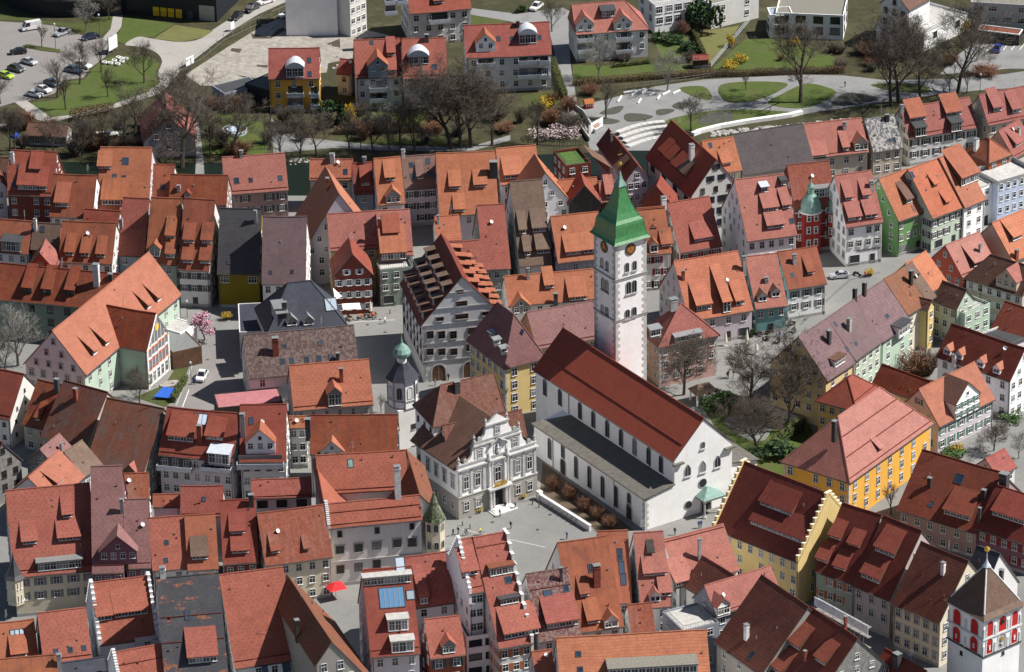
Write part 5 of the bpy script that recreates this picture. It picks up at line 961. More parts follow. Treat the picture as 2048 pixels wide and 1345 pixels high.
for fy, nm in ((.36, 'snow_guard'),):
    m = MB(); xx = xm-(xm-xl+.45)*(1-fy); zz = zA-(zA-zE)*(1-fy); m.box(xx-.05, xx, .4, LN-.4, zz-.02, zz+.07, 'roof_church'); m.build(nm, ro)
m = MB(); m.tube([(xl-.52, -.2, zE-.15), (xl-.52, LN, zE-.15)], .11, 'flash', 5); m.build('gutter', ro)
for (x0, x1, y0, y1, ze_, zi, nm) in ((0, xl, 0, 38.3, 6.9, 8.0, 'aisle'), (26.9, xr, 1.0, 37, 6.9, 8.2, 'aisle')):
    xa, xb = min(x0, x1), max(x0, x1); left = x0 < x1
    m = MB(); pr = [(xa, 0), (xb, 0), (xb, zi-.15 if left else ze_-.15), (xa, ze_-.15 if left else zi-.15)]
    m.xprism(pr, y0, y1, 'wall_church', y=True); wo = m.build('aisle_wall', F.e, block=True)
    m = MB(); ox = x0-.45 if left else x0+.45
    q = [(x1, y0-.35, zi), (ox, y0-.35, ze_), (ox, y1+.4, ze_), (x1, y1-3.0, zi)]
    m.face(q if left else q[::-1], 'aisle'); lo = [(a, b, c-.2) for a, b, c in q]
    m.face([(ox, y1+.4, ze_), (x1, y1+.4, ze_), (x1, y1-3.0, zi)], 'aisle')
    for i in range(4): j = (i+1) % 4; m.face([q[i], lo[i], lo[j], q[j]], 'metal_dark')
    m.face(lo, 'metal_dark')
    for i in range(int((y1-y0)/.62)):           # standing seams of the sheet roof
        yy = y0+.2+i*.62
        if yy > y1-3.2: break
        m.tube([(x1, yy, zi+.02), (ox, yy, ze_+.02)], .028, 'metal_dark', 3, cap=False)
    m.build('aisle_roof', F.e, block=True)
    if left:
        m = MB(); m.tube([(ox-.08, y0-.3, ze_-.08), (ox-.08, y1, ze_-.08)], .11, 'flash', 5)
        for yy in (10.3, 31.5): m.tube([(ox+.35, yy, ze_-.1), (ox+.35, yy, 0)], .07, 'flash', 5)
        m.build('gutter', F.e)
        m = MB()
        for i in range(10): s = .85 if i % 2 else .55; m.box(-.05, s, -.06, 0, i*.7, i*.7+.62, 'quoin'); m.box(-.06, 0, 0, s, i*.7, i*.7+.62, 'quoin')
        m.build('quoins', F.e)
T('D4')
lw = -math.pi/2
for p, h in (((230, 452), 4.4), ((332, 445), 2.9), ((433, 600), 4.6), ((535, 675), 4.6), ((637, 750), 4.5), ((740, 825), 4.5), ((840, 815), 2.7)):
    q = F.wh(p, x=0); archwin(F.e, (0, q.y, max(.6, q.z)), lw, 1.15, h, fr='frame_grey', t=.14)
for p in ((333, 580), (840, 950)):
    q = F.wh(p, x=0); archwin(F.e, (0, q.y, 0.05), lw, 1.7, 3.3, 'wood_dark', 'quoin', .22, name='door', bars=False)
T('C3')
cl = [F.wh(p, x=xl) for p in ((1040, 1050), (1155, 1090), (1308, 1100))]; T('D4'); cl += [F.wh(p, x=xl) for p in ((565, 175), (672, 235), (778, 320), (882, 395), (990, 465), (1085, 515))]
for q in cl: archwin(F.e, (xl, q.y, 8.5), lw, 1.25, 3.5, fr='frame_grey', t=.12)
m = MB()
for yy in (36, 17.5, 8.3): m.tube([(xl-.12, yy, zE-.2), (xl-.12, yy, 8)], .08, 'flash', 5)
m.build('downpipe', F.e)
for p, w_, h_ in (((1288, 585), 1.3, 2.4), ((1403, 555), 1.3, 2.4), ((1517, 515), 1.3, 2.4), ((1404, 372), .85, 1.3)):
    q = F.wh(p, y=0); archwin(F.e, (q.x, 0, q.z), 0, w_, h_, pointed=w_ > 1, fr='quoin', t=.14, sill='stonecap')
for p, r in (((1403, 637), .85), ((1291, 805), .75)):
    q = F.wh(p, y=0); m = MB(); m.tube([(q.x, -.12, q.z), (q.x, .05, q.z)], r+.16, 'quoin', 14); m.tube([(q.x, -.15, q.z), (q.x, 0, q.z)], r, 'glass', 14); m.build('round_window', F.e)
c = F.wh((1430, 690), y=0); px0 = c.x; m = MB(); m.prism([(px0-2.6, -3.0), (px0+2.6, -3.0), (px0+2.6, 0), (px0-2.6, 0)], 3.9, 5.3, 'copper', poly2=[(px0-.2, -.6), (px0+.2, -.6), (px0+.2, 0), (px0-.2, 0)])
po = m.build('porch_roof', F.e, block=True)
m = MB(); m.box(px0-2.5, px0+2.5, -2.9, 0, 3.5, 3.9, 'wood_grey'); m.build('porch_beam', F.e)
for s in (-1, 1):
    m = MB(); m.lathe([(.4, 0), (.4, .4), (.2, .5), (.18, 3.0), (.35, 3.3), (.38, 3.55)], 'quoin', 8, (px0+s*2.1, -2.5)); m.build('column', F.e, smooth=True)
archwin(F.e, (px0, 0, .05), 0, 2.2, 3.3, 'wood_dark', 'quoin', .25, name='door', bars=False)
m = MB()
for x0, x1, z in ((xl-.5, xl+1.9, zE-1.0), (xr-1.9, xr+.5, zE-1.0)): m.prism([(x0, -.7), (x1, -.7), (x1, 0), (x0, 0)], z, z+.35, 'aisle')
m.build('gable_return', F.e)
m = MB(); m.tube([(xm, LN, zA-.2), (xm, LN, zA+1.3)], .06, 'metal_dark', 4); m.tube([(xm-.35, LN, zA+.85), (xm+.35, LN, zA+.85)], .05, 'metal_dark', 4); m.build('ridge_cross', F.e)
CH = F
# --- tower
TZ = 42.0; tc0 = P((1230.5, 487, 'P'), TZ); G = Frame('church_tower', tc0, CRZ, 'tall white clock tower with grey corner stones and a green bell-shaped spire', 'tower'); W = 7.35
m = MB(); m.box(0, W, 0, W, 0, TZ+.1, 'wall_church'); m.build('wall', G.e, block=True)
m = MB(); prof = [(4.35, -.4), (3.95, .1), (3.62, .9), (3.48, 1.8), (3.38, 2.8), (3.22, 3.35), (2.75, 3.95), (2.15, 5.0), (1.62, 6.4), (1.2, 8.0), (.9, 9.4), (.72, 10.4)]
c4 = lambda r, z: [(W/2+sx*r, W/2+sy*r, TZ+z) for sx, sy in ((-1, -1), (1, -1), (1, 1), (-1, 1))]
for (r0, z0), (r1, z1) in zip(prof, prof[1:]):
    a, b = c4(r0, z0), c4(r1, z1)
    for i in range(4): j = (i+1) % 4; m.face([a[i], a[j], b[j], b[i]], 'spire_green')
m.face(c4(4.3, -.35)[::-1], 'flash'); sp = m.build('spire', G.e, block=True)
for p_ in sp.data.polygons: p_.use_smooth = False
m = MB()
for (r0, z0), (r1, z1) in zip(prof, prof[1:]):
    for i in range(4): m.tube([c4(r0, z0)[i], c4(r1, z1)[i]], .07, 'spire_green', 4, cap=False)
m.build('hip_ridge', sp)
m = MB(); a, b, d = c4(.98, 10.1), c4(.4, 11.4), c4(.06, 13.2)
for u_, v_ in ((a, b), (b, d)):
    for i in range(4): j = (i+1) % 4; m.face([u_[i], u_[j], v_[j], v_[i]], 'copper')
m.build('spire_tip', sp)
m = MB(); m.tube([(W/2, W/2, TZ+13), (W/2, W/2, TZ+17.6)], .05, 'metal_dark', 5); m.build('finial_rod', sp)
m = MB(); m.lathe([(0, -.42), (.25, -.36), (.4, -.12), (.4, .12), (.25, .36), (0, .42)], 'gold', 12, (W/2, W/2)); m.build('finial_ball', sp, (0, 0, TZ+14.6), smooth=True)
m = MB(); m.box(W/2-.5, W/2+.5, W/2-.04, W/2+.04, TZ+16.5, TZ+16.62, 'gold'); m.build('finial_cross', sp)
T('B3')
zc = [G.wh((1492, 1088), y=0).z, G.wh((1575, 400, 'C3'), y=0).z, TZ-.55]
for z in zc:
    m = MB(); m.box(-.18, W+.18, -.18, W+.18, z-.18, z+.12, 'quoin', ); m.box(-.26, W+.26, -.26, W+.26, z+.12, z+.2, 'zinc'); m.build('string_course', G.e)
m = MB()
for cx, cy, sx, sy in ((0, 0, 1, 1), (W, 0, -1, 1), (0, W, 1, -1)):
    for i in range(int(TZ/.72)):
        l1, l2 = (1.05, .6) if i % 2 else (.6, 1.05); z = i*.72
        xa, xb = sorted((cx-sx*.05, cx+sx*l1)); ya, yb = sorted((cy-sy*.05, cy+sy*.02)); m.box(xa, xb, ya, yb, z, z+.66, 'quoin')
        xa, xb = sorted((cx-sx*.05, cx+sx*.02)); ya, yb = sorted((cy-sy*.05, cy+sy*l2)); m.box(xa, xb, ya, yb, z, z+.66, 'quoin')
qo = m.build('quoins', G.e); qo['kind'] = 'stuff'
for p, w_, h_ in (((1590, 1015), .85, 1.9), ((1648, 1000), .85, 1.9), ((1602, 1182), 1.05, 2.5), ((1645, 1170), 1.05, 2.5), ((1670, 375, 'C3'), 1.0, 1.9), ((1722, 355, 'C3'), 1.0, 1.9)):
    q = G.wh(p, y=0); archwin(G.e, (q.x, 0, q.z), 0, w_, h_, fr='frame_grey', t=.12, sill='quoin')
rx = [G.wh(p, y=0) for p in ((1590, 1015), (1648, 1000), (1602, 1182), (1645, 1170), (1670, 375, 'C3'), (1722, 355, 'C3'))]
for q, (w_, h_) in zip(rx, ((.85, 1.9), (.85, 1.9), (1.05, 2.5), (1.05, 2.5), (1.0, 1.9), (1.0, 1.9))):
    archwin(G.e, (0, W-q.x, q.z), lw, w_, h_, fr='frame_grey', t=.12, sill='quoin')
q = G.wh((1617, 840), y=0)
for loc, rz in (((q.x, -.0, q.z), 0), ((0, W-q.x, q.z), lw)):
    m = MB(); m.tube([(0, -.14, 0), (0, .05, 0)], 1.22, 'wood_dark', 20); m.tube([(0, -.17, 0), (0, .0, 0)], .78, 'wood_orange', 16); k = m.build('clock_face', G.e, loc, rz)
    m = MB()
    for i in range(12): a = math.pi*2*i/12; m.box(1.0*math.cos(a)-.05, 1.0*math.cos(a)+.05, -.16, -.1, 1.0*math.sin(a)-.1, 1.0*math.sin(a)+.1, 'gold')
    m.build('numerals', k)['kind'] = 'stuff'
    m = MB(); m.box(-.05, .05, -.22, -.17, -.1, .95, 'gold'); m.box(-.05, .6, -.22, -.17, -.05, .05, 'gold'); m.build('clock_hand', k)
# --- granary
T('C2')
gr = H('tall white granary with rows of plank hatches on its steep roof', (400, 48, 'C3'), (1775, 720, 'B2'), (1613, 432), 12.7, 'darkred', 'granary', pitch=49.3, f=0, a=0, bb=0, attic=False, name='granary', cat='granary', back=1.0)  # dark tile colour carries the shade of the unlit left slope
tnl = gr.tan
for row, fr_ in enumerate((.1, .36, .60)):
    nn = (7, 6, 5)[row]
    for i in range(nn):
        xx = -gr.L/2+gr.L*(i+.5)/nn
        for pl in (0, 1):
            yy = -gr.d*(1-fr_) if pl == 0 else gr.db*(1-fr_)
            dormer(gr, ('m', Vector((xx, yy, gr.zr-abs(yy)*tnl)), pl, 1.7, 1.55, 'brownmoss' if (row and pl == 0) else 'orange' if pl else 'brown', 'wood_dark'))  # orange hatch roofs put the right slope's sunlight into their colour
ge = 'a' if (gr.m @ Vector((-gr.L/2, 0, 0))).y < (gr.m @ Vector((gr.L/2, 0, 0))).y else 'b'
gx = -gr.L/2+.16 if ge == 'a' else gr.L/2-.16; gz = lw if ge == 'a' else -lw
def gwh(p):
    o = gr.inv @ CAM; d = gr.inv.to_3x3() @ ray(p); return o+d*((gx-o.x)/d.x)
T('C3')
for p, w_, h_ in ([((x, 500), 1.35, 1.7) for x in (155, 243, 333)] + [((x, 630), 1.35, 1.5) for x in (155, 245, 337)] + [((490, 468), 2.4, 1.5), ((475, 595), 2.2, 1.6), ((398, 358), 2.6, 1.1), ((397, 262), 2.2, 1.2), ((385, 170), 1.3, .9), ((230, 378), 1.5, .9), ((583, 335), 1.5, .9), ((640, 440), 1.6, 1.2)]):
    q = gwh(p); window(gr.e, (gx, q.y, q.z), gz, w_, h_, 'q', 'wood_brown', keep=True)
for p in ((222, 850), (462, 800)):
    q = gwh(p); archwin(gr.e, (gx, q.y, .03), gz, 2.7, 3.6, 'wood_brown', 'quoin', .25, name='door', bars=True)
sg_ = -1 if ge == 'a' else 1
for z in (4.6, 8.6, 12.7, 16.2, 19.4):
    hw = min(gr.d-.5, (gr.zr-z)/tnl-.4); m = MB(); xa, xb = sorted((gx, gx+sg_*.14)); m.box(xa, xb, -hw, hw, z-.1, z+.1, 'frame_grey'); m.build('string_course', gr.e)
m = MB()
for yc in (-gr.d+.45, gr.db-.45):
    for i in range(17): s = .9 if i % 2 else .55; ya, yb = sorted((yc, yc-math.copysign(s, yc))); xa, xb = sorted((gx, gx+sg_*.05)); m.box(xa, xb, ya, yb, i*.72, i*.72+.64, 'surround')
m.build('quoins', gr.e)['kind'] = 'stuff'
for z, h_ in ((11.0, 1.2), (8.0, 1.6), (5.0, 1.6)):
    for i in range(6): window(gr.e, (-gr.L/2+gr.L*(i+.5)/6, -gr.d+.45, z), 0, 1.1, h_, 'q', 'wood_brown')
for z in (4.0, 6.6, 9.6):
    m = MB(); m.box(-gr.L/2+.2, gr.L/2-.2, -gr.d+.33, -gr.d+.46, z-.1, z+.1, 'frame_grey'); m.build('string_course', gr.e)
# --- town hall
T('D3')
a0, b0 = P((1220, 765)), P((1820, 570)); RRZ = math.atan2(b0.y-a0.y, b0.x-a0.x)
R = Frame('town_hall', a0, RRZ, 'baroque town hall with a curved white gable and golden balcony', 'town hall'); FW, FE, FR = 18.0, 10.5, 18.6
m = MB(); m.box(0, FW, 0, 13, 0, FE, 'wall_white'); m.build('wall', R.e, block=True)
m = MB(); tn = (FR-FE)/(FW/2+.5)
m.xprism([(-.5, FE), (FW/2, FR), (FW+.5, FE), (FW+.5, FE-.25), (FW/2, FR-.25), (-.5, FE-.25)][::-1], .3, 16, 'roof_brown', y=True); m.build('roof', R.e, block=True)  # left slope's own shade is put into this darker brown
sil = [(0, FE), (0, FE+1.0), (1.3, FE+1.0)]
for i in range(7): a = math.pi/2*i/6; sil.append((1.3+2.3*math.sin(a)*.9+.1, FE+1.0+3.0*(1-math.cos(a))))
sil += [(3.7, 14.6), (3.7, 15.3), (4.6, 15.3)]
for i in range(7): a = math.pi/2*i/6; sil.append((4.6+1.9*math.sin(a), 15.3+2.5*(1-math.cos(a))))
sil += [(6.5, 18.2), (7.2, 18.4), (9, 19.7)]
full = sil+[(FW-x, z) for x, z in reversed(sil[:-1])]
m = MB(); m.xprism(full[::-1], -.12, .6, 'wall_white', y=True); m.build('curved_gable', R.e, block=True)
m = MB()
for (x0, z0), (x1, z1) in zip(full, full[1:]):
    if abs(x1-x0)+abs(z1-z0) > .05: m.tube([(x0, .24, z0+.05), (x1, .24, z1+.05)], .2, 'surround', 5)
m.build('gable_coping', R.e)
for z, x0, x1, dp in ((FE, -.3, FW+.3, .5), (FE+1.0, 0, FW, .28), (14.6, 3.5, FW-3.5, .35), (15.3, 3.7, FW-3.7, .22), (18.1, 6.3, FW-6.3, .3), (4.7, -.1, FW+.1, .2)):
    m = MB(); m.box(x0, x1, -.12-dp, 0.02, z-.14, z+.14, 'quoin' if z < 15 else 'surround'); m.build('cornice', R.e)
m = MB(); m.box(-.06, FW+.06, -.17, .05, 0, 4.56, 'stone'); m.box(-.06, 0, .05, 12.5, 0, 4.56, 'stone'); m.build('rusticated_base', R.e)
for x in (.45, 3.0, 5.9, 12.1, 15.0, FW-.45):
    m = MB(); m.box(x-.28, x+.28, -.26, 0, 4.9, FE-.2, 'quoin'); m.build('pilaster', R.e)
for x in (4.0, 6.9, 11.1, 14.0):
    m = MB(); m.box(x-.2, x+.2, -.24, 0, FE+1.15, 14.4, 'stonecap'); m.build('pilaster', R.e)
for x, z, w_, h_ in ((1.75, 7.4, 1.15, 2.7), (4.4, 7.4, 1.15, 2.7), (13.6, 7.4, 1.15, 2.7), (16.3, 7.4, 1.15, 2.7), (9, 7.2, 1.4, 3.0), (1.75, 2.4, 1.15, 1.9), (4.4, 2.4, 1.15, 1.9), (13.6, 2.4, 1.15, 1.9), (16.3, 2.4, 1.15, 1.9), (5.0, 12.6, 1.1, 1.7), (13.0, 12.6, 1.1, 1.7), (9, 16.6, 1.1, 1.5)):
    window(R.e, (x, -.17 if z < 4 else -.12, z), 0, w_, h_, 's', keep=True)
    if z > 5:
        m = MB(); pts = [(x-w_*.75+w_*1.5*i/8, -.24, z+h_/2+.35+.22*math.cos((i/8-.5)*2*math.pi*1.0)*(1 if abs(i-4) < 3 else .3)) for i in range(9)]; m.tube(pts, .1, 'surround', 4); m.build('window_hood', R.e)
for x, z in ((.3, FE+1.2), (FW-.3, FE+1.2), (3.9, 15.4), (FW-3.9, 15.4), (6.6, 18.2), (FW-6.6, 18.2)):
    m = MB(); m.lathe([(.3, 0), (.3, .3), (.15, .4), (.35, .75), (.3, 1.0), (.12, 1.15), (.16, 1.3), (0, 1.45)], 'surround', 8); m.build('urn', R.e, (x, .2, z), smooth=True)
for x, z in ((1.7, FE+1.5), (FW-1.7, FE+1.5), (5.0, 15.7), (FW-5.0, 15.7)):
    m = MB(); m.tube([(x, -.3, z), (x, .1, z)], .5, 'surround', 10); m.build('volute', R.e)
# portal, balcony and niche
m = MB(); m.box(6.4, 11.6, -1.3, 0, 4.5, 4.9, 'stonecap'); m.build('balcony_slab', R.e); m = MB(); m.box(6.9, 11.1, -.5, 0, 10.2, 10.6, 'surround'); m.build('portal_cornice', R.e)
m = MB()
for i in range(15): x = 7.6+2.8*i/14; m.tube([(x, -1.15, 4.9), (x, -1.15, 5.85)], .06, 'gold', 4)
m.box(7.5, 10.5, -1.22, -1.08, 5.8, 5.95, 'gold'); m.box(7.5, 10.5, -1.22, -1.08, 5.2, 5.5, 'gold'); m.build('golden_balustrade', R.e)
for x in (6.9, 11.1, 7.6, 10.4):
    m = MB(); m.lathe([(.34, 0), (.34, .4), (.24, .5), (.21, 3.9), (.34, 4.2), (.34, 4.5)], 'stonecap', 8, (x, -.8)); m.build('column', R.e, smooth=True)
    m = MB(); m.lathe([(.26, 4.9), (.2, 5.1), (.18, 9.6), (.28, 10.0), (.3, 10.3)], 'stonecap', 8, (x, -.35)); m.build('column', R.e, smooth=True)
m = MB(); m.box(8, 10, -.2, 0, 0, 3.6, 'black'); m.build('door', R.e)
archwin(R.e, (9, -.12, 11.6), 0, 1.2, 2.2, 'surround', 'stonecap', .25, name='niche', bars=False)
m = MB(); m.lathe([(.3, 11.7), (.38, 12.1), (.26, 12.6), (.34, 12.95), (.2, 13.15), (.12, 13.2), (.2, 13.4), (.16, 13.62), (0, 13.7)], 'stonecap', 8, (9, -.32)); m.build('niche_statue', R.e, smooth=True)
m = MB()
for s in (-1, 1): m.tube([(9+s*2.0, -.4, 13.4), (9+s*1.6, -.5, 14.1), (9+s*.7, -.5, 14.5), (9, -.5, 15.2)], .24, 'surround', 6)
m.build('broken_pediment', R.e)
for s in (-1, 1):
    m = MB(); m.lathe([(.35, 10.6), (.45, 11.0), (.3, 11.5), (.22, 11.8), (.1, 11.9), (.2, 12.1), (0, 12.35)], 'stonecap', 8, (9+s*2.1, -.45)); m.build('reclining_figure', R.e, smooth=True)
for i in range(3):
    m = MB(); m.box(7.0-i*.35, 11.0+i*.35, -1.9-i*.55, 0, 0, .5-i*.16, 'stonecap'); m.build('step', R.e)
for i in range(4):
    window(R.e, (0, 1.8+i*2.9, 7.4), lw, 1.15, 2.5, 's', keep=True); window(R.e, (-.06, 1.8+i*2.9, 2.4), lw, 1.1, 1.7, 'q', keep=True)
T('C3')
def solve_ze(p, fr, x):
    best = None
    for i in range(400):
        z = 8+i*.03; q = fr.inv @ P(p, z)
        if best is None or abs(q.x-x) < best[0]: best = (abs(q.x-x), z)
    return best[1]
rz_ = 14.8
mh = H('x', (235, 885), (590, 803), (212, 1205), rz_, 'town', 'white', pitch=50, back=.85, name='town_hall', f=0, a=3, bb=0, ha=4.2, w=.6, h=1.1, kind='q', fr='frame_dark', extR=1.5, ch=[(360, 930, 1.8, 'metal_dark', 1.1)], attic=False)
sk = H('x', (245, 1195), (860, 1075), (262, 1400), 11.2, 'town', 'white', pitch=58, back=.3, f=0, a=0, bb=0, attic=False, extL=0)
class _D: pass
_d = _D(); _d.inv, _d.e = R.inv, R.e
merge(mh, _d); merge(sk, _d)
# --- slim onion tower
T('C2')
ob = P((1492, 1325)); O = Frame('onion_tower', ob, CRZ, 'slim white tower with octagonal top, slate skirt and green onion dome', 'tower')
def oz(y):
    best = None
    for i in range(0, 700):
        z = i*.05; q = O.m @ Vector((0, 0, z)); d = q-CAM; yy = 672.5-FPX*d.dot(UPV)/d.dot(_fw)
        e_ = abs(yy-px((0, y))[1])
        if best is None or e_ < best[0]: best = (e_, z)
    return best[1]
z1, z2, z3, z4, z5, z6 = oz(1025), oz(815), oz(705), oz(672), oz(560), oz(488)
m = MB(); m.box(-2.7, 2.7, -2.7, 2.7, 0, z1, 'wall_offwhite'); m.build('shaft', O.e, block=True)
ph = .5; m = MB(); m.lathe([(2.95, z1-.2), (2.95, z2)], 'wall_white', 8, ph=ph); m.lathe([(0, z1-.2), (2.95, z1-.2)], 'surround', 8, ph=ph); m.build('octagon_wall', O.e, block=True)
for z in (z1, z1+1.6, z2-.2):
    m = MB(); m.lathe([(2.96, z-.12), (3.12, z-.1), (3.12, z+.1), (2.96, z+.12)], 'surround', 8, ph=ph); m.build('string_course', O.e)
m = MB()
for k_ in range(8): a = 2*math.pi*(k_+ph)/8; m.tube([(3.0*math.cos(a), 3.0*math.sin(a), z1), (3.0*math.cos(a), 3.0*math.sin(a), z2)], .16, 'surround', 4)
m.build('corner_strips', O.e)['kind'] = 'stuff'
m = MB(); m.lathe([(3.45, z2-.15), (3.0, z2+.4), (1.9, z2+1.9), (1.25, z3)], 'roof_slate', 8, ph=ph); m.lathe([(0, z2-.15), (3.45, z2-.15)], 'flash', 8, ph=ph); sk_ = m.build('skirt_roof', O.e, block=True)
m = MB(); m.lathe([(.95, z3-.1), (.95, z4+.3)], 'wall_white', 8, ph=ph); m.build('lantern', O.e)
m = MB(); zz = z5-z4; m.lathe([(1.15, z4+.1), (1.75, z4+zz*.2), (1.85, z4+zz*.4), (1.4, z4+zz*.66), (.6, z4+zz*.9), (.3, z5), (.12, z5+(z6-z5)*.5), (.05, z6)], 'copper', 12); m.build('onion_dome', O.e, smooth=True)
m = MB(); m.lathe([(0, -.2), (.17, -.1), (.17, .1), (0, .2)], 'gold', 8); m.build('finial_ball', O.e, (0, 0, z6))
for a in range(8):
    an = 2*math.pi*a/8; nrm = Vector((math.cos(an), math.sin(an), 0)); wn = (O.m.to_3x3() @ nrm).dot(CAM)
    if (O.m.to_3x3() @ nrm).y > .2: continue
    R0 = 2.95*math.cos(math.pi/8); archwin(O.e, (nrm.x*R0, nrm.y*R0, z1+2.1), an+math.pi/2, .9, 2.4, 'glass' if a % 2 else 'wall_white', 'surround', .15)
for z in (z1-4.2, z1-9):
    window(O.e, (.6, -2.7, z), 0, .9, 1.1, 'q', 'frame_dark', keep=True)
# --- gate tower
T('E5')
gc, gth, g1, g2 = foot((1440, 825), (1690, 962), (2010, 828), 22.0); Q = Frame('gate_tower', gc, gth, 'white gate tower with red arched panels and a mossy pyramid roof', 'tower')
S = max(g1, g2)*1.04; ov = .7; zt = 22.0
m = MB(); m.box(ov, S-ov, ov, S-ov, 0, zt-.2, 'wall_white'); m.build('wall', Q.e, block=True)
m = MB(); apex = (S/2, S/2, zt+7.6); cs = [(0, 0), (S, 0), (S, S), (0, S)]; inn = [(.9, .9), (S-.9, .9), (S-.9, S-.9), (.9, S-.9)]
for i in range(4):
    j = (i+1) % 4; m.face([(*cs[i], zt), (*cs[j], zt), (*inn[j], zt+.75), (*inn[i], zt+.75)], 'roof_brownmoss'); m.face([(*inn[i], zt+.75), (*inn[j], zt+.75), apex], 'roof_gate')
m.face([(*c_, zt) for c_ in reversed(cs)], 'flash'); ro = m.build('pyramid_roof', Q.e, block=True)
m = MB()
for i in range(4): m.tube([(*inn[i], zt+.78), apex], .14, 'stonecap', 5)
m.build('ridge_cap', ro)
m = MB(); m.lathe([(.8, 0), (.3, .8), (.1, 1.4), (.05, 3.6)], 'metal_light', 8); m.build('finial_base', ro, (S/2, S/2, zt+7.1))
m = MB(); m.lathe([(0, -.5), (.3, -.42), (.5, -.15), (.5, .15), (.3, .42), (0, .5)], 'gold', 12); m.build('finial_ball', ro, (S/2, S/2, zt+10.4), smooth=True)
W2 = S-2*ov
for z in (zt-.55, zt-4.0, zt-7.4):
    m = MB(); m.box(ov-.22, S-ov+.22, ov-.22, S-ov+.22, z-.16, z+.14, 'stonecap' if z > zt-7 else 'metal_dark'); m.build('string_course', Q.e)
for face in (0, 1):
    nA = 3 if face == 0 else 2
    for lev, zb in enumerate((zt-3.75, zt-7.2)):
        for i in range(nA):
            c_ = ov+W2*(i+.5)/nA; loc = (c_, ov, zb) if face == 0 else (ov, S-c_, zb); rz = 0 if face == 0 else lw
            wd = (1.35 if not (i == 1 and face == 0) else 1.75) if face == 0 else 1.85; mid = face == 0 and i == 1 and lev == 1
            archwin(Q.e, loc, rz, wd, 2.95, 'surround' if mid else 'red_paint', 'stonecap', .2, name='arched_panel', bars=False)
            if lev == 1 and not mid:
                m = MB()
                for u_, s in ((.28, 1), (-.02, .8), (-.3, 1)):
                    m.tube([(.19*s*math.cos(t*math.pi/4), -.16, 1.2+u_+.15*s*math.sin(t*math.pi/4)) for t in range(9)], .05, 'white_cloth', 4)
                m.build('painted_emblem', Q.e, loc, rz)
            if i == 1 and face == 0 and lev == 0:
                m = MB(); m.tube([(0, -.16, 1.9), (0, .0, 1.9)], .45, 'black', 10); m.build('opening', Q.e, loc, rz)
            if mid:
                m = MB(); m.tube([(.0, -.16, 1.9), (0, -.05, 1.9)], .42, 'gold', 12); m.tube([(.2, -.18, .8), (-.3, -.18, 1.2), (.1, -.18, 1.6)], .1, 'stonecap', 5); m.build('clock_relief', Q.e, loc, rz)
    for i in range(nA+1):
        c_ = ov+W2*i/nA
        for zb in (zt-3.8, zt-7.25):
            x0, x1 = max(ov-.05, c_-.28), min(S-ov+.05, c_+.28); m = MB()
            if face == 0: m.box(x0, x1, ov-.16, ov, zb, zb+1.9, 'stonecap')
            else: m.box(ov-.16, ov, S-x1, S-x0, zb, zb+1.9, 'stonecap')
            m.build('pier', Q.e)
window(Q.e, (ov+W2*.55, ov, zt-8.3), 0, .6, .6, 'p', 'frame_dark', keep=True); window(Q.e, (ov, S-ov-W2*.4, zt-8.9), lw, .6, .8, 'p', 'frame_dark', keep=True)
# --- courtyard mansion
T('D3')
mb_ = H('mansion of four red-roofed wings round a small court with a corner turret', (190, 648), (918, 578), (192, 842), 12.4, 'orangedot', 'greywhite', pitch=50, f=0, a=0, bb=0, attic=False, name='mansion', cat='mansion', back=.75, sg=(.12, .6))
for r1_, r2_, e_, kw in (((120, 275), (812, 232), (380, 560), dict(sky=[(388, 335, 1.0, 1.6, 'copper')], back=.6)), ((118, 282), (188, 655), (385, 600), dict(back=.12, zr=mb_.zr)), ((818, 230), (922, 578), (1035, 612), dict(roof='moss', back=1.5, zr=mb_.zr))):
    kk = dict(kw); rf = kk.pop('roof', 'orangedot'); w_ = H('x', r1_, r2_, e_, 12.0 if rf == 'moss' else 12.4, rf, 'greywhite', pitch=48, f=0, a=0, bb=0, attic=False, gut=False, **kk); merge(w_, mb_)
# windows of the mansion front
fy = -mb_.d+.45
def mwh(p):
    o = mb_.inv @ CAM; d = mb_.inv.to_3x3() @ ray(p); return o+d*((fy-o.y)/d.y)
for p, w_, h_, k_ in [((x, y), 1.5, 1.6, 's') for x, y in ((306, 1000), (450, 985), (590, 970), (747, 950), (862, 940))] + [((x, y), .8, 1.2, 'q') for x, y in ((305, 878), (592, 850), (860, 818))] + [((310, 1150), 1.4, 1.7, 'q'), ((450, 1135), 1.4, 1.7, 'q'), ((590, 1110), 1.4, 1.7, 'q')]:
    q = mwh(p); window(mb_.e, (q.x, fy, q.z), 0, w_, h_, k_, 'frame_dark', keep=True)
m = MB(); m.box(-mb_.L/2, mb_.L/2, fy-.2, fy, 5.0, 5.3, 'surround'); m.build('string_course', mb_.e)
stepgable(mb_, -mb_.L/2, -1, 'stonecap', 'wall_white', 12, .7)
chimney(mb_, (752, 585, 6.0, 'chimney_white', 1.1))
T('D3'); tq = mb_.inv @ P((1035, 760), 12.0)
for nm, pr, mt in (('turret_wall', [(0, 3.5), (1.75, 4.6), (1.9, 5), (1.9, 12.1)], 'wall_cream'), ('turret_roof', [(2.25, 11.9), (1.9, 12.6), (1.0, 14.6), (.35, 16.6), (0, 17.8)], 'roof_turret')):
    if mt == 'roof_turret' and mt not in MATS: roofmat('roof_turret', (.05, .10, .04), (.16, .15, .06), moss=.2, speck=.9, mossc=(.5, .5, .4), checker=.5, checkc=(.30, .32, .22), vary=0)
    m = MB(); m.lathe(pr, mt, 8, ph=.5); m.build(nm, mb_.e, (tq.x, tq.y+.4, 0), block=True)
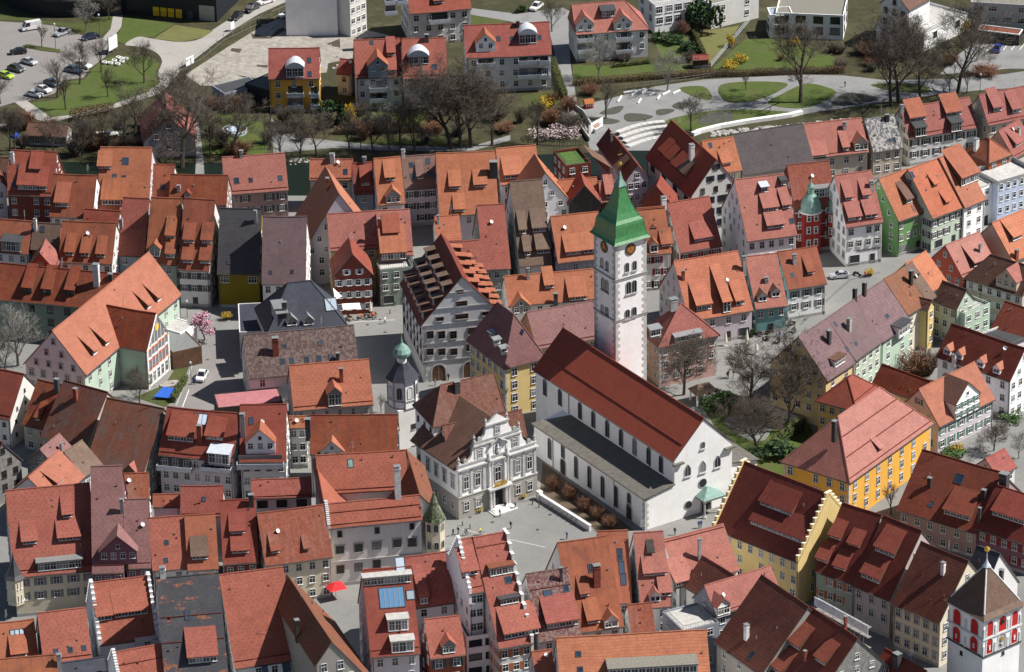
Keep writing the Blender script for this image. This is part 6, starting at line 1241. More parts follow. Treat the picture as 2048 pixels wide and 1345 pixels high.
for a in range(8):
    an = 2*math.pi*a/8; R0 = 1.9*math.cos(math.pi/8)
    for z in (6.2, 9.8): archwin(mb_.e, (tq.x+math.cos(an)*R0, tq.y+.4+math.sin(an)*R0, z), an+math.pi/2, .75, 1.5, t=.1)
# --- crimson house: copper-domed bays
T('B5')
def bwh(b, p, y):
    o = b.inv @ CAM; d = b.inv.to_3x3() @ ray(p); return o+d*((y-o.y)/d.y)
fy = -br.d+.45; q1 = bwh(br, (365, 1060), fy-1.2); q2 = bwh(br, (540, 1100), fy-.8)
m = MB(); m.box(q1.x-1.9, q1.x+1.9, fy-2.0, fy+2, 0, q1.z+1.6, 'wall_darkred'); m.build('corner_bay', br.e, block=True)
m = MB(); zt = q1.z+1.6
m.lathe([(2.5, zt-.1), (2.35, zt+.4), (2.1, zt+1.6), (1.75, zt+2.6), (1.1, zt+3.4), (.7, zt+3.8), (.65, zt+4.8), (.75, zt+5.0), (.8, zt+5.4), (.4, zt+6.0), (.15, zt+6.4), (.06, zt+7.6)], 'copper', 12, (q1.x, fy-.4), .5); m.build('bay_dome', br.e, smooth=False, block=True)
m = MB(); m.lathe([(2.55, zt-.35), (2.6, zt-.1), (2.5, zt)], 'stonecap', 12, (q1.x, fy-.4), .5); m.build('cornice', br.e)
for z in (zt-1.3, zt-4.2, zt-7.2):
    for s in (-.8, .8): window(br.e, (q1.x+s, fy-2.0, z), 0, .8, 1.5, 'q', keep=True)
m = MB(); m.lathe([(0, 2.6), (1.3, 3.4), (1.55, 3.8), (1.55, q2.z+2.6)], 'wall_darkred', 8, (q2.x, fy-.3), .5); m.build('oriel', br.e, block=True)
m = MB(); zt = q2.z+2.6; m.lathe([(1.85, zt), (1.6, zt+.3), (1.3, zt+.5), (1.2, zt+2.0), (1.35, zt+2.1), (1.1, zt+2.6), (.5, zt+3.0), (.1, zt+3.3), (0, zt+3.6)], 'copper', 8, (q2.x, fy-.3), .5); m.build('oriel_dome', br.e, block=True)
for z in (zt-1.3, zt-4.2):
    for an in (-math.pi/2, -math.pi/4, -3*math.pi/4): window(br.e, (q2.x+1.43*math.cos(an), fy-.3+1.43*math.sin(an), z), an+math.pi/2, .65, 1.5, 'q', keep=True)
for z in (3.3, 6.4, 9.4):
    m = MB(); m.box(-br.L/2+.2, br.L/2-.2, fy-.12, fy, z-.09, z+.09, 'stonecap'); m.build('cornice', br.e)
# --- black spire corner bay of the cream house
T('E1'); q = bs.inv @ P((95, 620), 8.4)
for nm, pr, mt in (('corner_bay', [(0, 2.4), (1.7, 3.0), (1.7, 8.5)], 'wall_cream'), ('bay_spire', [(2.1, 8.3), (1.5, 9.0), (.8, 10.4), (.3, 11.8), (.05, 13.2)], 'metal_dark')):
    m = MB(); m.lathe(pr, mt, 6, ph=.5); m.build(nm, bs.e, (q.x+.4, q.y+.6, 0), block=True)
for z in (4.4, 7.0):
    for an in (-math.pi/2, -math.pi/2+math.pi/3, -math.pi/2-math.pi/3): window(bs.e, (q.x+.4+1.47*math.cos(an), q.y+.6+1.47*math.sin(an), z), an+math.pi/2, 1.0, 1.3, 'w', keep=True)
# --- painted glass gable of the school's cross wing
b = bw; xg = b.L/2-.18; hw = b.d-.6
m = MB(); m.xprism([(-hw, 3.4), (hw, 3.4), (hw, b.ze-.2), (0, b.zr-1.0), (-hw, b.ze-.2)], xg, xg+.12, 'glass'); m.build('glass_gable', b.e)
for i in range(7):
    y = -hw+2*hw*i/6; m = MB(); m.box(xg, xg+.22, y-.07, y+.07, 3.4, b.zr-1.0-abs(y)*b.tan*.98 if abs(y) < hw-.1 else b.ze, 'frame_white'); m.build('mullion', b.e)
for z, mt in ((3.6, 'wall_terracotta'), (5.6, 'wall_terracotta'), (6.2, 'white_cloth'), (8.0, 'wall_terracotta'), (8.5, 'cream_cloth'), (3.2, 'white_cloth')):
    m = MB()
    for i in range(6):
        y = -hw+2*hw*i/6; m.box(xg+.1, xg+.17, y+.1, y+2*hw/6-.1, z+(.12 if i % 2 else 0), z+.42+(.12 if i % 2 else 0), mt)
    m.build('painted_band', b.e)['kind'] = 'stuff'
m = MB(); m.tube([(xg+.1, 0, b.zr-3), (xg+.2, 0, b.zr-3)], .8, 'yellow_paint', 10); m.build('painted_sun', b.e)
for i in range(5): window(b.e, (xg+.02, -hw+2*hw*(i+.5)/5, 1.7), math.pi/2, 1.1, 2.4, 'w', keep=True)
m = MB()
for s in (-1, 1): m.tube([(xg+.15, s*(hw+.35), b.ze-.3), (xg+.15, 0, b.zr-.25)], .2, 'white_cloth', 4); m.box(xg, xg+.25, s*(hw+.3)-.2, s*(hw+.3)+.2, 0, b.ze, 'white_cloth')
m.build('gable_trim', b.e)
merge(bw, bg_)
# --- half-timbering, sign bands, lettering
def letters(par, txt, loc, rz, size, mat, ext=.02):
    cu = bpy.data.curves.new('lettering', 'FONT'); cu.body = txt; cu.size = size; cu.extrude = ext; cu.align_x = 'CENTER'
    o = bpy.data.objects.new('lettering', cu); COL.objects.link(o); dg = bpy.context.evaluated_depsgraph_get(); me = bpy.data.meshes.new_from_object(o.evaluated_get(dg))
    bpy.data.objects.remove(o); me.materials.clear(); me.materials.append(M_(mat))
    k = link('lettering', me, par, loc, rot=(math.pi/2, 0, rz)); return k
fy = -bk.d+.45; q = bwh(bk, (805, 1300, 'B5'), fy); letters(bk.e, 'Hämmerkeller', (q.x, fy-.06, q.z-.3), 0, .95, 'black')
# ------------------------------------------------------------------ trees and shrubs
for nm, c, v in (('bark', (.075, .062, .05), .3), ('bark_pale', (.17, .155, .13), .3), ('twig', (.10, .082, .066), .3), ('twig_pale', (.22, .21, .19), .2), ('twig_rust', (.17, .085, .05), .35), ('blossom', (.60, .33, .42), .2), ('blossom_pale', (.55, .44, .44), .2),
    ('leaf', (.045, .085, .02), .5), ('leaf_dark', (.018, .04, .018), .4), ('forsythia', (.45, .31, .03), .35), ('leaf_dry', (.16, .11, .05), .3), ('ivy', (.06, .13, .035), .4)): plain(nm, c, var=v, scale=3.0)
def tree_meshes(seed, h, spread, lev=5, bark='bark', twig='twig', low=.28, dens=1.0, blossom=None):
    rnd = random.Random(seed); tr, cr = MB(), MB()
    def limb(p, d, L, r, k):
        n = 3 if k < 3 else 2; pts = [p]; rad = [r]; q = p.copy(); dd = d.copy()
        for i in range(n):
            dd = (dd+Vector((rnd.uniform(-1, 1), rnd.uniform(-1, 1), rnd.uniform(-.3, .7)))*.17).normalized(); q = q+dd*L/n; pts.append(q.copy()); rad.append(max(.011, r*(1-.55*(i+1)/n)))
        (tr if k < 2 else cr).tube(pts, rad, bark if k < 2 else twig, 5 if k < 2 else 3, cap=False)
        if k >= lev:
            if blossom:
                for _ in range(2):
                    c = pts[-1]+Vector((rnd.uniform(-.2, .2), rnd.uniform(-.2, .2), rnd.uniform(-.2, .2))); a = Vector((rnd.uniform(-1, 1), rnd.uniform(-1, 1), rnd.uniform(-1, 1))).normalized()*.16; b = a.cross(Vector((rnd.uniform(-1, 1), 1, .3))).normalized()*.16
                    cr.face([c-a-b, c+a-b, c+a+b, c-a+b], blossom)
            return
        nb = {0: 7, 1: 5, 2: 5, 3: 5}.get(k, 3); nb = max(2, int(round(nb*dens)))
        for i in range(nb):
            f = low+(1-low)*(i+rnd.random()*.8)/nb if k == 0 else .3+.7*(i+rnd.random())/nb; f = min(.98, f)
            j = min(n-1, int(f*n)); s = f*n-j; b = pts[j].lerp(pts[j+1], s); rr = rad[j]*(1-s)+rad[j+1]*s
            az = rnd.uniform(0, 6.28) if k else 6.28*i*.382+rnd.uniform(-.5, .5); ax = dd.cross(Vector((math.cos(az), math.sin(az), .1))).normalized()
            ang = math.radians(rnd.uniform(28, 58))*spread*(1.25-.4*f if k == 0 else 1); nd = (Matrix.Rotation(ang, 3, ax) @ (d if k == 0 else (pts[j+1]-pts[j]).normalized()))
            nd = (nd+Vector((0, 0, .14))).normalized(); limb(b, nd, L*rnd.uniform(.5, .72)*(1.12-.45*f if k == 0 else 1), rr*rnd.uniform(.5, .68), k+1)
    limb(Vector((0, 0, -.1)), Vector((rnd.uniform(-.05, .05), rnd.uniform(-.05, .05), 1)).normalized(), h*.62, h*.019+.04, 0)
    return tr.mesh('trunk'), cr.mesh('crown')
TV = {'a': tree_meshes(1, 10, 1.0), 'b': tree_meshes(2, 10, .85), 'c': tree_meshes(3, 10, 1.15), 'p': tree_meshes(4, 10, .9, bark='bark_pale', twig='twig_pale'), 'o': tree_meshes(5, 10, 1.0, bark='bark', twig='twig_rust', dens=1.25),
      's': tree_meshes(6, 10, .7, lev=4, low=.3), 'k': tree_meshes(7, 10, 1.0, lev=4, blossom='blossom', twig='twig'), 'd': tree_meshes(8, 10, 1.1, dens=1.15, low=.18)}
HT = {k: max(v.co.z for v in TV[k][1].vertices) for k in TV}
_hm = lambda p, ytop: None
def height_at(p, ytop):
    b = P(p); t = px((p[0], ytop)+tuple(p[2:])); z = 0
    for i in range(1, 500):
        z = i*.08; d = b+Vector((0, 0, z))-CAM
        if 672.5-FPX*d.dot(UPV)/d.dot(_fw) <= t[1]: break
    return z
_rt = random.Random(11)
def TREE(label, x, y, ytop, kind='a', group=None, name='bare_tree', wide=1.0, cat='tree'):
    b = P((x, y)); h = max(2.0, height_at((x, y), ytop)); s = h/HT[kind]
    e = empty(name, (b.x, b.y, 0), _rt.uniform(0, 6.28), label, cat, group); e.scale = (s*wide, s*wide, s)
    link('trunk', TV[kind][0], e); link('crown', TV[kind][1], e); return e
def leaf_cloud(seed, n, mat, shape, size=.16, mat2=None):
    rnd = random.Random(seed); m = MB()
    lobes = [(Vector((rnd.uniform(-.5, .5), rnd.uniform(-.5, .5), rnd.uniform(.3, .75))), rnd.uniform(.25, .45)) for _ in range(7)]
    for i in range(n):
        if shape == 'cone':
            z = rnd.random()**1.5; r = (1-z)*.42*math.sqrt(rnd.uniform(.35, 1))*(1+.18*math.sin(z*40)); a = rnd.uniform(0, 6.28); c = Vector((r*math.cos(a), r*math.sin(a), z))
        elif shape == 'box': c = Vector((rnd.uniform(-.5, .5), rnd.uniform(-.5, .5), rnd.random()))
        else:
            lc, lr = rnd.choice(lobes); v = Vector((rnd.gauss(0, 1), rnd.gauss(0, 1), rnd.gauss(0, 1))).normalized()*lr*rnd.uniform(.6, 1.08); c = lc+v; c.z = max(.02, c.z)
        a = Vector((rnd.gauss(0, 1), rnd.gauss(0, 1), rnd.gauss(0, 1))).normalized(); b = a.cross(Vector((rnd.gauss(0, 1), rnd.gauss(0, 1), 1))).normalized(); s = size*rnd.uniform(.5, 1.2)
        m.face([c-a*s, c+b*s*.6, c+a*s, c-b*s*.6], mat if not mat2 or rnd.random() < .7 else mat2)
    for i in range(5): a = 6.28*i/5; m.tube([(0, 0, 0), (.22*math.cos(a), .22*math.sin(a), .5)], [.03, .012], 'bark', 3, cap=False)
    return m.mesh('foliage')
def twig_bush(seed, mat, n=130):
    rnd = random.Random(seed); m = MB()
    for i in range(n):
        a = rnd.uniform(0, 6.28); l = rnd.uniform(.5, 1); sp = rnd.uniform(.05, .5); p = Vector((rnd.uniform(-.12, .12), rnd.uniform(-.12, .12), 0)); d = Vector((math.cos(a)*sp, math.sin(a)*sp, l)); q = p+d*.55+Vector((rnd.uniform(-.06, .06),)*3)
        m.tube([p, q, p+d+Vector((d.x*.2, d.y*.2, 0))], [.016, .01, .005], mat, 3, cap=False)
        for _ in range(3):
            r0 = p.lerp(p+d, rnd.uniform(.4, 1)); m.tube([r0, r0+Vector((rnd.uniform(-.16, .16), rnd.uniform(-.16, .16), rnd.uniform(.02, .2)))], [.008, .004], mat, 3, cap=False)
    return m.mesh('branches')
SV = {'green': leaf_cloud(1, 700, 'leaf', 'lobes', .1, 'ivy'), 'dark': leaf_cloud(2, 900, 'leaf_dark', 'lobes', .1, 'leaf'), 'conifer': leaf_cloud(3, 1500, 'leaf_dark', 'cone', .06, 'leaf'), 'forsythia': leaf_cloud(4, 700, 'forsythia', 'lobes', .08),
      'twig': twig_bush(5, 'twig'), 'rust': twig_bush(6, 'twig_rust', 190), 'hedge': leaf_cloud(7, 900, 'leaf', 'box', .09, 'leaf_dry'), 'hedgebare': leaf_cloud(8, 900, 'leaf_dry', 'box', .07, 'twig'), 'pink': leaf_cloud(9, 500, 'blossom_pale', 'lobes', .07, 'twig')}
SN = {'green': 'shrub', 'dark': 'shrub', 'conifer': 'conifer', 'forsythia': 'forsythia_bush', 'twig': 'bare_bush', 'rust': 'bare_bush', 'hedge': 'hedge', 'hedgebare': 'hedge', 'pink': 'blossom_bush'}
def BUSH(label, x, y, w, h, kind, d=None, rz=None, group=None):
    b = P((x, y)); o = link(SN[kind], SV[kind], None, (b.x, b.y, 0), _rt.uniform(0, 6.28) if rz is None else rz, sc=(w, d or w, h))
    return tag(o, label, 'hedge' if 'hedge' in kind else 'conifer' if kind == 'conifer' else 'bush', group)
def HEDGE(label, p, q, wd, h, kind='hedge'):
    a, b = P(p), P(q); c = (a+b)/2; L = (b-a).length
    root = empty('hedge', (c.x, c.y, 0), math.atan2(b.y-a.y, b.x-a.x), label, 'hedge'); n = max(1, int(L/2.4))
    for i in range(n): link('foliage', SV[kind], root, (-L/2+L*(i+.5)/n, 0, 0), 0, sc=(L/n*1.08, wd, h*(_rt.uniform(.85, 1.1))))
T('A1')
g1 = 'young bare trees around the car park'
for i, (x, y, t, k) in enumerate(((660, 243, -40, 'p'), (840, 150, -60, 'a'), (322, 365, 180, 's'), (612, 648, 290, 'b'), (780, 555, 270, 's'), (1107, 640, 300, 'b'), (440, 752, 430, 's'), (505, 842, 540, 's'), (830, 746, 500, 's'), (5, 800, 560, 'b'))):
    TREE(('round pale bare tree in front of the dark hall', 'bare tree beside the footpath to the dark hall', 'small bare tree on the grass island between parking bays', 'bare tree in front of the blue and white cars on the lawn edge', 'slender bare tree beside the white board stand', 'bare tree at the road bend on the lawn', 'slim bare tree beside the blue-grey car', 'thin sapling at the lawn corner by the path', 'thin sapling standing alone in the middle of the lawn', 'bare tree at the car park edge by the narrow path')[i], x, y, t, k, g1)
for lb, x, y, t, k in (('large bare tree left of the garden workshop', 1040, 1110, 630, 'a'), ('bare tree behind the red-roofed house with dark red gable', 75, 1160, 790, 'b'), ('gnarled dark bare tree beside the boat', 410, 1165, 860, 'c'), ('tallest bare tree in front of the garden workshop gable', 1400, 1290, 550, 'd'), ('bare tree beside the garden pool', 1780, 1195, 730, 'd'), ('pale bare tree behind the workshop roof', 1480, 1010, 640, 'p')): TREE(lb, x, y, t, k)
T('A2')
for lb, x, y, t, k in (('pollarded bare tree by the iron gate', 510, 1195, 840, 'c'), ('dark bare tree in front of the hipped bay tower house', 945, 1165, 790, 'b'), ('bare tree leaning over the river footpath', 1160, 1155, 740, 'a'), ('round rust-brown tree hiding the barrel dormer', 1262, 810, 430, 'o'), ('wide spreading bare tree in front of the ribbed red roof house', 1545, 1145, 400, 'd'), ('second spreading bare tree by the lane', 1700, 1135, 430, 'c'), ('tall bare tree beside the wide spreading tree', 1620, 1140, 440, 'a'), ('low bare tree among the garden bushes', 380, 1010, 800, 's'), ('bare tree behind the garden fence of the yellow house', 850, 1160, 960, 's'), ('small bare tree right of the lane junction', 1860, 1120, 560, 'a')): TREE(lb, x, y, t, k)
T('A3')
for lb, x, y, t, k in (('bare tree between the access road and the villa', 400, 245, -10, 'b'), ('grey bare tree in front of the gabled balcony bays', 755, 610, 230, 'p'), ('round bare tree beside the villa garden hedge', 1285, 705, 350, 'p'), ('slim bare tree on the plaza', 815, 915, 600, 's'), ('young tree on the oval lawn', 1890, 695, 540, 's'), ('dark bare tree behind the steep orange-brown roof', 1470, 1020, 690, 'a'), ('small staked tree beside the blossom bed', 410, 965, 850, 's'), ('plum tree with faint pink buds in the villa garden', 1400, 300, 140, 'o'), ('pale pink budding tree at the plaza edge', 830, 760, 620, 's')): TREE(lb, x, y, t, k)
T('A4')
for lb, x, y, t, k in (('tall bare tree on the leaf-shaped lawn', 375, 770, 60, 'a'), ('left one of the twin park trees', 1055, 795, 120, 'b'), ('right one of the twin park trees with forked trunk', 1110, 770, 40, 'c'), ('bare tree by the river bank stones', 1275, 745, 240, 'b'), ('tall dark bare tree beside the garden car park', 1550, 695, 40, 'd'), ('small bare tree under the tall dark tree', 1490, 695, 540, 's'), ('bushy bare sapling right of the tall dark tree', 1620, 700, 500, 's'), ('round bare tree in front of the tall white gable house', 1180, 420, 60, 'd')): TREE(lb, x, y, t, k)
T('C1'); TREE('broad pale budding tree in front of the long green house', 140, 890, 400, 'p', wide=1.2); TREE('small pink blossom tree in the paved school square', 1575, 690, 480, 'k', name='blossom_tree', wide=1.3); TREE('gnarled bare tree at the dark courtyard edge', 40, 930, 640, 'c')
T('D1'); TREE('bare tree in front of the painted glass gable', 1072, 335, 70, 'd')
T('C4')
for lb, x, y, t, k in (('large bare tree in front of the pink hipped house', 490, 1190, 660, 'd'), ('light bare tree by the yellow-beige gable wall', 1310, 1350, 620, 'a'), ('bare tree beside the garden wall of the church', 1000, 1310, 820, 'd'), ('pollarded small tree in the square with folded parasols', 868, 1065, 930, 's')): TREE(lb, x, y, t, k)
T('D4'); TREE('tall bare tree in the church garden', 1822, 405, -120, 'd')
T('D5')
for lb, x, y, t, k in (('bare tree in the church garden beside the hedge', 190, 545, -100, 'a'), ('bare sapling behind the hospital bay', 975, 1190, 930, 's'), ('grey bare tree over the long dark red roof', 1290, 1200, 930, 'p'), ('bare tree in front of the white house with green shutters', 1765, 700, 440, 'd'), ('low bare tree beside the steps of the green-shuttered house', 1660, 690, 560, 'p'), ('bare tree in the yard behind the long dark red roof', 1960, 760, 540, 'p')): TREE(lb, x, y, t, k)
T('C2'); TREE('little pollard tree in a planter by the onion tower', 1315, 1095, 950, 's')
T('B2'); TREE('bare tree in front of the brown pink house', 530, 590, 360, 's')
T('A2')
for lb, x, y, w_, h_, k in (('dark conifer beside the yellow bush', 705, 970, 4.5, 6.5, 'conifer'), ('yellow forsythia beside the dark conifer', 765, 930, 1.8, 4.2, 'forsythia'), ('dark conifer in front of the cream apartment house', 1300, 200, 4.0, 7.0, 'conifer'), ('yellow forsythia beside the cream apartment house', 1570, 235, 2.6, 2.6, 'forsythia'), ('dark round shrub by the cream apartment balcony', 1540, 190, 2.6, 3.0, 'dark'), ('round bare bush below the yellow house', 260, 950, 4.6, 4.0, 'twig'), ('dark evergreen shrub at the yellow house corner', 600, 870, 4, 3, 'dark'), ('bare bush at the bend of the river footpath', 330, 1010, 4, 3.4, 'twig'), ('bare bush left of the plain white block', 780, 140, 4.0, 2.5, 'rust'), ('brown bush beside the plain white block corner', 720, 150, 3, 2.2, 'twig'), ('pale bush behind the dark conifer', 560, 960, 3.5, 3.0, 'twig'), ('bare bushes row by the fence under the bay tower', 850, 1010, 6, 2.6, 'rust'), ('bare bush by the fence left of the pergola', 1100, 1010, 6, 2.6, 'rust'), ('bare bush under the wide spreading tree', 1420, 1020, 6, 2.6, 'rust')): BUSH(lb, x, y, w_, h_, k)
T('A3')
for lb, x, y, w_, h_, k in (('yellow forsythia beside the lane end', 342, 830, 2.8, 2.8, 'forsythia'), ('reddish bush beside the lane-end forsythia', 400, 810, 3.2, 3.2, 'rust'), ('yellow forsythia on the rear lawn, the one nearer the shed', 1762, 535, 2.6, 2.4, 'forsythia'), ('yellow forsythia on the rear lawn, the one by the fence', 1843, 485, 2.4, 2.2, 'forsythia'), ('tall yellow forsythia against the fence', 1768, 360, 1.6, 3.2, 'forsythia'), ('huge dark evergreen beside the off-white house', 1555, 240, 6.0, 8.5, 'dark'), ('small clipped conifer behind the villa', 1222, 320, 1.6, 3.4, 'conifer'), ('row of dark garden shrubs behind the villa', 1290, 325, 4.6, 2.4, 'dark'), ('round green shrub by the villa garden path', 1345, 320, 2.6, 2.2, 'green'), ('dark bush beside the red garden shed', 1440, 480, 4.0, 2.8, 'twig'), ('ball-shaped shrub on the mown lawn edge', 1460, 400, 3.4, 2.6, 'dark'), ('bare bush at the villa wall', 960, 480, 4.4, 2.6, 'twig'), ('pink blossom bush in the bed by the footbridge', 330, 1075, 4.4, 2.8, 'pink'), ('pink blossom bush next to the iron railing', 440, 1060, 4.4, 2.6, 'pink'), ('pink blossom bush beside the footbridge wall', 560, 1050, 4.4, 2.6, 'pink'), ('ivy-dark shrub at the white building corner', 165, 95, 1.8, 1.8, 'dark'), ('bare brown bush by the lane hedge', 690, 730, 5, 2.6, 'rust')): BUSH(lb, x, y, w_, h_, k)
HEDGE('long clipped brown hedge below the villa lawn', (560, 660), (1160, 610), 1.6, 1.8, 'hedgebare'); HEDGE('brown hedge along the park walk', (1160, 610), (1640, 590), 1.6, 1.8, 'hedgebare'); HEDGE('brown fence hedge behind the long rear lawn', (1640, 590), (2650, 560), 1.4, 1.7, 'hedgebare'); HEDGE('green hedge along the straight lane', (400, 480), (500, 770), 1.6, 1.8); HEDGE('dark hedge beside the mown lawn', (1480, 240), (1570, 450), 1.2, 1.6); HEDGE('curved low hedge under the villa bays', (870, 520), (1150, 490), 1.0, 1.0)
T('A2'); HEDGE('long reddish hedge behind the river footpath', (650, 1030), (1480, 1010), 1.8, 2.0, 'hedgebare')
T('A1'); HEDGE('brown hedge beside the boat', (545, 930), (880, 870), 2.4, 2.6, 'hedgebare')
for lb, x, y, w_, h_, k in (('round brown bush by the garden hut', 640, 1040, 5, 4.5, 'twig'), ('dark bush behind the workshop shed', 1660, 840, 4.5, 3.2, 'rust'), ('bare bush in front of the lilac-gabled house', 580, 1200, 6, 4.5, 'twig'), ('brown bush beside the garden fence', 1800, 860, 5, 4, 'rust')): BUSH(lb, x, y, w_, h_, k)
T('A4')
for lb, x, y, w_, h_, k in (('round shrub on the long rear lawn', 228, 455, 1.8, 1.4, 'rust'), ('small bush beside the white modern villa', 340, 340, 2.2, 1.8, 'forsythia'), ('bare bush at the villa terrace corner', 620, 390, 4, 2.4, 'twig'), ('grey bush cluster by the white wall of the terraces', 900, 420, 7, 3.0, 'rust'), ('yellow-leaved bush by the dark apartment block', 1610, 245, 2.5, 3.0, 'forsythia'), ('dark shrub under the covered parking', 1860, 150, 4, 3, 'dark'), ('bare hedge bush beside the garden car park', 1760, 560, 8, 2, 'rust')): BUSH(lb, x, y, w_, h_, k)
T('D4')
for i, (x, y) in enumerate(((262, 690), (385, 760), (500, 850), (600, 915), (690, 985))): BUSH('rust-brown bare bush in the row along the church aisle', x, y, 3.4, 2.6, 'rust', group='bushes along the church aisle')
BUSH('dark round shrub in the church garden', 1960, 440, 5.5, 3.0, 'dark')
T('D5'); HEDGE('ivy-covered hedge in the church garden', (70, 690), (290, 530), 2.0, 2.4); BUSH('leafy shrub beside the white house with green shutters', 1420, 740, 4, 1.6, 'green'); BUSH('yellow shrub by the steps of the green-shuttered house', 1490, 715, 2.0, 1.8, 'forsythia'); BUSH('hedge shrub at the white wall corner', 1930, 450, 4, 1.6, 'green')
T('C5'); BUSH('grey clipped bare tree crown behind the dark rusty barn roof', 1180, 1120, 9, 5, 'rust'); BUSH('grey bare thicket beside the white four-dormer house', 1260, 1110, 6, 5, 'twig')
T('C4'); BUSH('bright green shrub by the church garden wall', 760, 1290, 4.6, 2.8, 'green'); BUSH('evergreen shrub beside the small pavilion', 790, 1300, 3.6, 2.2, 'dark')
T('D1'); HEDGE('green hedge beside the blue tarpaulin', (1330, 330), (1430, 160), 1.2, 1.5)

_rb = random.Random(21)
for i in range(46):
    T('P'); f = _rb.random(); x = 20+f*1130; y = (238 if x > 540 else 262)+_rb.uniform(-8, 52)-(12 if x > 900 else 0); BUSH('bare brown bush in the riverside thicket', x, y, _rb.uniform(3, 6.5), _rb.uniform(2.2, 4.6), _rb.choice(('twig', 'rust', 'twig')), group='riverside thicket bushes')
for i, (x, y, t, k) in enumerate(((30, 308, 215, 's'), (165, 312, 228, 'b'), (205, 300, 222, 's'), (250, 310, 205, 'a'), (420, 315, 215, 's'), (560, 322, 236, 'a'), (600, 318, 228, 'b'), (700, 312, 212, 's'), (830, 310, 190, 'a'), (1075, 290, 190, 's'), (780, 300, 205, 'p'))): TREE('bare tree in the riverside thicket', x, y, t, k, 'riverside thicket trees')
T('A4')
for i in range(14): BUSH('bare brown bush along the garden walls of the terraces', 640+_rb.random()*1100, 400+_rb.uniform(-30, 150), _rb.uniform(2.5, 5), _rb.uniform(1.6, 3), _rb.choice(('twig', 'rust')), group='terrace garden bushes')
# ------------------------------------------------------------------ vehicles
def paint(name, c):
    m, n, b, N, L = _nodes(name); b.inputs['Base Color'].default_value = (*c, 1); b.inputs['Roughness'].default_value = .28; b.inputs['Coat Weight'].default_value = .6; b.inputs['Metallic'].default_value = .15
for nm, c in (('white', (.78, .78, .78)), ('silver', (.45, .47, .5)), ('black', (.012, .012, .014)), ('navy', (.02, .03, .07)), ('blue', (.015, .05, .28)), ('bluegrey', (.09, .13, .2)), ('lime', (.42, .62, .03)), ('darkgrey', (.05, .055, .06))): paint('car_'+nm, c)
def car_parts(L=4.3, W=1.76, Hh=1.46, van=False):
    hood = .9 if not van else 1.05
    prof = [(-L/2, .35), (-L/2+.05, .75), (-L/2+.15, hood-.05), (-L*.22, hood+.06), (L*.36, hood+.1), (L/2-.08, hood+.02), (L/2, .6), (L/2-.03, .32)]
    cab = [(-L*.24, hood+.03), (-L*.07, Hh), (L*.22, Hh+.01), (L*.42, hood+.08)] if not van else [(-L*.40, hood), (-L*.28, Hh), (L*.46, Hh+.02), (L*.49, hood)]
    body = MB()
    def loft(pr, w0, w1, m, zmax):
        z0 = min(z for x, z in pr); zs = max(z for x, z in pr)
        wd = lambda z: w0+(w1-w0)*((z-z0)/(zs-z0))
        n = len(pr); A = [(x, -wd(z)/2, z) for x, z in pr]; B = [(x, wd(z)/2, z) for x, z in pr]
        body_ = m; tgt.face(A, body_); tgt.face(B[::-1], body_)
        for i in range(n): j = (i+1) % n; tgt.face([A[j], A[i], B[i], B[j]], body_)
    tgt = body; loft(prof, W, W*.94, 'car_white', 1)
    body.xprism([(x, z) for x, z in prof], -W/2-.005, W/2+.005, 'car_white', y=True) if False else None
    glass_ = MB(); tgt = glass_; loft([(x*.99, z-.02) for x, z in cab], W*.9, W*.72, 'glass', 1)
    roof = MB(); x0, x1 = cab[1][0]+.05, cab[2][0]-.05; w_ = W*.73; roof.prism([(x0, -w_/2), (x1, -w_/2), (x1, w_/2), (x0, w_/2)], Hh-.06, Hh+.035, 'car_white')
    for s in (-1, 1):
        for xa, xb in ((cab[0], cab[1]), (cab[3], cab[2])): roof.tube([(xa[0], s*W*.44, xa[1]), (xb[0], s*W*.355, xb[1])], .045, 'car_white', 4)
        roof.tube([(L*.08, s*W*.44, hood+.05), (L*.08, s*W*.36, Hh)], .05, 'car_white', 4)
    if van:
        for s in (-1, 1): roof.box(-L*.1, L*.44, s*W*.43-.03, s*W*.43+.03, hood, Hh-.03, 'car_white')
    wh = MB(); wh.tube([(0, -.1, 0), (0, .1, 0)], .33, 'tire', 12); wh.tube([(0, -.115, 0), (0, .115, 0)], .2, 'metal_grey', 8)
    hl = MB(); hl.box(-.06, .03, -.18, .18, -.07, .07, 'white_cloth'); tl = MB(); tl.box(-.03, .05, -.16, .16, -.08, .08, 'red_paint')
    return dict(body=body.mesh('body'), window_glass=glass_.mesh('window_glass'), roof_panel=roof.mesh('roof_panel'), wheel=wh.mesh('wheel'), headlight=hl.mesh('headlight'), tail_light=tl.mesh('tail_light'), L=L, W=W, hood=hood)
CP = {'car': car_parts(), 'van': car_parts(5.2, 1.95, 2.15, True), 'suv': car_parts(4.6, 1.85, 1.65)}
def CAR(label, x, y, col, dirp, kind='car', group=None):
    """dirp: pixel towards which the nose points"""
    b = P((x, y)); t = P(dirp); cp = CP[kind]; e = empty('parked_car' if kind != 'van' else 'parked_van', (b.x, b.y, .05), math.atan2(b.y-t.y, b.x-t.x), label, 'van' if kind == 'van' else 'car', group)
    for k in ('body', 'window_glass', 'roof_panel'):
        o = link(k, cp[k], e)
        if k != 'window_glass': o.material_slots[0].link = 'OBJECT'; o.material_slots[0].material = MATS['car_'+col]
    for sx in (-1, 1):
        for sy in (-1, 1):
            link('wheel', cp['wheel'], e, (sx*cp['L']*.31, sy*(cp['W']/2-.1), .33)); link('headlight' if sx < 0 else 'tail_light', cp['headlight' if sx < 0 else 'tail_light'], e, (sx*(cp['L']/2-.06), sy*cp['W']*.36, .72))
T('A1'); g = 'cars parked by the dark hall and lawn'
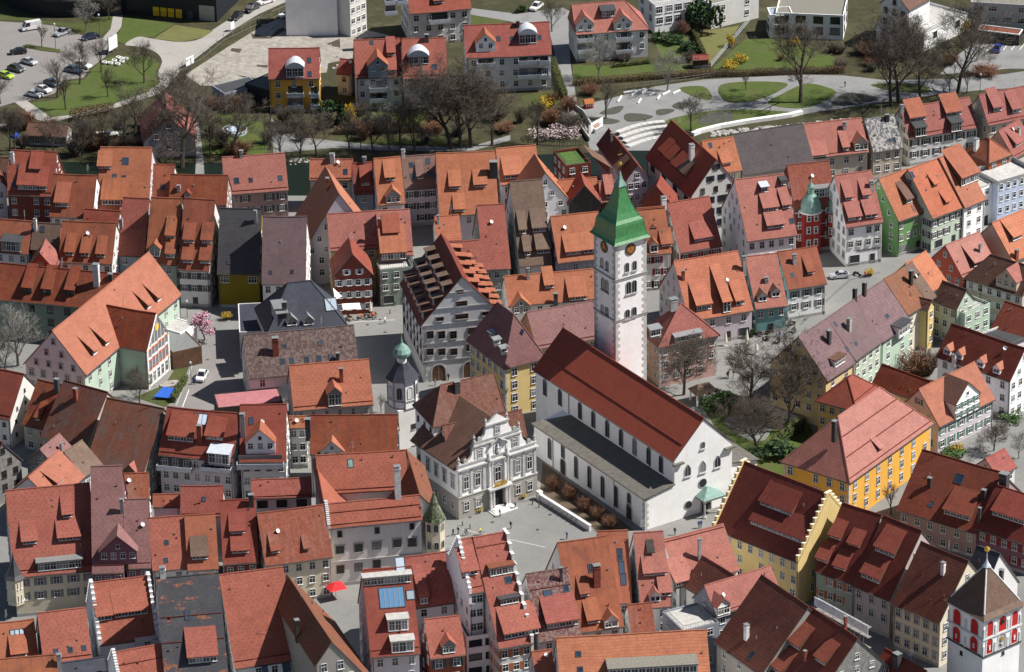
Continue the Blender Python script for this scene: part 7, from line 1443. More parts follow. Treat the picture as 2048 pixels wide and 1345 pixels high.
for lb, x, y, c, dx, dy, k in (('white camper van at the car park edge', 242, 228, 'white', -70, 12, 'van'), ('silver estate car parked below the grass strip', 478, 268, 'silver', -40, 16, 'suv'), ('dark blue hatchback on the bend below the path', 695, 302, 'navy', -60, 12, 'car'), ('black car parked beside the grass island', 140, 415, 'black', -60, 5, 'car'), ('dark van-like car between silver roadster and lime car', 125, 545, 'darkgrey', 60, 20, 'suv'), ('silver roadster parked in the middle row', 225, 492, 'silver', 60, 18, 'car'), ('lime green car at the end of the middle row', 45, 598, 'lime', 60, 18, 'car'), ('blue car under the bare tree at the lawn edge', 568, 555, 'bluegrey', 55, 12, 'suv'), ('white car behind the blue car at the lawn edge', 635, 520, 'white', 60, 14, 'suv'), ('blue-grey car beside two white cars', 398, 655, 'bluegrey', 60, 22, 'car'), ('white saloon between the blue-grey car and the white estate', 335, 705, 'white', 60, 20, 'car'), ('white estate car at the end of the row', 265, 742, 'white', 60, 14, 'car'), ('black car parked by the hall wall', 1820, 145, 'black', -40, 30, 'suv'), ('black car behind the one by the hall wall', 1925, 85, 'black', -40, 30, 'suv')): CAR(lb, x, y, c, (x+dx, y+dy), k, g)
T('A2')
for lb, x, y, c, dx, dy, k in (('white compact car in front of the plain white block', 292, 132, 'white', -50, 10, 'suv'), ('white estate car on the road above the excavation', 120, 28, 'white', -50, 16, 'suv'), ('dark car at the road edge above the excavation', 25, 75, 'darkgrey', -40, 20, 'car')): CAR(lb, x, y, c, (x+dx, y+dy), k)
T('A3'); CAR('white people carrier on the access road', 280, 70, 'white', (240, 100), 'suv')
T('A4'); CAR('bright blue car in the garden car park', 1850, 380, 'blue', (1870, 345), 'suv')
T('C1'); CAR('white off-road car parked beside the school', 1552, 990, 'white', (1530, 1030), 'suv')
T('C4'); CAR('silver car in front of the white inn', 1688, 292, 'silver', (1620, 298), 'car')
# boat on trailer
T('A1'); b = P((835, 1065)); e = empty('motor_boat', (b.x, b.y, 0), .25+math.pi*.93, 'white motor boat with dark keel on a trailer in the garden', 'boat')
m = MB(); st = [(-3.2, .0, 1.5), (-2.2, .75, 1.35), (-.8, 1.1, 1.2), (1.2, 1.15, 1.15), (3.0, 1.05, 1.15)]
for (x0, w0, z0), (x1, w1, z1) in zip(st, st[1:]):
    for s in (-1, 1):
        m.face([(x0, s*w0, z0), (x1, s*w1, z1), (x1, s*w1*.75, .75), (x0, s*w0*.7, .95)], 'white_cloth'); m.face([(x0, s*w0*.7, .95), (x1, s*w1*.75, .75), (x1, 0, .35), (x0, 0, .5 if x0 > -3 else 1.2)], 'black')
    m.face([(x0, -w0, z0), (x1, -w1, z1), (x1, w1, z1), (x0, w0, z0)], 'white_cloth')
m.face([(3.0, -1.05, 1.15), (3.0, 1.05, 1.15), (3.0, .8, .75), (3, 0, .35), (3.0, -.8, .75)], 'white_cloth'); m.build('hull', e)
m = MB(); m.prism([(-.7, -.75), (1.0, -.8), (1.0, .8), (-.7, .75)], 1.15, 1.75, 'glass', poly2=[(-.2, -.6), (.9, -.65), (.9, .65), (-.2, .6)]); m.build('windscreen', e)
m = MB(); m.box(1.1, 2.8, -.85, .85, 1.15, 1.42, 'cream_cloth'); m.build('seats', e)
m = MB(); m.box(-3.4, 2.6, -.1, .1, .25, .4, 'metal_grey'); m.box(.6, .8, -1.1, 1.1, .3, .42, 'metal_grey'); m.build('trailer_frame', e)
for s in (-1, 1): link('wheel', CP['car']['wheel'], e, (.7, s*1.15, .3))
T('A1'); b = P((915, 985)); m = MB(); m.lathe([(1.3, 0), (1.35, .4), (1.0, .7), (.5, .9), (0, .95)], 'cloth_black', 10); tag(m.build('covered_pool', None, (b.x, b.y, 0)), 'dark blue covered tub behind the boat', 'pool')
b = P((120, 1055)); m = MB(); m.lathe([(1.1, 0), (1.0, .5), (.6, .9), (0, 1.0)], 'blue_paint', 7); tag(m.build('tarpaulin_heap', None, (b.x, b.y, 0)), 'bright blue tarpaulin heap beside the garden hut', 'tarpaulin')
b = P((1805, 1020)); e = empty('garden_pool', (b.x, b.y, 0), 0, 'round garden pool with partly drawn blue cover', 'pool'); m = MB(); m.lathe([(2.9, 0), (2.9, .9), (2.75, .95), (2.7, .8)], 'metal_light', 20); m.build('rim', e); m = MB(); m.lathe([(2.7, .8), (0, .82)], 'g_pit', 20); m.build('cover', e); m = MB(); m.face([(-2.3, -.6, .86), (.2, -2.3, .86), (1.4, 1.2, .86), (-1.2, 2.0, .86)], 'glass_sky'); m.build('blue_sheet', e)
# dark hall at the top left
T('A1')
e = BOX('black hall with yellow shutters and a grey gate', (380, -250), (380, 60), (1668, 175), 7.5, 'navy', 'gravelroof', name='hall', cat='hall', f=0, a=0, L2=26, par=.6) if False else None
a, c = P((860, 92)), P((1668, 172)); th = math.atan2(c.y-a.y, c.x-a.x); L = (c-a).length
hall = Frame('hall', a, th, 'black hall with four yellow shutters and a grey gate', 'hall'); m = MB(); m.box(0, L, 0, 40, 0, 11, 'navy'); m.build('wall', hall.e, block=True)
for x in (1200, 1258, 1315, 1375):
    q = hall.wh((x, 92+(x-1200)*.14), y=0); m = MB(); m.box(-.8, .8, -.12, 0, -1.15, 1.15, 'yellow_paint'); m.box(-.72, .72, -.16, -.12, -.05, .05, 'wood_orange'); m.build('yellow_shutter', hall.e, (q.x, 0, max(1.3, q.z)))
q = hall.wh((1590, 100), y=0); m = MB(); m.box(-2.0, 2.0, -.12, 0, -2.0, 2.0, 'metal_grey'); m.build('gate', hall.e, (q.x, 0, 2.1))
q = hall.wh((1460, 110), y=0); m = MB(); m.box(-.7, .7, -.1, 0, 0, 2.2, 'metal_dark'); m.build('door', hall.e, (q.x, 0, 0))
a2, c2 = P((-120, 30)), P((520, 160)); th = math.atan2(c2.y-a2.y, c2.x-a2.x); h2 = Frame('hall', a2, th, 'black curved-front hall wing beside the car park', 'hall'); L2_ = (c2-a2).length
m = MB(); pts = [(0, 6), (L2_*.25, 1.6), (L2_*.5, .0), (L2_*.8, .4), (L2_, 2.5), (L2_+10, 9), (L2_+10, 30), (0, 30)]; m.prism(pts, 0, 10, 'navy'); m.build('wall', h2.e, block=True)
m = MB(); m.prism([(x, y-.5 if y < 12 else y) for x, y in pts], 4.2, 4.5, 'metal_dark'); m.build('fascia', h2.e)
# white board stand and round planters
p0, p1 = P((838, 425)), P((905, 385)); e = empty('board_stand', (p0.x, p0.y, 0), math.atan2(p1.y-p0.y, p1.x-p0.x), 'big white board stand on poles beside the car park', 'billboard'); L = (p1-p0).length
for i in range(4): m = MB(); m.box(L*(i%2)/2+.06, L*(i%2+1)/2-.06, -.06, .06, .9+1.7*(i//2), 2.5+1.7*(i//2), 'banner'); m.build('panel', e)
for i in range(3): m = MB(); m.box(L*i/2-.07, L*i/2+.07, .06, .2, 0, 4.6, 'metal_grey'); m.build('post', e)
for i, (x, y) in enumerate(((805, 492), (850, 497), (880, 478), (905, 505), (912, 455), (938, 485), (968, 465), (930, 462))):
    b = P((x, y)); m = MB(); m.lathe([(.45, 0), (.62, .2), (.66, .55), (.55, .62), (.4, .55)], 'banner', 12); m.lathe([(.42, .5), (0, .55)], 'g_earth', 12); tag(m.build('planter', None, (b.x, b.y, .03)), 'round white planter in the cluster beside the board stand', 'planter', 'white planters by the board stand')
for lb, x, y, x2, y2 in (('white notice board at the excavation fence bend', 1430, 525, 1490, 495), ('white notice board on the excavation fence', 1772, 248, 1802, 232)):
    p0, p1 = P((x, y)), P((x2, y2)); L = (p1-p0).length; e = empty('notice_board', (p0.x, p0.y, 0), math.atan2(p1.y-p0.y, p1.x-p0.x), lb, 'sign'); m = MB(); m.box(0, L, -.05, .05, .4, 2.4, 'banner'); m.build('board', e)
    for xx in (.15, L-.15): m = MB(); m.box(xx-.05, xx+.05, .05, .12, 0, 2.5, 'metal_grey'); m.build('post', e)
def FENCE(label, pts, h=1.8, step=3.0, mat='metal_grey', wire=True, name='fence', rails=(.15, 1.0)):
    w = [P(p) for p in pts]; o = w[0]; e = empty(name, (o.x, o.y, 0), 0, label, 'fence')
    for a, b in zip(w, w[1:]):
        L = (b-a).xy.length; n = max(1, int(L/step)); th = math.atan2(b.y-a.y, b.x-a.x)
        k = ('post', h, mat)
        if k not in CACHE: m = MB(); m.box(-.05, .05, -.05, .05, 0, h, mat); CACHE[k] = m.mesh('post')
        for i in range(n+1): p = a.lerp(b, i/n)-o; link('post', CACHE[k], e, (p.x, p.y, 0), th)
        for r in rails:
            m = MB(); m.box(0, L, -.03, .03, h*r-.04, h*r+.04, mat); m.build('rail', e, (a.x-o.x, a.y-o.y, 0), th)
FENCE('wire site fence along the excavation', [(1380, 560), (1560, 455), (1720, 320), (1990, 190), (2300, 60)], 2.0, 3.4)
FENCE('iron garden fence beside the river footpath', [(1870, 1160), (2080, 1150), (2085, 870)], 1.8, 2.0, 'metal_dark')
T('A3'); FENCE('iron railing in front of the blossom bushes', [(285, 1115), (480, 1130), (640, 1120)], 1.2, .6, 'metal_dark'); FENCE('white garden fence between the lawns', [(1920, 170), (1620, 525)], 1.5, 2.2, 'metal_light', rails=(.3, .6, .95)); FENCE('timber fence below the rear garden', [(1620, 525), (1622, 590)], 1.5, 2.2, 'wood_brown')
FENCE('long wooden fence along the park walk', [(960, 690), (1620, 600), (2000, 560)], 1.3, 2.0, 'wood_grey', rails=(.4, .9))
# footbridge with concrete parapets and banner
for lb, pts in (('concrete parapet of the footbridge beside the blossom bed', [(480, 905), (580, 940), (690, 1090)]), ('concrete parapet of the footbridge with the white banner', [(560, 830), (640, 880), (730, 1030)])):
    w = [P(p) for p in pts]; o = w[0]; e = empty('parapet', (o.x, o.y, 0), 0, lb, 'wall')
    for a, b in zip(w, w[1:]): m = MB(); L = (b-a).xy.length; m.box(0, L, -.15, .15, 0, 1.1, 'concrete'); m.build('wall', e, (a.x-o.x, a.y-o.y, 0), math.atan2(b.y-a.y, b.x-a.x))
p0, p1 = P((700, 1030)), P((790, 980)); e = empty('banner', (p0.x, p0.y, 0), math.atan2(p1.y-p0.y, p1.x-p0.x), 'white banner with orange lettering strips at the footbridge', 'banner'); L = (p1-p0).length
m = MB(); m.box(0, L, -.05, .05, .3, 2.6, 'banner'); m.build('sheet', e); m = MB(); m.box(-1.0, -.1, -.05, .05, 0, 2.4, 'concrete'); m.build('post', e)
for z, a_, b_ in ((1.75, .12, .65), (1.35, .2, .8), (1.0, .2, .7)): m = MB(); m.box(L*a_, L*b_, -.07, -.05, z-.12, z+.12, 'wood_orange'); m.build('print_line', e)
b = P((680, 830)); e = empty('play_house', (b.x, b.y, 0), .3, 'little red and orange play house at the lane end', 'play house'); m = MB(); m.box(-1, 1, -.8, .8, .2, 1.5, 'red_paint'); m.build('body', e); m = MB(); m.xprism([(-1.1, 1.4), (1.1, 1.4), (0, 2.3)], -1.2, 1.2, 'wood_orange'); m.build('roof', e)
for i in range(4): m = MB(); m.box(-.8+i*.45, -.6+i*.45, -.86, -.8, .6, 1.2, 'cream_cloth'); m.build('window', e)
# curved seating steps and white wall
plain('stepstone', (.5, .49, .47), var=.2)
e = empty('seating_steps', tuple(P((1100, 1040)))[:2]+(0,), 0, 'white curved seating steps beside the plaza', 'steps'); o = P((1100, 1040))
for i in range(4):
    m = MB(); pts = []
    for t in range(9):
        f = t/8; x = 885+(1260-885)*f+i*26; y = 1035-85*f-18*math.sin(f*3.14)+i*30; pts.append(P((x, y)))
    for a, b in zip(pts, pts[1:]):
        d = (b-a); nrm = Vector((d.y, -d.x, 0)).normalized()*1.5
        q = [a-o, b-o, b-o+nrm, a-o+nrm]; q.reverse(); h = .9-.2*i
        m.face([(p.x, p.y, h) for p in reversed(q)], 'stepstone'); m.face([(q[0].x, q[0].y, 0), (q[1].x, q[1].y, 0), (q[1].x, q[1].y, h), (q[0].x, q[0].y, h)], 'concrete')
    m.build('step', e)
T('P'); pts = [(1385, 272), (1400, 266), (1440, 256), (1490, 247), (1540, 240), (1580, 234), (1604, 228)]; w = [P(p) for p in pts]; o = w[0]; e = empty('garden_wall', (o.x, o.y, 0), 0, 'low white curved wall along the river bank', 'wall'); m = MB()
for a, b in zip(w, w[1:]): m.box(0, 1, 0, 1, 0, 0, 'banner') if False else None
for a, b in zip(w, w[1:]):
    d = (b-a).normalized(); nn = Vector((-d.y, d.x, 0))*.55
    for z0, z1 in ((0, .85),):
        q = [a-o-nn, b-o-nn, b-o+nn, a-o+nn]; m.prism([(p.x, p.y) for p in q], z0, z1, 'banner')
m.build('wall', e)
# river stones
_rr = random.Random(5); rk = []
for s in range(4):
    m = MB(); n = 7; rg = [[(math.cos(6.28*k/n+j*.4)*r*_rr.uniform(.75, 1.2), math.sin(6.28*k/n+j*.4)*r*_rr.uniform(.75, 1.2), z) for k in range(n)] for j, (r, z) in enumerate(((.5, -.1), (.55, .2), (.3, .45)))]
    for a, b in zip(rg, rg[1:]):
        for k in range(n): m.face([a[k], a[(k+1) % n], b[(k+1) % n], b[k]], 'rock')
    m.face(rg[-1], 'rock'); rk.append(m.mesh('river_stone'))
for i in range(210):
    f = _rr.random(); x = 1420+(1720-1420)*f; y = 270-30*f+_rr.uniform(-4, 6); b = P((x, y)); s = _rr.uniform(.5, 1.4)
    tag(link('river_stone', rk[i % 4], None, (b.x, b.y, 0), _rr.uniform(0, 6), sc=(s, s*.8, s*.7)), 'pale grey boulder on the river bank embankment', 'stone', 'river bank stones')
for i in range(36):
    x = 575+_rr.random()*60; y = 318+_rr.random()*12; b = P((x, y)); s = _rr.uniform(.4, .9); tag(link('river_stone', rk[i % 4], None, (b.x, b.y, 0), _rr.uniform(0, 6), sc=(s, s*.8, s*.7)), 'grey stone at the water edge behind the roofs', 'stone', 'water edge stones')
# park play lines
for i, (x, y, x2, y2) in enumerate(((950, 720, 1120, 690), (1010, 740, 1060, 700), (1090, 720, 1130, 695), (1210, 770, 1230, 740), (1250, 735, 1305, 705), (1330, 725, 1385, 700), (1060, 800, 1085, 765), (905, 790, 935, 745), (1150, 740, 1185, 720))):
    a, b = P((x, y, 'A3')), P((x2, y2, 'A3')); m = MB(); L = (b-a).length; m.box(0, L, -.14, .14, 0, .32, 'banner'); tag(m.build('play_kerb', None, (a.x, a.y, .05), math.atan2(b.y-a.y, b.x-a.x)), 'low pale kerb line in the play area', 'kerb', 'kerb lines of the play area')
# bay lines of the garden car park
for i in range(6):
    a, b = P((1705+i*62, 385-i*2, 'A4')), P((1745+i*62, 335-i*2, 'A4')); m = MB(); L = (b-a).length; m.box(0, L, -.08, .08, 0, .012, 'banner'); tag(m.build('bay_line', None, (a.x, a.y, .05), math.atan2(b.y-a.y, b.x-a.x)), 'white painted parking bay line', 'line', 'parking bay lines')
# ------------------------------------------------------------------ people
def person_mesh(name, top, leg, pose):
    J = dict(pel=(0, 0, .95), ch=(0, 0, 1.38), nk=(0, 0, 1.5), hd=(0, -.02, 1.62), hd2=(0, -.02, 1.74))
    if pose == 'walk': J.update(kl=(.09, -.12, .5), fl=(.09, -.18, .06), tl=(.09, -.36, .03), kr=(-.09, .02, .5), fr=(-.09, .25, .09), tr=(-.09, .1, .03), el=(.27, .12, 1.15), hl=(.28, -.05, .92), er=(-.27, -.1, 1.14), hr=(-.28, -.22, .93))
    elif pose == 'ride': J.update(pel=(0, .12, .98), ch=(0, -.14, 1.36), nk=(0, -.2, 1.46), hd=(0, -.25, 1.57), hd2=(0, -.25, 1.69), kl=(.1, -.22, .72), fl=(.1, -.1, .32), tl=(.1, -.26, .3), kr=(-.1, -.1, .58), fr=(-.1, .02, .14), tr=(-.1, -.14, .12), el=(.24, -.34, 1.16), hl=(.2, -.55, 1.02), er=(-.24, -.34, 1.16), hr=(-.2, -.55, 1.02))
    else: J.update(kl=(.1, -.42, .62), fl=(.1, -.42, .12), tl=(.1, -.6, .08), kr=(-.1, -.42, .62), fr=(-.1, -.45, .12), tr=(-.1, -.62, .08), pel=(0, 0, .6), ch=(0, -.06, 1.02), nk=(0, -.08, 1.14), hd=(0, -.1, 1.26), hd2=(0, -.1, 1.38), el=(.25, -.12, .8), hl=(.16, -.34, .7), er=(-.25, -.12, .8), hr=(-.16, -.34, .7))
    c = J['ch']; J['sl'] = (.18, c[1], c[2]+.03); J['sr'] = (-.18, c[1], c[2]+.03); p = J['pel']; J['tpl'] = (.1, p[1], p[2]-.06); J['tpr'] = (-.1, p[1], p[2]-.06)
    names = list(J); ed = [('pel', 'ch'), ('ch', 'nk'), ('nk', 'hd'), ('hd', 'hd2'), ('ch', 'sl'), ('sl', 'el'), ('el', 'hl'), ('ch', 'sr'), ('sr', 'er'), ('er', 'hr'), ('pel', 'tpl'), ('tpl', 'kl'), ('kl', 'fl'), ('fl', 'tl'), ('pel', 'tpr'), ('tpr', 'kr'), ('kr', 'fr'), ('fr', 'tr')]
    rad = dict(pel=.15, ch=.17, nk=.06, hd=.1, hd2=.09, sl=.085, sr=.085, el=.055, er=.055, hl=.045, hr=.045, tpl=.1, tpr=.1, kl=.07, kr=.07, fl=.05, fr=.05, tl=.045, tr=.045)
    me = bpy.data.meshes.new('b'); me.from_pydata([J[n] for n in names], [(names.index(a), names.index(b)) for a, b in ed], []); o = bpy.data.objects.new('b', me); COL.objects.link(o)
    o.modifiers.new('s', 'SKIN'); sv = me.skin_vertices[0].data
    for i, n in enumerate(names): sv[i].radius = (rad[n], rad[n]*.85); sv[i].use_root = n == 'pel'
    o.modifiers.new('u', 'SUBSURF').levels = 1; dg = bpy.context.evaluated_depsgraph_get(); r = bpy.data.meshes.new_from_object(o.evaluated_get(dg)); bpy.data.objects.remove(o)
    r.name = name; r.materials.clear()
    for mt in (top, leg, 'skin', 'cloth_black'): r.materials.append(M_(mt))
    zp, zn = J['pel'][2], J['nk'][2]
    for f in r.polygons:
        z = f.center.z; f.use_smooth = True; f.material_index = 3 if z > J['hd2'][2]-.04 or (z < .1 and pose == 'walk') else 2 if z > zn else 0 if z > zp-.05 or abs(f.center.x) > .17 else 1
    return r
PM = {}
def PERSON(label, x, y, top, leg, pose='walk', to=None, z=0.0):
    k = (top, leg, pose)
    if k not in PM: PM[k] = person_mesh('body', top, leg, pose)
    b = P((x, y), z); t = P(to or (x-30, y)); rz = math.atan2(t.y-b.y, t.x-b.x)+math.pi/2
    o = empty('person', (b.x, b.y, z), rz, label, 'person'); link('body', PM[k], o); return o, b, rz
def bike_mesh():
    m = MB()
    for y in (-.52, .52):
        m.tube([(0, y+.33*math.cos(a*math.pi/8), .34+.33*math.sin(a*math.pi/8)) for a in range(17)], .022, 'tire', 4)
    for a, b in (((0, .52, .34), (0, .08, .32)), ((0, .08, .32), (0, .2, .85)), ((0, .2, .8), (0, -.38, .82)), ((0, .08, .32), (0, -.36, .75)), ((0, -.34, .98), (0, -.52, .34)), ((0, .52, .34), (0, .2, .8)), ((-.25, -.36, 1.0), (.25, -.36, 1.0)), ((0, .12, .9), (0, .32, .92))): m.tube([a, b], .025, 'metal_dark', 4)
    return m.mesh('bicycle')
BM = bike_mesh()
def BIKE(label, x, y, to, rz=None):
    b = P((x, y)); t = P(to); r = math.atan2(t.y-b.y, t.x-b.x)+math.pi/2; o = link('bicycle', BM, None, (b.x, b.y, .0), r); return tag(o, label, 'bicycle')
T('D3')
PERSON('person in a yellow jacket riding a bicycle across the town hall square', 1388, 885, 'cloth_yellow', 'jeans', 'ride', (1300, 905)); BIKE('bicycle under the rider in the yellow jacket', 1388, 885, (1300, 905))
PERSON('person in dark clothes riding a bicycle ahead of the yellow jacket', 1280, 890, 'cloth_black', 'jeans', 'ride', (1190, 905)); BIKE('bicycle under the dark-clothed rider', 1280, 890, (1190, 905))
PERSON('person in black walking across the town hall square', 1620, 838, 'cloth_black', 'cloth_black', 'walk', (1700, 800)); PERSON('person in blue standing beside the town hall steps', 1655, 685, 'cloth_blue', 'jeans', 'walk', (1560, 690)); PERSON('person in dark clothes sitting on the town hall steps', 1578, 672, 'cloth_black', 'jeans', 'sit', (1560, 720), .1)
PERSON('person walking in front of the town hall steps', 1536, 745, 'wood_grey', 'jeans', 'walk', (1600, 730)); PERSON('person in dark clothes at the corner turret', 1178, 893, 'cloth_black', 'jeans', 'walk', (1150, 880)); PERSON('person in dark coat beside the bicycle riders', 1216, 880, 'cloth_black', 'cloth_black', 'walk', (1180, 890))
T('E3'); PERSON('person in dark clothes walking behind the mossy orange roof', 1283, 322, 'cloth_blue', 'cloth_black', 'walk', (1240, 330))
T('D4'); PERSON('person in black pushing a pram before the church gable', 1190, 1040, 'cloth_black', 'cloth_black', 'walk', (1230, 1010)); PERSON('person in blue walking to the church porch', 1375, 990, 'cloth_blue', 'jeans', 'walk', (1400, 960)); PERSON('person in light blue beside the church porch', 1392, 985, 'cloth_blue', 'jeans', 'walk', (1400, 950))
T('C4'); PERSON('person in black walking in the square with folded parasols', 832, 1060, 'cloth_black', 'cloth_black', 'walk', (860, 1000)); PERSON('person in blue sitting outside the turquoise cafe', 1230, 745, 'cloth_blue', 'jeans', 'sit', (1200, 760))
T('C2'); PERSON('person standing by the granary arch', 1832, 850, 'cloth_black', 'cloth_black', 'walk', (1800, 870))
T('C1'); PERSON('person in dark blue beside the white off-road car', 1500, 1035, 'cloth_blue', 'jeans', 'walk', (1480, 1010))
# ------------------------------------------------------------------ street furniture
def PARASOL(label, x, y, h=3.2):
    b = P((x, y)); e = empty('folded_parasol', (b.x, b.y, 0), 0, label, 'parasol'); m = MB(); m.tube([(0, 0, 0), (0, 0, h)], .04, 'metal_grey', 6); m.lathe([(.4, 0), (.4, .1), (.05, .12)], 'concrete', 8); m.build('pole', e)
    m = MB(); m.lathe([(.1, .7), (.36, .9), (.3, 1.7), (.18, 2.6), (.06, h-.05), (0, h)], 'cream_cloth', 8); m.build('canopy', e)
T('C4')
for lb, x, y in (('folded cream parasol beside the pink hipped house', 812, 815), ('folded cream parasol in the middle of the square', 908, 915), ('folded cream parasol by the turquoise cafe', 975, 800), ('folded cream parasol nearest the yellow-beige house', 1048, 880)): PARASOL(lb, x, y, 3.4)
T('C2'); PARASOL('folded cream parasol at the red gable restaurant', 1235, 345, 3.2)
def TABLE(label, x, y, mat='wood_orange', group=None):
    b = P((x, y)); e = empty('cafe_table', (b.x, b.y, 0), _rr.uniform(0, 3), label, 'table', group); m = MB(); m.prism([(.55*math.cos(a), .55*math.sin(a)) for a in [k*math.pi/4 for k in range(8)]], .7, .76, mat); m.build('table_top', e)
    m = MB(); m.tube([(0, 0, 0), (0, 0, .7)], .05, 'metal_dark', 5); m.lathe([(.3, 0), (.05, .05)], 'metal_dark', 6); m.build('leg', e)
def CHAIR(label, x, y, mat='wood_dark', group=None, rz=None):
    k = ('chair', mat)
    if k not in CACHE:
        s = MB(); s.box(-.22, .22, -.22, .22, .43, .48, mat); bk_ = MB(); bk_.box(-.22, .22, .18, .23, .48, .92, mat); l = MB(); l.box(-.025, .025, -.025, .025, 0, .44, 'metal_dark'); CACHE[k] = (s.mesh('seat'), bk_.mesh('backrest'), l.mesh('leg'))
    b = P((x, y)); e = empty('cafe_chair', (b.x, b.y, 0), _rr.uniform(0, 6.28), label, 'chair', group); s, bk_, l = CACHE[k]; link('seat', s, e); link('backrest', bk_, e)
    for sx in (-.19, .19):
        for sy in (-.19, .19): link('leg', l, e, (sx, sy, 0))
T('C2')
for x, y in ((1075, 385), (1165, 370), (1250, 365)): TABLE('orange-topped cafe table outside the red gable restaurant', x, y, group='restaurant terrace tables')
for x, y in ((1060, 370), (1100, 395), (1145, 385), (1190, 380), (1180, 355), (1230, 350), (1270, 380), (1275, 350), (1215, 375), (1050, 400)): CHAIR('dark chair on the red gable restaurant terrace', x, y, group='restaurant terrace chairs')
T('C4')
for x, y in ((1070, 730), (1130, 770), (1160, 710), (1200, 660), (1270, 680), (1320, 655), (1215, 790), (1335, 710)): TABLE('small dark cafe table outside the turquoise cafe', x, y, 'wood_dark', 'turquoise cafe tables')
for i in range(30):
    x, y = ((1070, 730), (1130, 770), (1160, 710), (1200, 660), (1270, 680), (1320, 655), (1215, 790), (1335, 710))[i % 8]; CHAIR('dark chair outside the turquoise cafe', x+_rr.uniform(-32, 32), y+_rr.uniform(-18, 18), group='turquoise cafe chairs')
def TUB(label, x, y, kind='green', s=.9):
    b = P((x, y)); e = empty('plant_tub', (b.x, b.y, 0), 0, label, 'plant tub'); m = MB(); m.lathe([(.45*s, 0), (.6*s, .6*s), (.5*s, .6*s)], 'wood_dark', 8); m.build('tub', e); link('plant', SV[kind], e, (0, 0, .45*s), sc=(1.4*s, 1.4*s, 1.1*s))
T('D3'); TUB('plant tub with yellow flowers left of the town hall portal', 1375, 712, 'forsythia', .8); TUB('plant tub with yellow flowers right of the town hall portal', 1712, 605, 'forsythia', .8)
T('C1'); TUB('square planter with yellow flowers in the school square', 1745, 535, 'forsythia', 1.1)
T('C4'); TUB('dark tub with a bush beside the inn motorbike', 1920, 275, 'forsythia', 1.0); TUB('potted shrub at the pink house shop window', 800, 700, 'dark', 1.3); TUB('potted shrub between cafe and shop window', 1005, 745, 'dark', 1.2)
T('C4'); b = P((1820, 275)); e = empty('motorcycle', (b.x, b.y, 0), .9, 'black motorcycle in front of the white inn', 'motorcycle')
for y in (-.7, .7): m = MB(); m.tube([(-.07, y, .32), (.07, y, .32)], .32, 'tire', 12); m.build('wheel', e)
m = MB(); m.prism([(-.16, -.5), (.16, -.5), (.2, .5), (-.2, .5)], .4, .85, 'car_black', poly2=[(-.1, -.35), (.1, -.35), (.14, .6), (-.14, .6)]); m.tube([(0, -.7, .32), (0, -.45, 1.05)], .05, 'metal_grey', 5); m.tube([(-.35, -.42, 1.05), (.35, -.42, 1.05)], .03, 'metal_dark', 5); m.build('body', e)
# awnings, banners, walls
def SHEET(name, label, cat, pts, zs, mat, t=.06):
    w = [P(p, z) for p, z in zip(pts, zs)]; o = w[0].copy(); m = MB(); q = [p-o for p in w]; n = (q[1]-q[0]).cross(q[2]-q[0]).normalized()*t
    m.face(q, mat); m.face([p-n for p in reversed(q)], mat)
    for i in range(len(q)): j = (i+1) % len(q); m.face([q[i], q[i]-n, q[j]-n, q[j]], mat)
    return tag(m.build(name, None, tuple(o)), label, cat)
T('C2'); SHEET('awning', 'white awning in front of the red gable restaurant', 'awning', [(1012, 262), (1150, 255), (1160, 300), (1022, 308)], (3.4, 3.4, 2.7, 2.7), 'white_cloth')
SHEET('awning', 'white sail awning behind the slate hall', 'awning', [(945, 140), (1015, 205), (960, 230)], (6.5, 5, 5), 'white_cloth')
BOX('low shed with faded pink metal roof beside the orange dotted house', None, (60, 1062), (560, 1012), 3.8, 'wood_dark', 'pinkmetal', name='shed', cat='shed', L2=6.5, par=.1, f=0, a=0)
T('C4'); SHEET('awning', 'cream awning of the turquoise cafe', 'awning', [(1020, 620), (1160, 585), (1165, 605), (1030, 640)], (3.2, 3.2, 2.6, 2.6), 'cream_cloth')
SHEET('awning', 'cream awning over the shop window beside the cafe', 'awning', [(870, 655), (980, 635), (985, 650), (875, 672)], (3.0, 3.0, 2.6, 2.6), 'cream_cloth')
T('C1'); SHEET('tarpaulin', 'bright blue tarpaulin over the school sandpit', 'tarpaulin', [(1255, 1052), (1355, 1068), (1300, 1142), (1180, 1130)], (.9, .7, .5, .7), 'blue_paint')
b = P((1305, 1035)); m = MB(); m.prism([(2.2*math.cos(a), 1.3*math.sin(a)) for a in [k*math.pi/8 for k in range(16)]], 0, .25, 'g_sand'); tag(m.build('sandpit', None, (b.x, b.y, .02), .5), 'oval sandpit beside the blue tarpaulin', 'sandpit')
T('E2'); b = P((1045, 770)); e = empty('market_parasol', (b.x, b.y, 0), .4, 'bright red square parasol in the lane', 'parasol'); m = MB(); m.prism([(-1.7, -1.7), (1.7, -1.7), (1.7, 1.7), (-1.7, 1.7)], 2.3, 3.1, 'red_cloth', poly2=[(-.1, -.1), (.1, -.1), (.1, .1), (-.1, .1)]); m.build('canopy', e); m = MB(); m.tube([(0, 0, 0), (0, 0, 2.6)], .05, 'metal_grey', 5); m.build('pole', e)
T('E5')
plain('scaf', (.58, .62, .68), var=.3, scale=1.5); a, b = P((388, 765), 7.0), P((800, 990), 7.0); L = (b-a).length; e = empty('scaffold', (a.x, a.y, 0), math.atan2(b.y-a.y, b.x-a.x), 'scaffold with pale blue-white netting in front of the sage green house', 'scaffold')
m = MB(); m.box(0, L, -.05, .05, 5.3, 7.0, 'scaf'); m.build('netting', e)
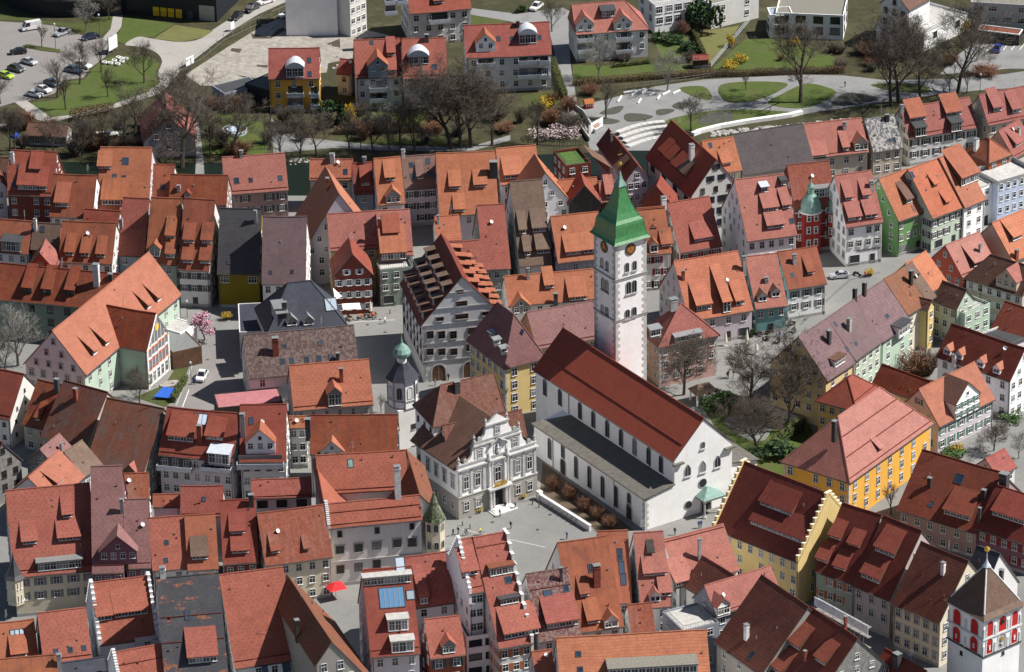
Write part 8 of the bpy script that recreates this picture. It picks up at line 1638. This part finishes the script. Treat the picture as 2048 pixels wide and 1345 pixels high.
for i in range(int(L/2.4)+1):
    for yy in (.1, 1.0): m = MB(); m.tube([(i*2.4, yy, 0), (i*2.4, yy, 7.1)], .04, 'metal_grey', 5); m.build('standard', e)
for z in (2.2, 4.4, 6.4): m = MB(); m.box(0, L, .12, .98, z, z+.06, 'wood_grey'); m.build('deck', e)
T('D4'); w = [P(p) for p in ((150, 765), (540, 1010))]; d = (w[1]-w[0]); e = empty('forecourt_wall', tuple(w[0])[:2]+(0,), math.atan2(d.y, d.x), 'low pale wall between the town hall square and the church', 'wall'); m = MB(); m.box(0, d.length, -.25, .25, 0, 1.2, 'wall_greywhite'); m.build('wall', e); m = MB(); m.box(-.05, d.length+.05, -.33, .33, 1.2, 1.32, 'stonecap'); m.build('coping', e); m = MB(); m.box(-.5, .5, -.5, .5, 0, 1.8, 'wall_offwhite'); m.build('pier', e)
for i in range(7):
    f = (i+.5)/9; BIKE('bicycle leaning against the low pale forecourt wall', 205+(500-205)*f, 815+(1010-815)*f, (205+(500-205)*f+60, 815+(1010-815)*f-12))['group'] = 'bicycles at the forecourt wall'
T('D4'); w = [P(p) for p in ((1860, -60), (2150, 130))]; d = w[1]-w[0]
T('C4'); w = [P(p) for p in ((820, 1215), (1110, 1300), (1400, 1420))]; e = empty('garden_wall', tuple(w[0])[:2]+(0,), 0, 'stone wall between the square and the church garden', 'wall')
for a, b in zip(w, w[1:]): m = MB(); L = (b-a).length; m.box(0, L, -.25, .25, 0, 1.5, 'wall_stone'); m.build('wall', e, tuple((a-w[0]).xy)+(0,), math.atan2(b.y-a.y, b.x-a.x))
b = P((640, 1240)); e = empty('pavilion', (b.x, b.y, 0), .4, 'little shingled pavilion with white pillars beside the church garden', 'pavilion'); m = MB(); m.prism([(-2.6, -2), (2.6, -2), (2.6, 2), (-2.6, 2)], 2.5, 4.0, 'roof_brownmoss', poly2=[(-1.2, -.1), (1.2, -.1), (1.2, .1), (-1.2, .1)]); m.build('roof', e)
for sx in (-2.1, 0, 2.1):
    for sy in (-1.6, 1.6): m = MB(); m.box(sx-.15, sx+.15, sy-.15, sy+.15, 0, 2.55, 'wall_white'); m.build('pillar', e)
# litter bins, lamps, bollards
def LAMP(label, x, y, h=4.5):
    b = P((x, y)); e = empty('street_lamp', (b.x, b.y, 0), 0, label, 'street lamp'); m = MB(); m.tube([(0, 0, 0), (0, 0, h)], [.08, .05], 'metal_dark', 6); m.build('post', e); m = MB(); m.lathe([(.1, h-.1), (.22, h+.05), (.25, h+.4), (.1, h+.55), (0, h+.6)], 'metal_light', 8); m.build('lamp_head', e)
T('C1'); LAMP('street lamp at the corner of the school street', 1470, 1030); LAMP('street lamp with globe beside the white shuttered house', 1440, 520, 3.5)
T('A1'); LAMP('tall lamp post beside the car park', 428, 372, 6); LAMP('lamp post beside the footpath junction', 768, 300, 6)
T('A4'); LAMP('lamp post by the river bank trees', 1718, 715, 5)

for i in range(90):
    f, g_ = _rr.random(), _rr.random(); x, y = 385+f*380, 62+g_*100; y -= (x-385)*.06
    if y < 175-(x-385)*.38+20 or y > 165: continue
    b = P((x, y, 'P')); s = _rr.uniform(.3, 1.0); tag(link('rubble_stone', rk[i % 4], None, (b.x, b.y, .03), _rr.uniform(0, 6), sc=(s*1.3, s, s*.5)), 'broken rubble lump on the excavated ground', 'stone', 'rubble on the excavation')
for i in range(26):
    x, y = 560+_rr.uniform(-40, 150), 50+_rr.uniform(-6, 22); b = P((x, y, 'P')); s = _rr.uniform(.5, 1.6); tag(link('rubble_stone', rk[i % 4], None, (b.x, b.y, .03), _rr.uniform(0, 6), sc=(s*1.3, s, s*.6)), 'broken rubble lump on the heap by the white block', 'stone', 'rubble heap')
T('A1'); BOX('dark blue-grey site hut beside the excavation', (1715, 690), (1725, 720), (1990, 640), 4.0, 'bluegrey', 'metal_dark', name='site_hut', cat='hut', L2=6, par=.1, f=0, a=0)
T('A2'); BOX('black garage block beside the yellow house', None, (-40, 640), (150, 700), 5, 'navy', 'metal_dark', name='garage', cat='garage', L2=9, par=.1, f=0, a=0)

# ------------------------------------------------------------------ street detail
_mh = MB(); _mh.lathe([(.34, 0), (.34, .012), (.3, .018), (0, .018)], 'metal_dark', 12); _mh = _mh.mesh('manhole_cover')
for lb, pts in (('manhole cover in the town hall square', ((940, 1035), (985, 1045), (1075, 1060), (1010, 1080), (1100, 1030))), ('manhole cover in the lane by the inn', ((1650, 590), (1665, 560), (1610, 640), (1740, 548))), ('manhole cover in the square with folded parasols', ((1460, 740), (1500, 700), (1440, 780))), ('manhole cover beside the granary', ((735, 650), (770, 665), (705, 690), (760, 640))), ('manhole cover in the school street', ((430, 690), (400, 760), (440, 640), (395, 790), (415, 720)))):
    for p in pts: b = P((*p, 'P')); tag(link('manhole_cover', _mh, None, (b.x, b.y, .022)), lb, 'manhole cover', lb.replace('manhole cover', 'manhole covers'))
def STRIP(label, pts, w, mat, z):
    v = [P((*p, 'P')) for p in pts]; o = v[0]; m = MB()
    for a, b in zip(v, v[1:]): d = (b-a).normalized(); n_ = Vector((-d.y, d.x, 0))*w/2; m.face([a-o-n_, b-o-n_, b-o+n_, a-o+n_], mat)
    tag(m.build('paving_band', None, (o.x, o.y, z)), label, None, None, 'structure')
groundmat('g_band', (.13, .13, .128), (.17, .168, .165), sc=1); groundmat('g_bandlight', (.34, .34, .33), (.40, .395, .385), sc=1)
STRIP('dark gutter band across the town hall square', [(900, 1040), (990, 1010), (1075, 1000)], .5, 'g_band', .012); STRIP('pale band before the town hall', [(925, 1060), (1000, 1075), (1090, 1095)], .4, 'g_bandlight', .013); STRIP('dark gutter band down the inn lane', [(1760, 545), (1700, 560), (1655, 600), (1600, 650)], .5, 'g_band', .012)
STRIP('pale paving band in the granary square', [(700, 645), (790, 640)], .6, 'g_bandlight', .012); STRIP('dark paving band in the granary square', [(716, 675), (800, 668)], .4, 'g_band', .013); STRIP('pale kerb line of the school street', [(352, 812), (382, 738), (392, 700)], .35, 'g_bandlight', .03); STRIP('white parking line in the school street', [(365, 815), (378, 780)], .15, 'banner', .034); STRIP('dark gutter band in the parasol square', [(1430, 700), (1500, 690), (1560, 655)], .4, 'g_band', .012)
_bo = MB(); _bo.lathe([(.1, 0), (.1, .85), (.13, .9), (.05, .98), (0, 1.0)], 'metal_dark', 8); _bo = _bo.mesh('bollard')
for lb, pts in (('dark bollard before the town hall wall', ((925, 1052), (940, 1058), (1065, 1010), (1078, 1016))), ('dark bollard at the granary square edge', ((710, 625), (722, 622), (790, 612), (780, 628)))):
    for p in pts: b = P((*p, 'P')); tag(link('bollard', _bo, None, (b.x, b.y, 0)), lb, 'bollard', lb.replace('bollard', 'bollards'))
T('P')
for lb, x, y, a, l, to in (('person in grey walking past the granary arch', 870, 772, 'wood_grey', 'jeans', (900, 760)), ('person in red walking in the granary square', 745, 640, 'red_cloth', 'jeans', (720, 650)), ('person in white shirt near the restaurant tables', 770, 648, 'white_cloth', 'jeans', (740, 640)), ('person in dark coat crossing the inn lane', 1640, 580, 'cloth_black', 'jeans', (1600, 600)), ('person with a red jacket in the inn lane', 1730, 556, 'red_cloth', 'cloth_black', (1700, 560)), ('person in beige coat in the parasol square', 1478, 745, 'cream_cloth', 'jeans', (1500, 720)), ('person in black by the pink hipped house door', 1455, 758, 'cloth_black', 'jeans', (1440, 740)), ('person on the park walk beside the leaf-shaped lawn', 1690, 175, 'cloth_blue', 'jeans', (1650, 180)), ('person in orange on the plaza', 1290, 248, 'wood_orange', 'jeans', (1260, 250)), ('person in grey in the school square', 430, 668, 'wood_grey', 'jeans', (410, 680))): PERSON(lb, x, y, a, l, 'walk', to)
# ------------------------------------------------------------------ leave out windows that nothing can see
bpy.context.view_layer.update()
_v, _f = [], []
for o, vs, fs in BLOCK:
    mw = o.matrix_world; k = len(_v); _v += [mw @ v for v in vs]; _f += [tuple(i+k for i in f) for f in fs]
bvh = BVHTree.FromPolygons(_v, _f); gone = 0
eyes = [CAM, CAM+RGT*60, CAM-RGT*60]
for par, loc, rz, w, h, kind, fr, gl, shut, keep, name in WINS:
    mw = par.matrix_world @ Matrix.Translation(loc) @ Matrix.Rotation(rz, 4, 'Z')
    n = (mw.to_3x3() @ Vector((0, -1, 0))).normalized(); vis = keep
    for eye in eyes:
        if vis: break
        for dx, dz in ((0, 0), (w*.4, h*.4), (-w*.4, h*.4), (0, -h*.4)):
            p = mw @ Vector((dx, -.3, dz)); d = eye-p
            if n.dot(d) > 0 and bvh.ray_cast(p+d.normalized()*.05, d.normalized(), 1200)[0] is None: vis = True; break
    if not vis: gone += 1; continue
    o = link(name, win_mesh(w, h, kind, fr, gl), par, loc, rz)
    if shut:
        for s in (-1, 1): link('shutter', slab(w*.5, h, .05, shut, 'shutter'), o, (s*(w*.77), 0, 0))
for o in bpy.data.objects:
    if o.type != 'MESH': continue
    t = o
    while t.parent: t = t.parent
    v = random.Random(t.name).random(); o.color = (min(1, max(0, v+(random.Random(o.name).random()-.5)*.25)), 0, 0, 1)
print('windows', len(WINS), 'left out', gone, 'objects', len(bpy.data.objects))
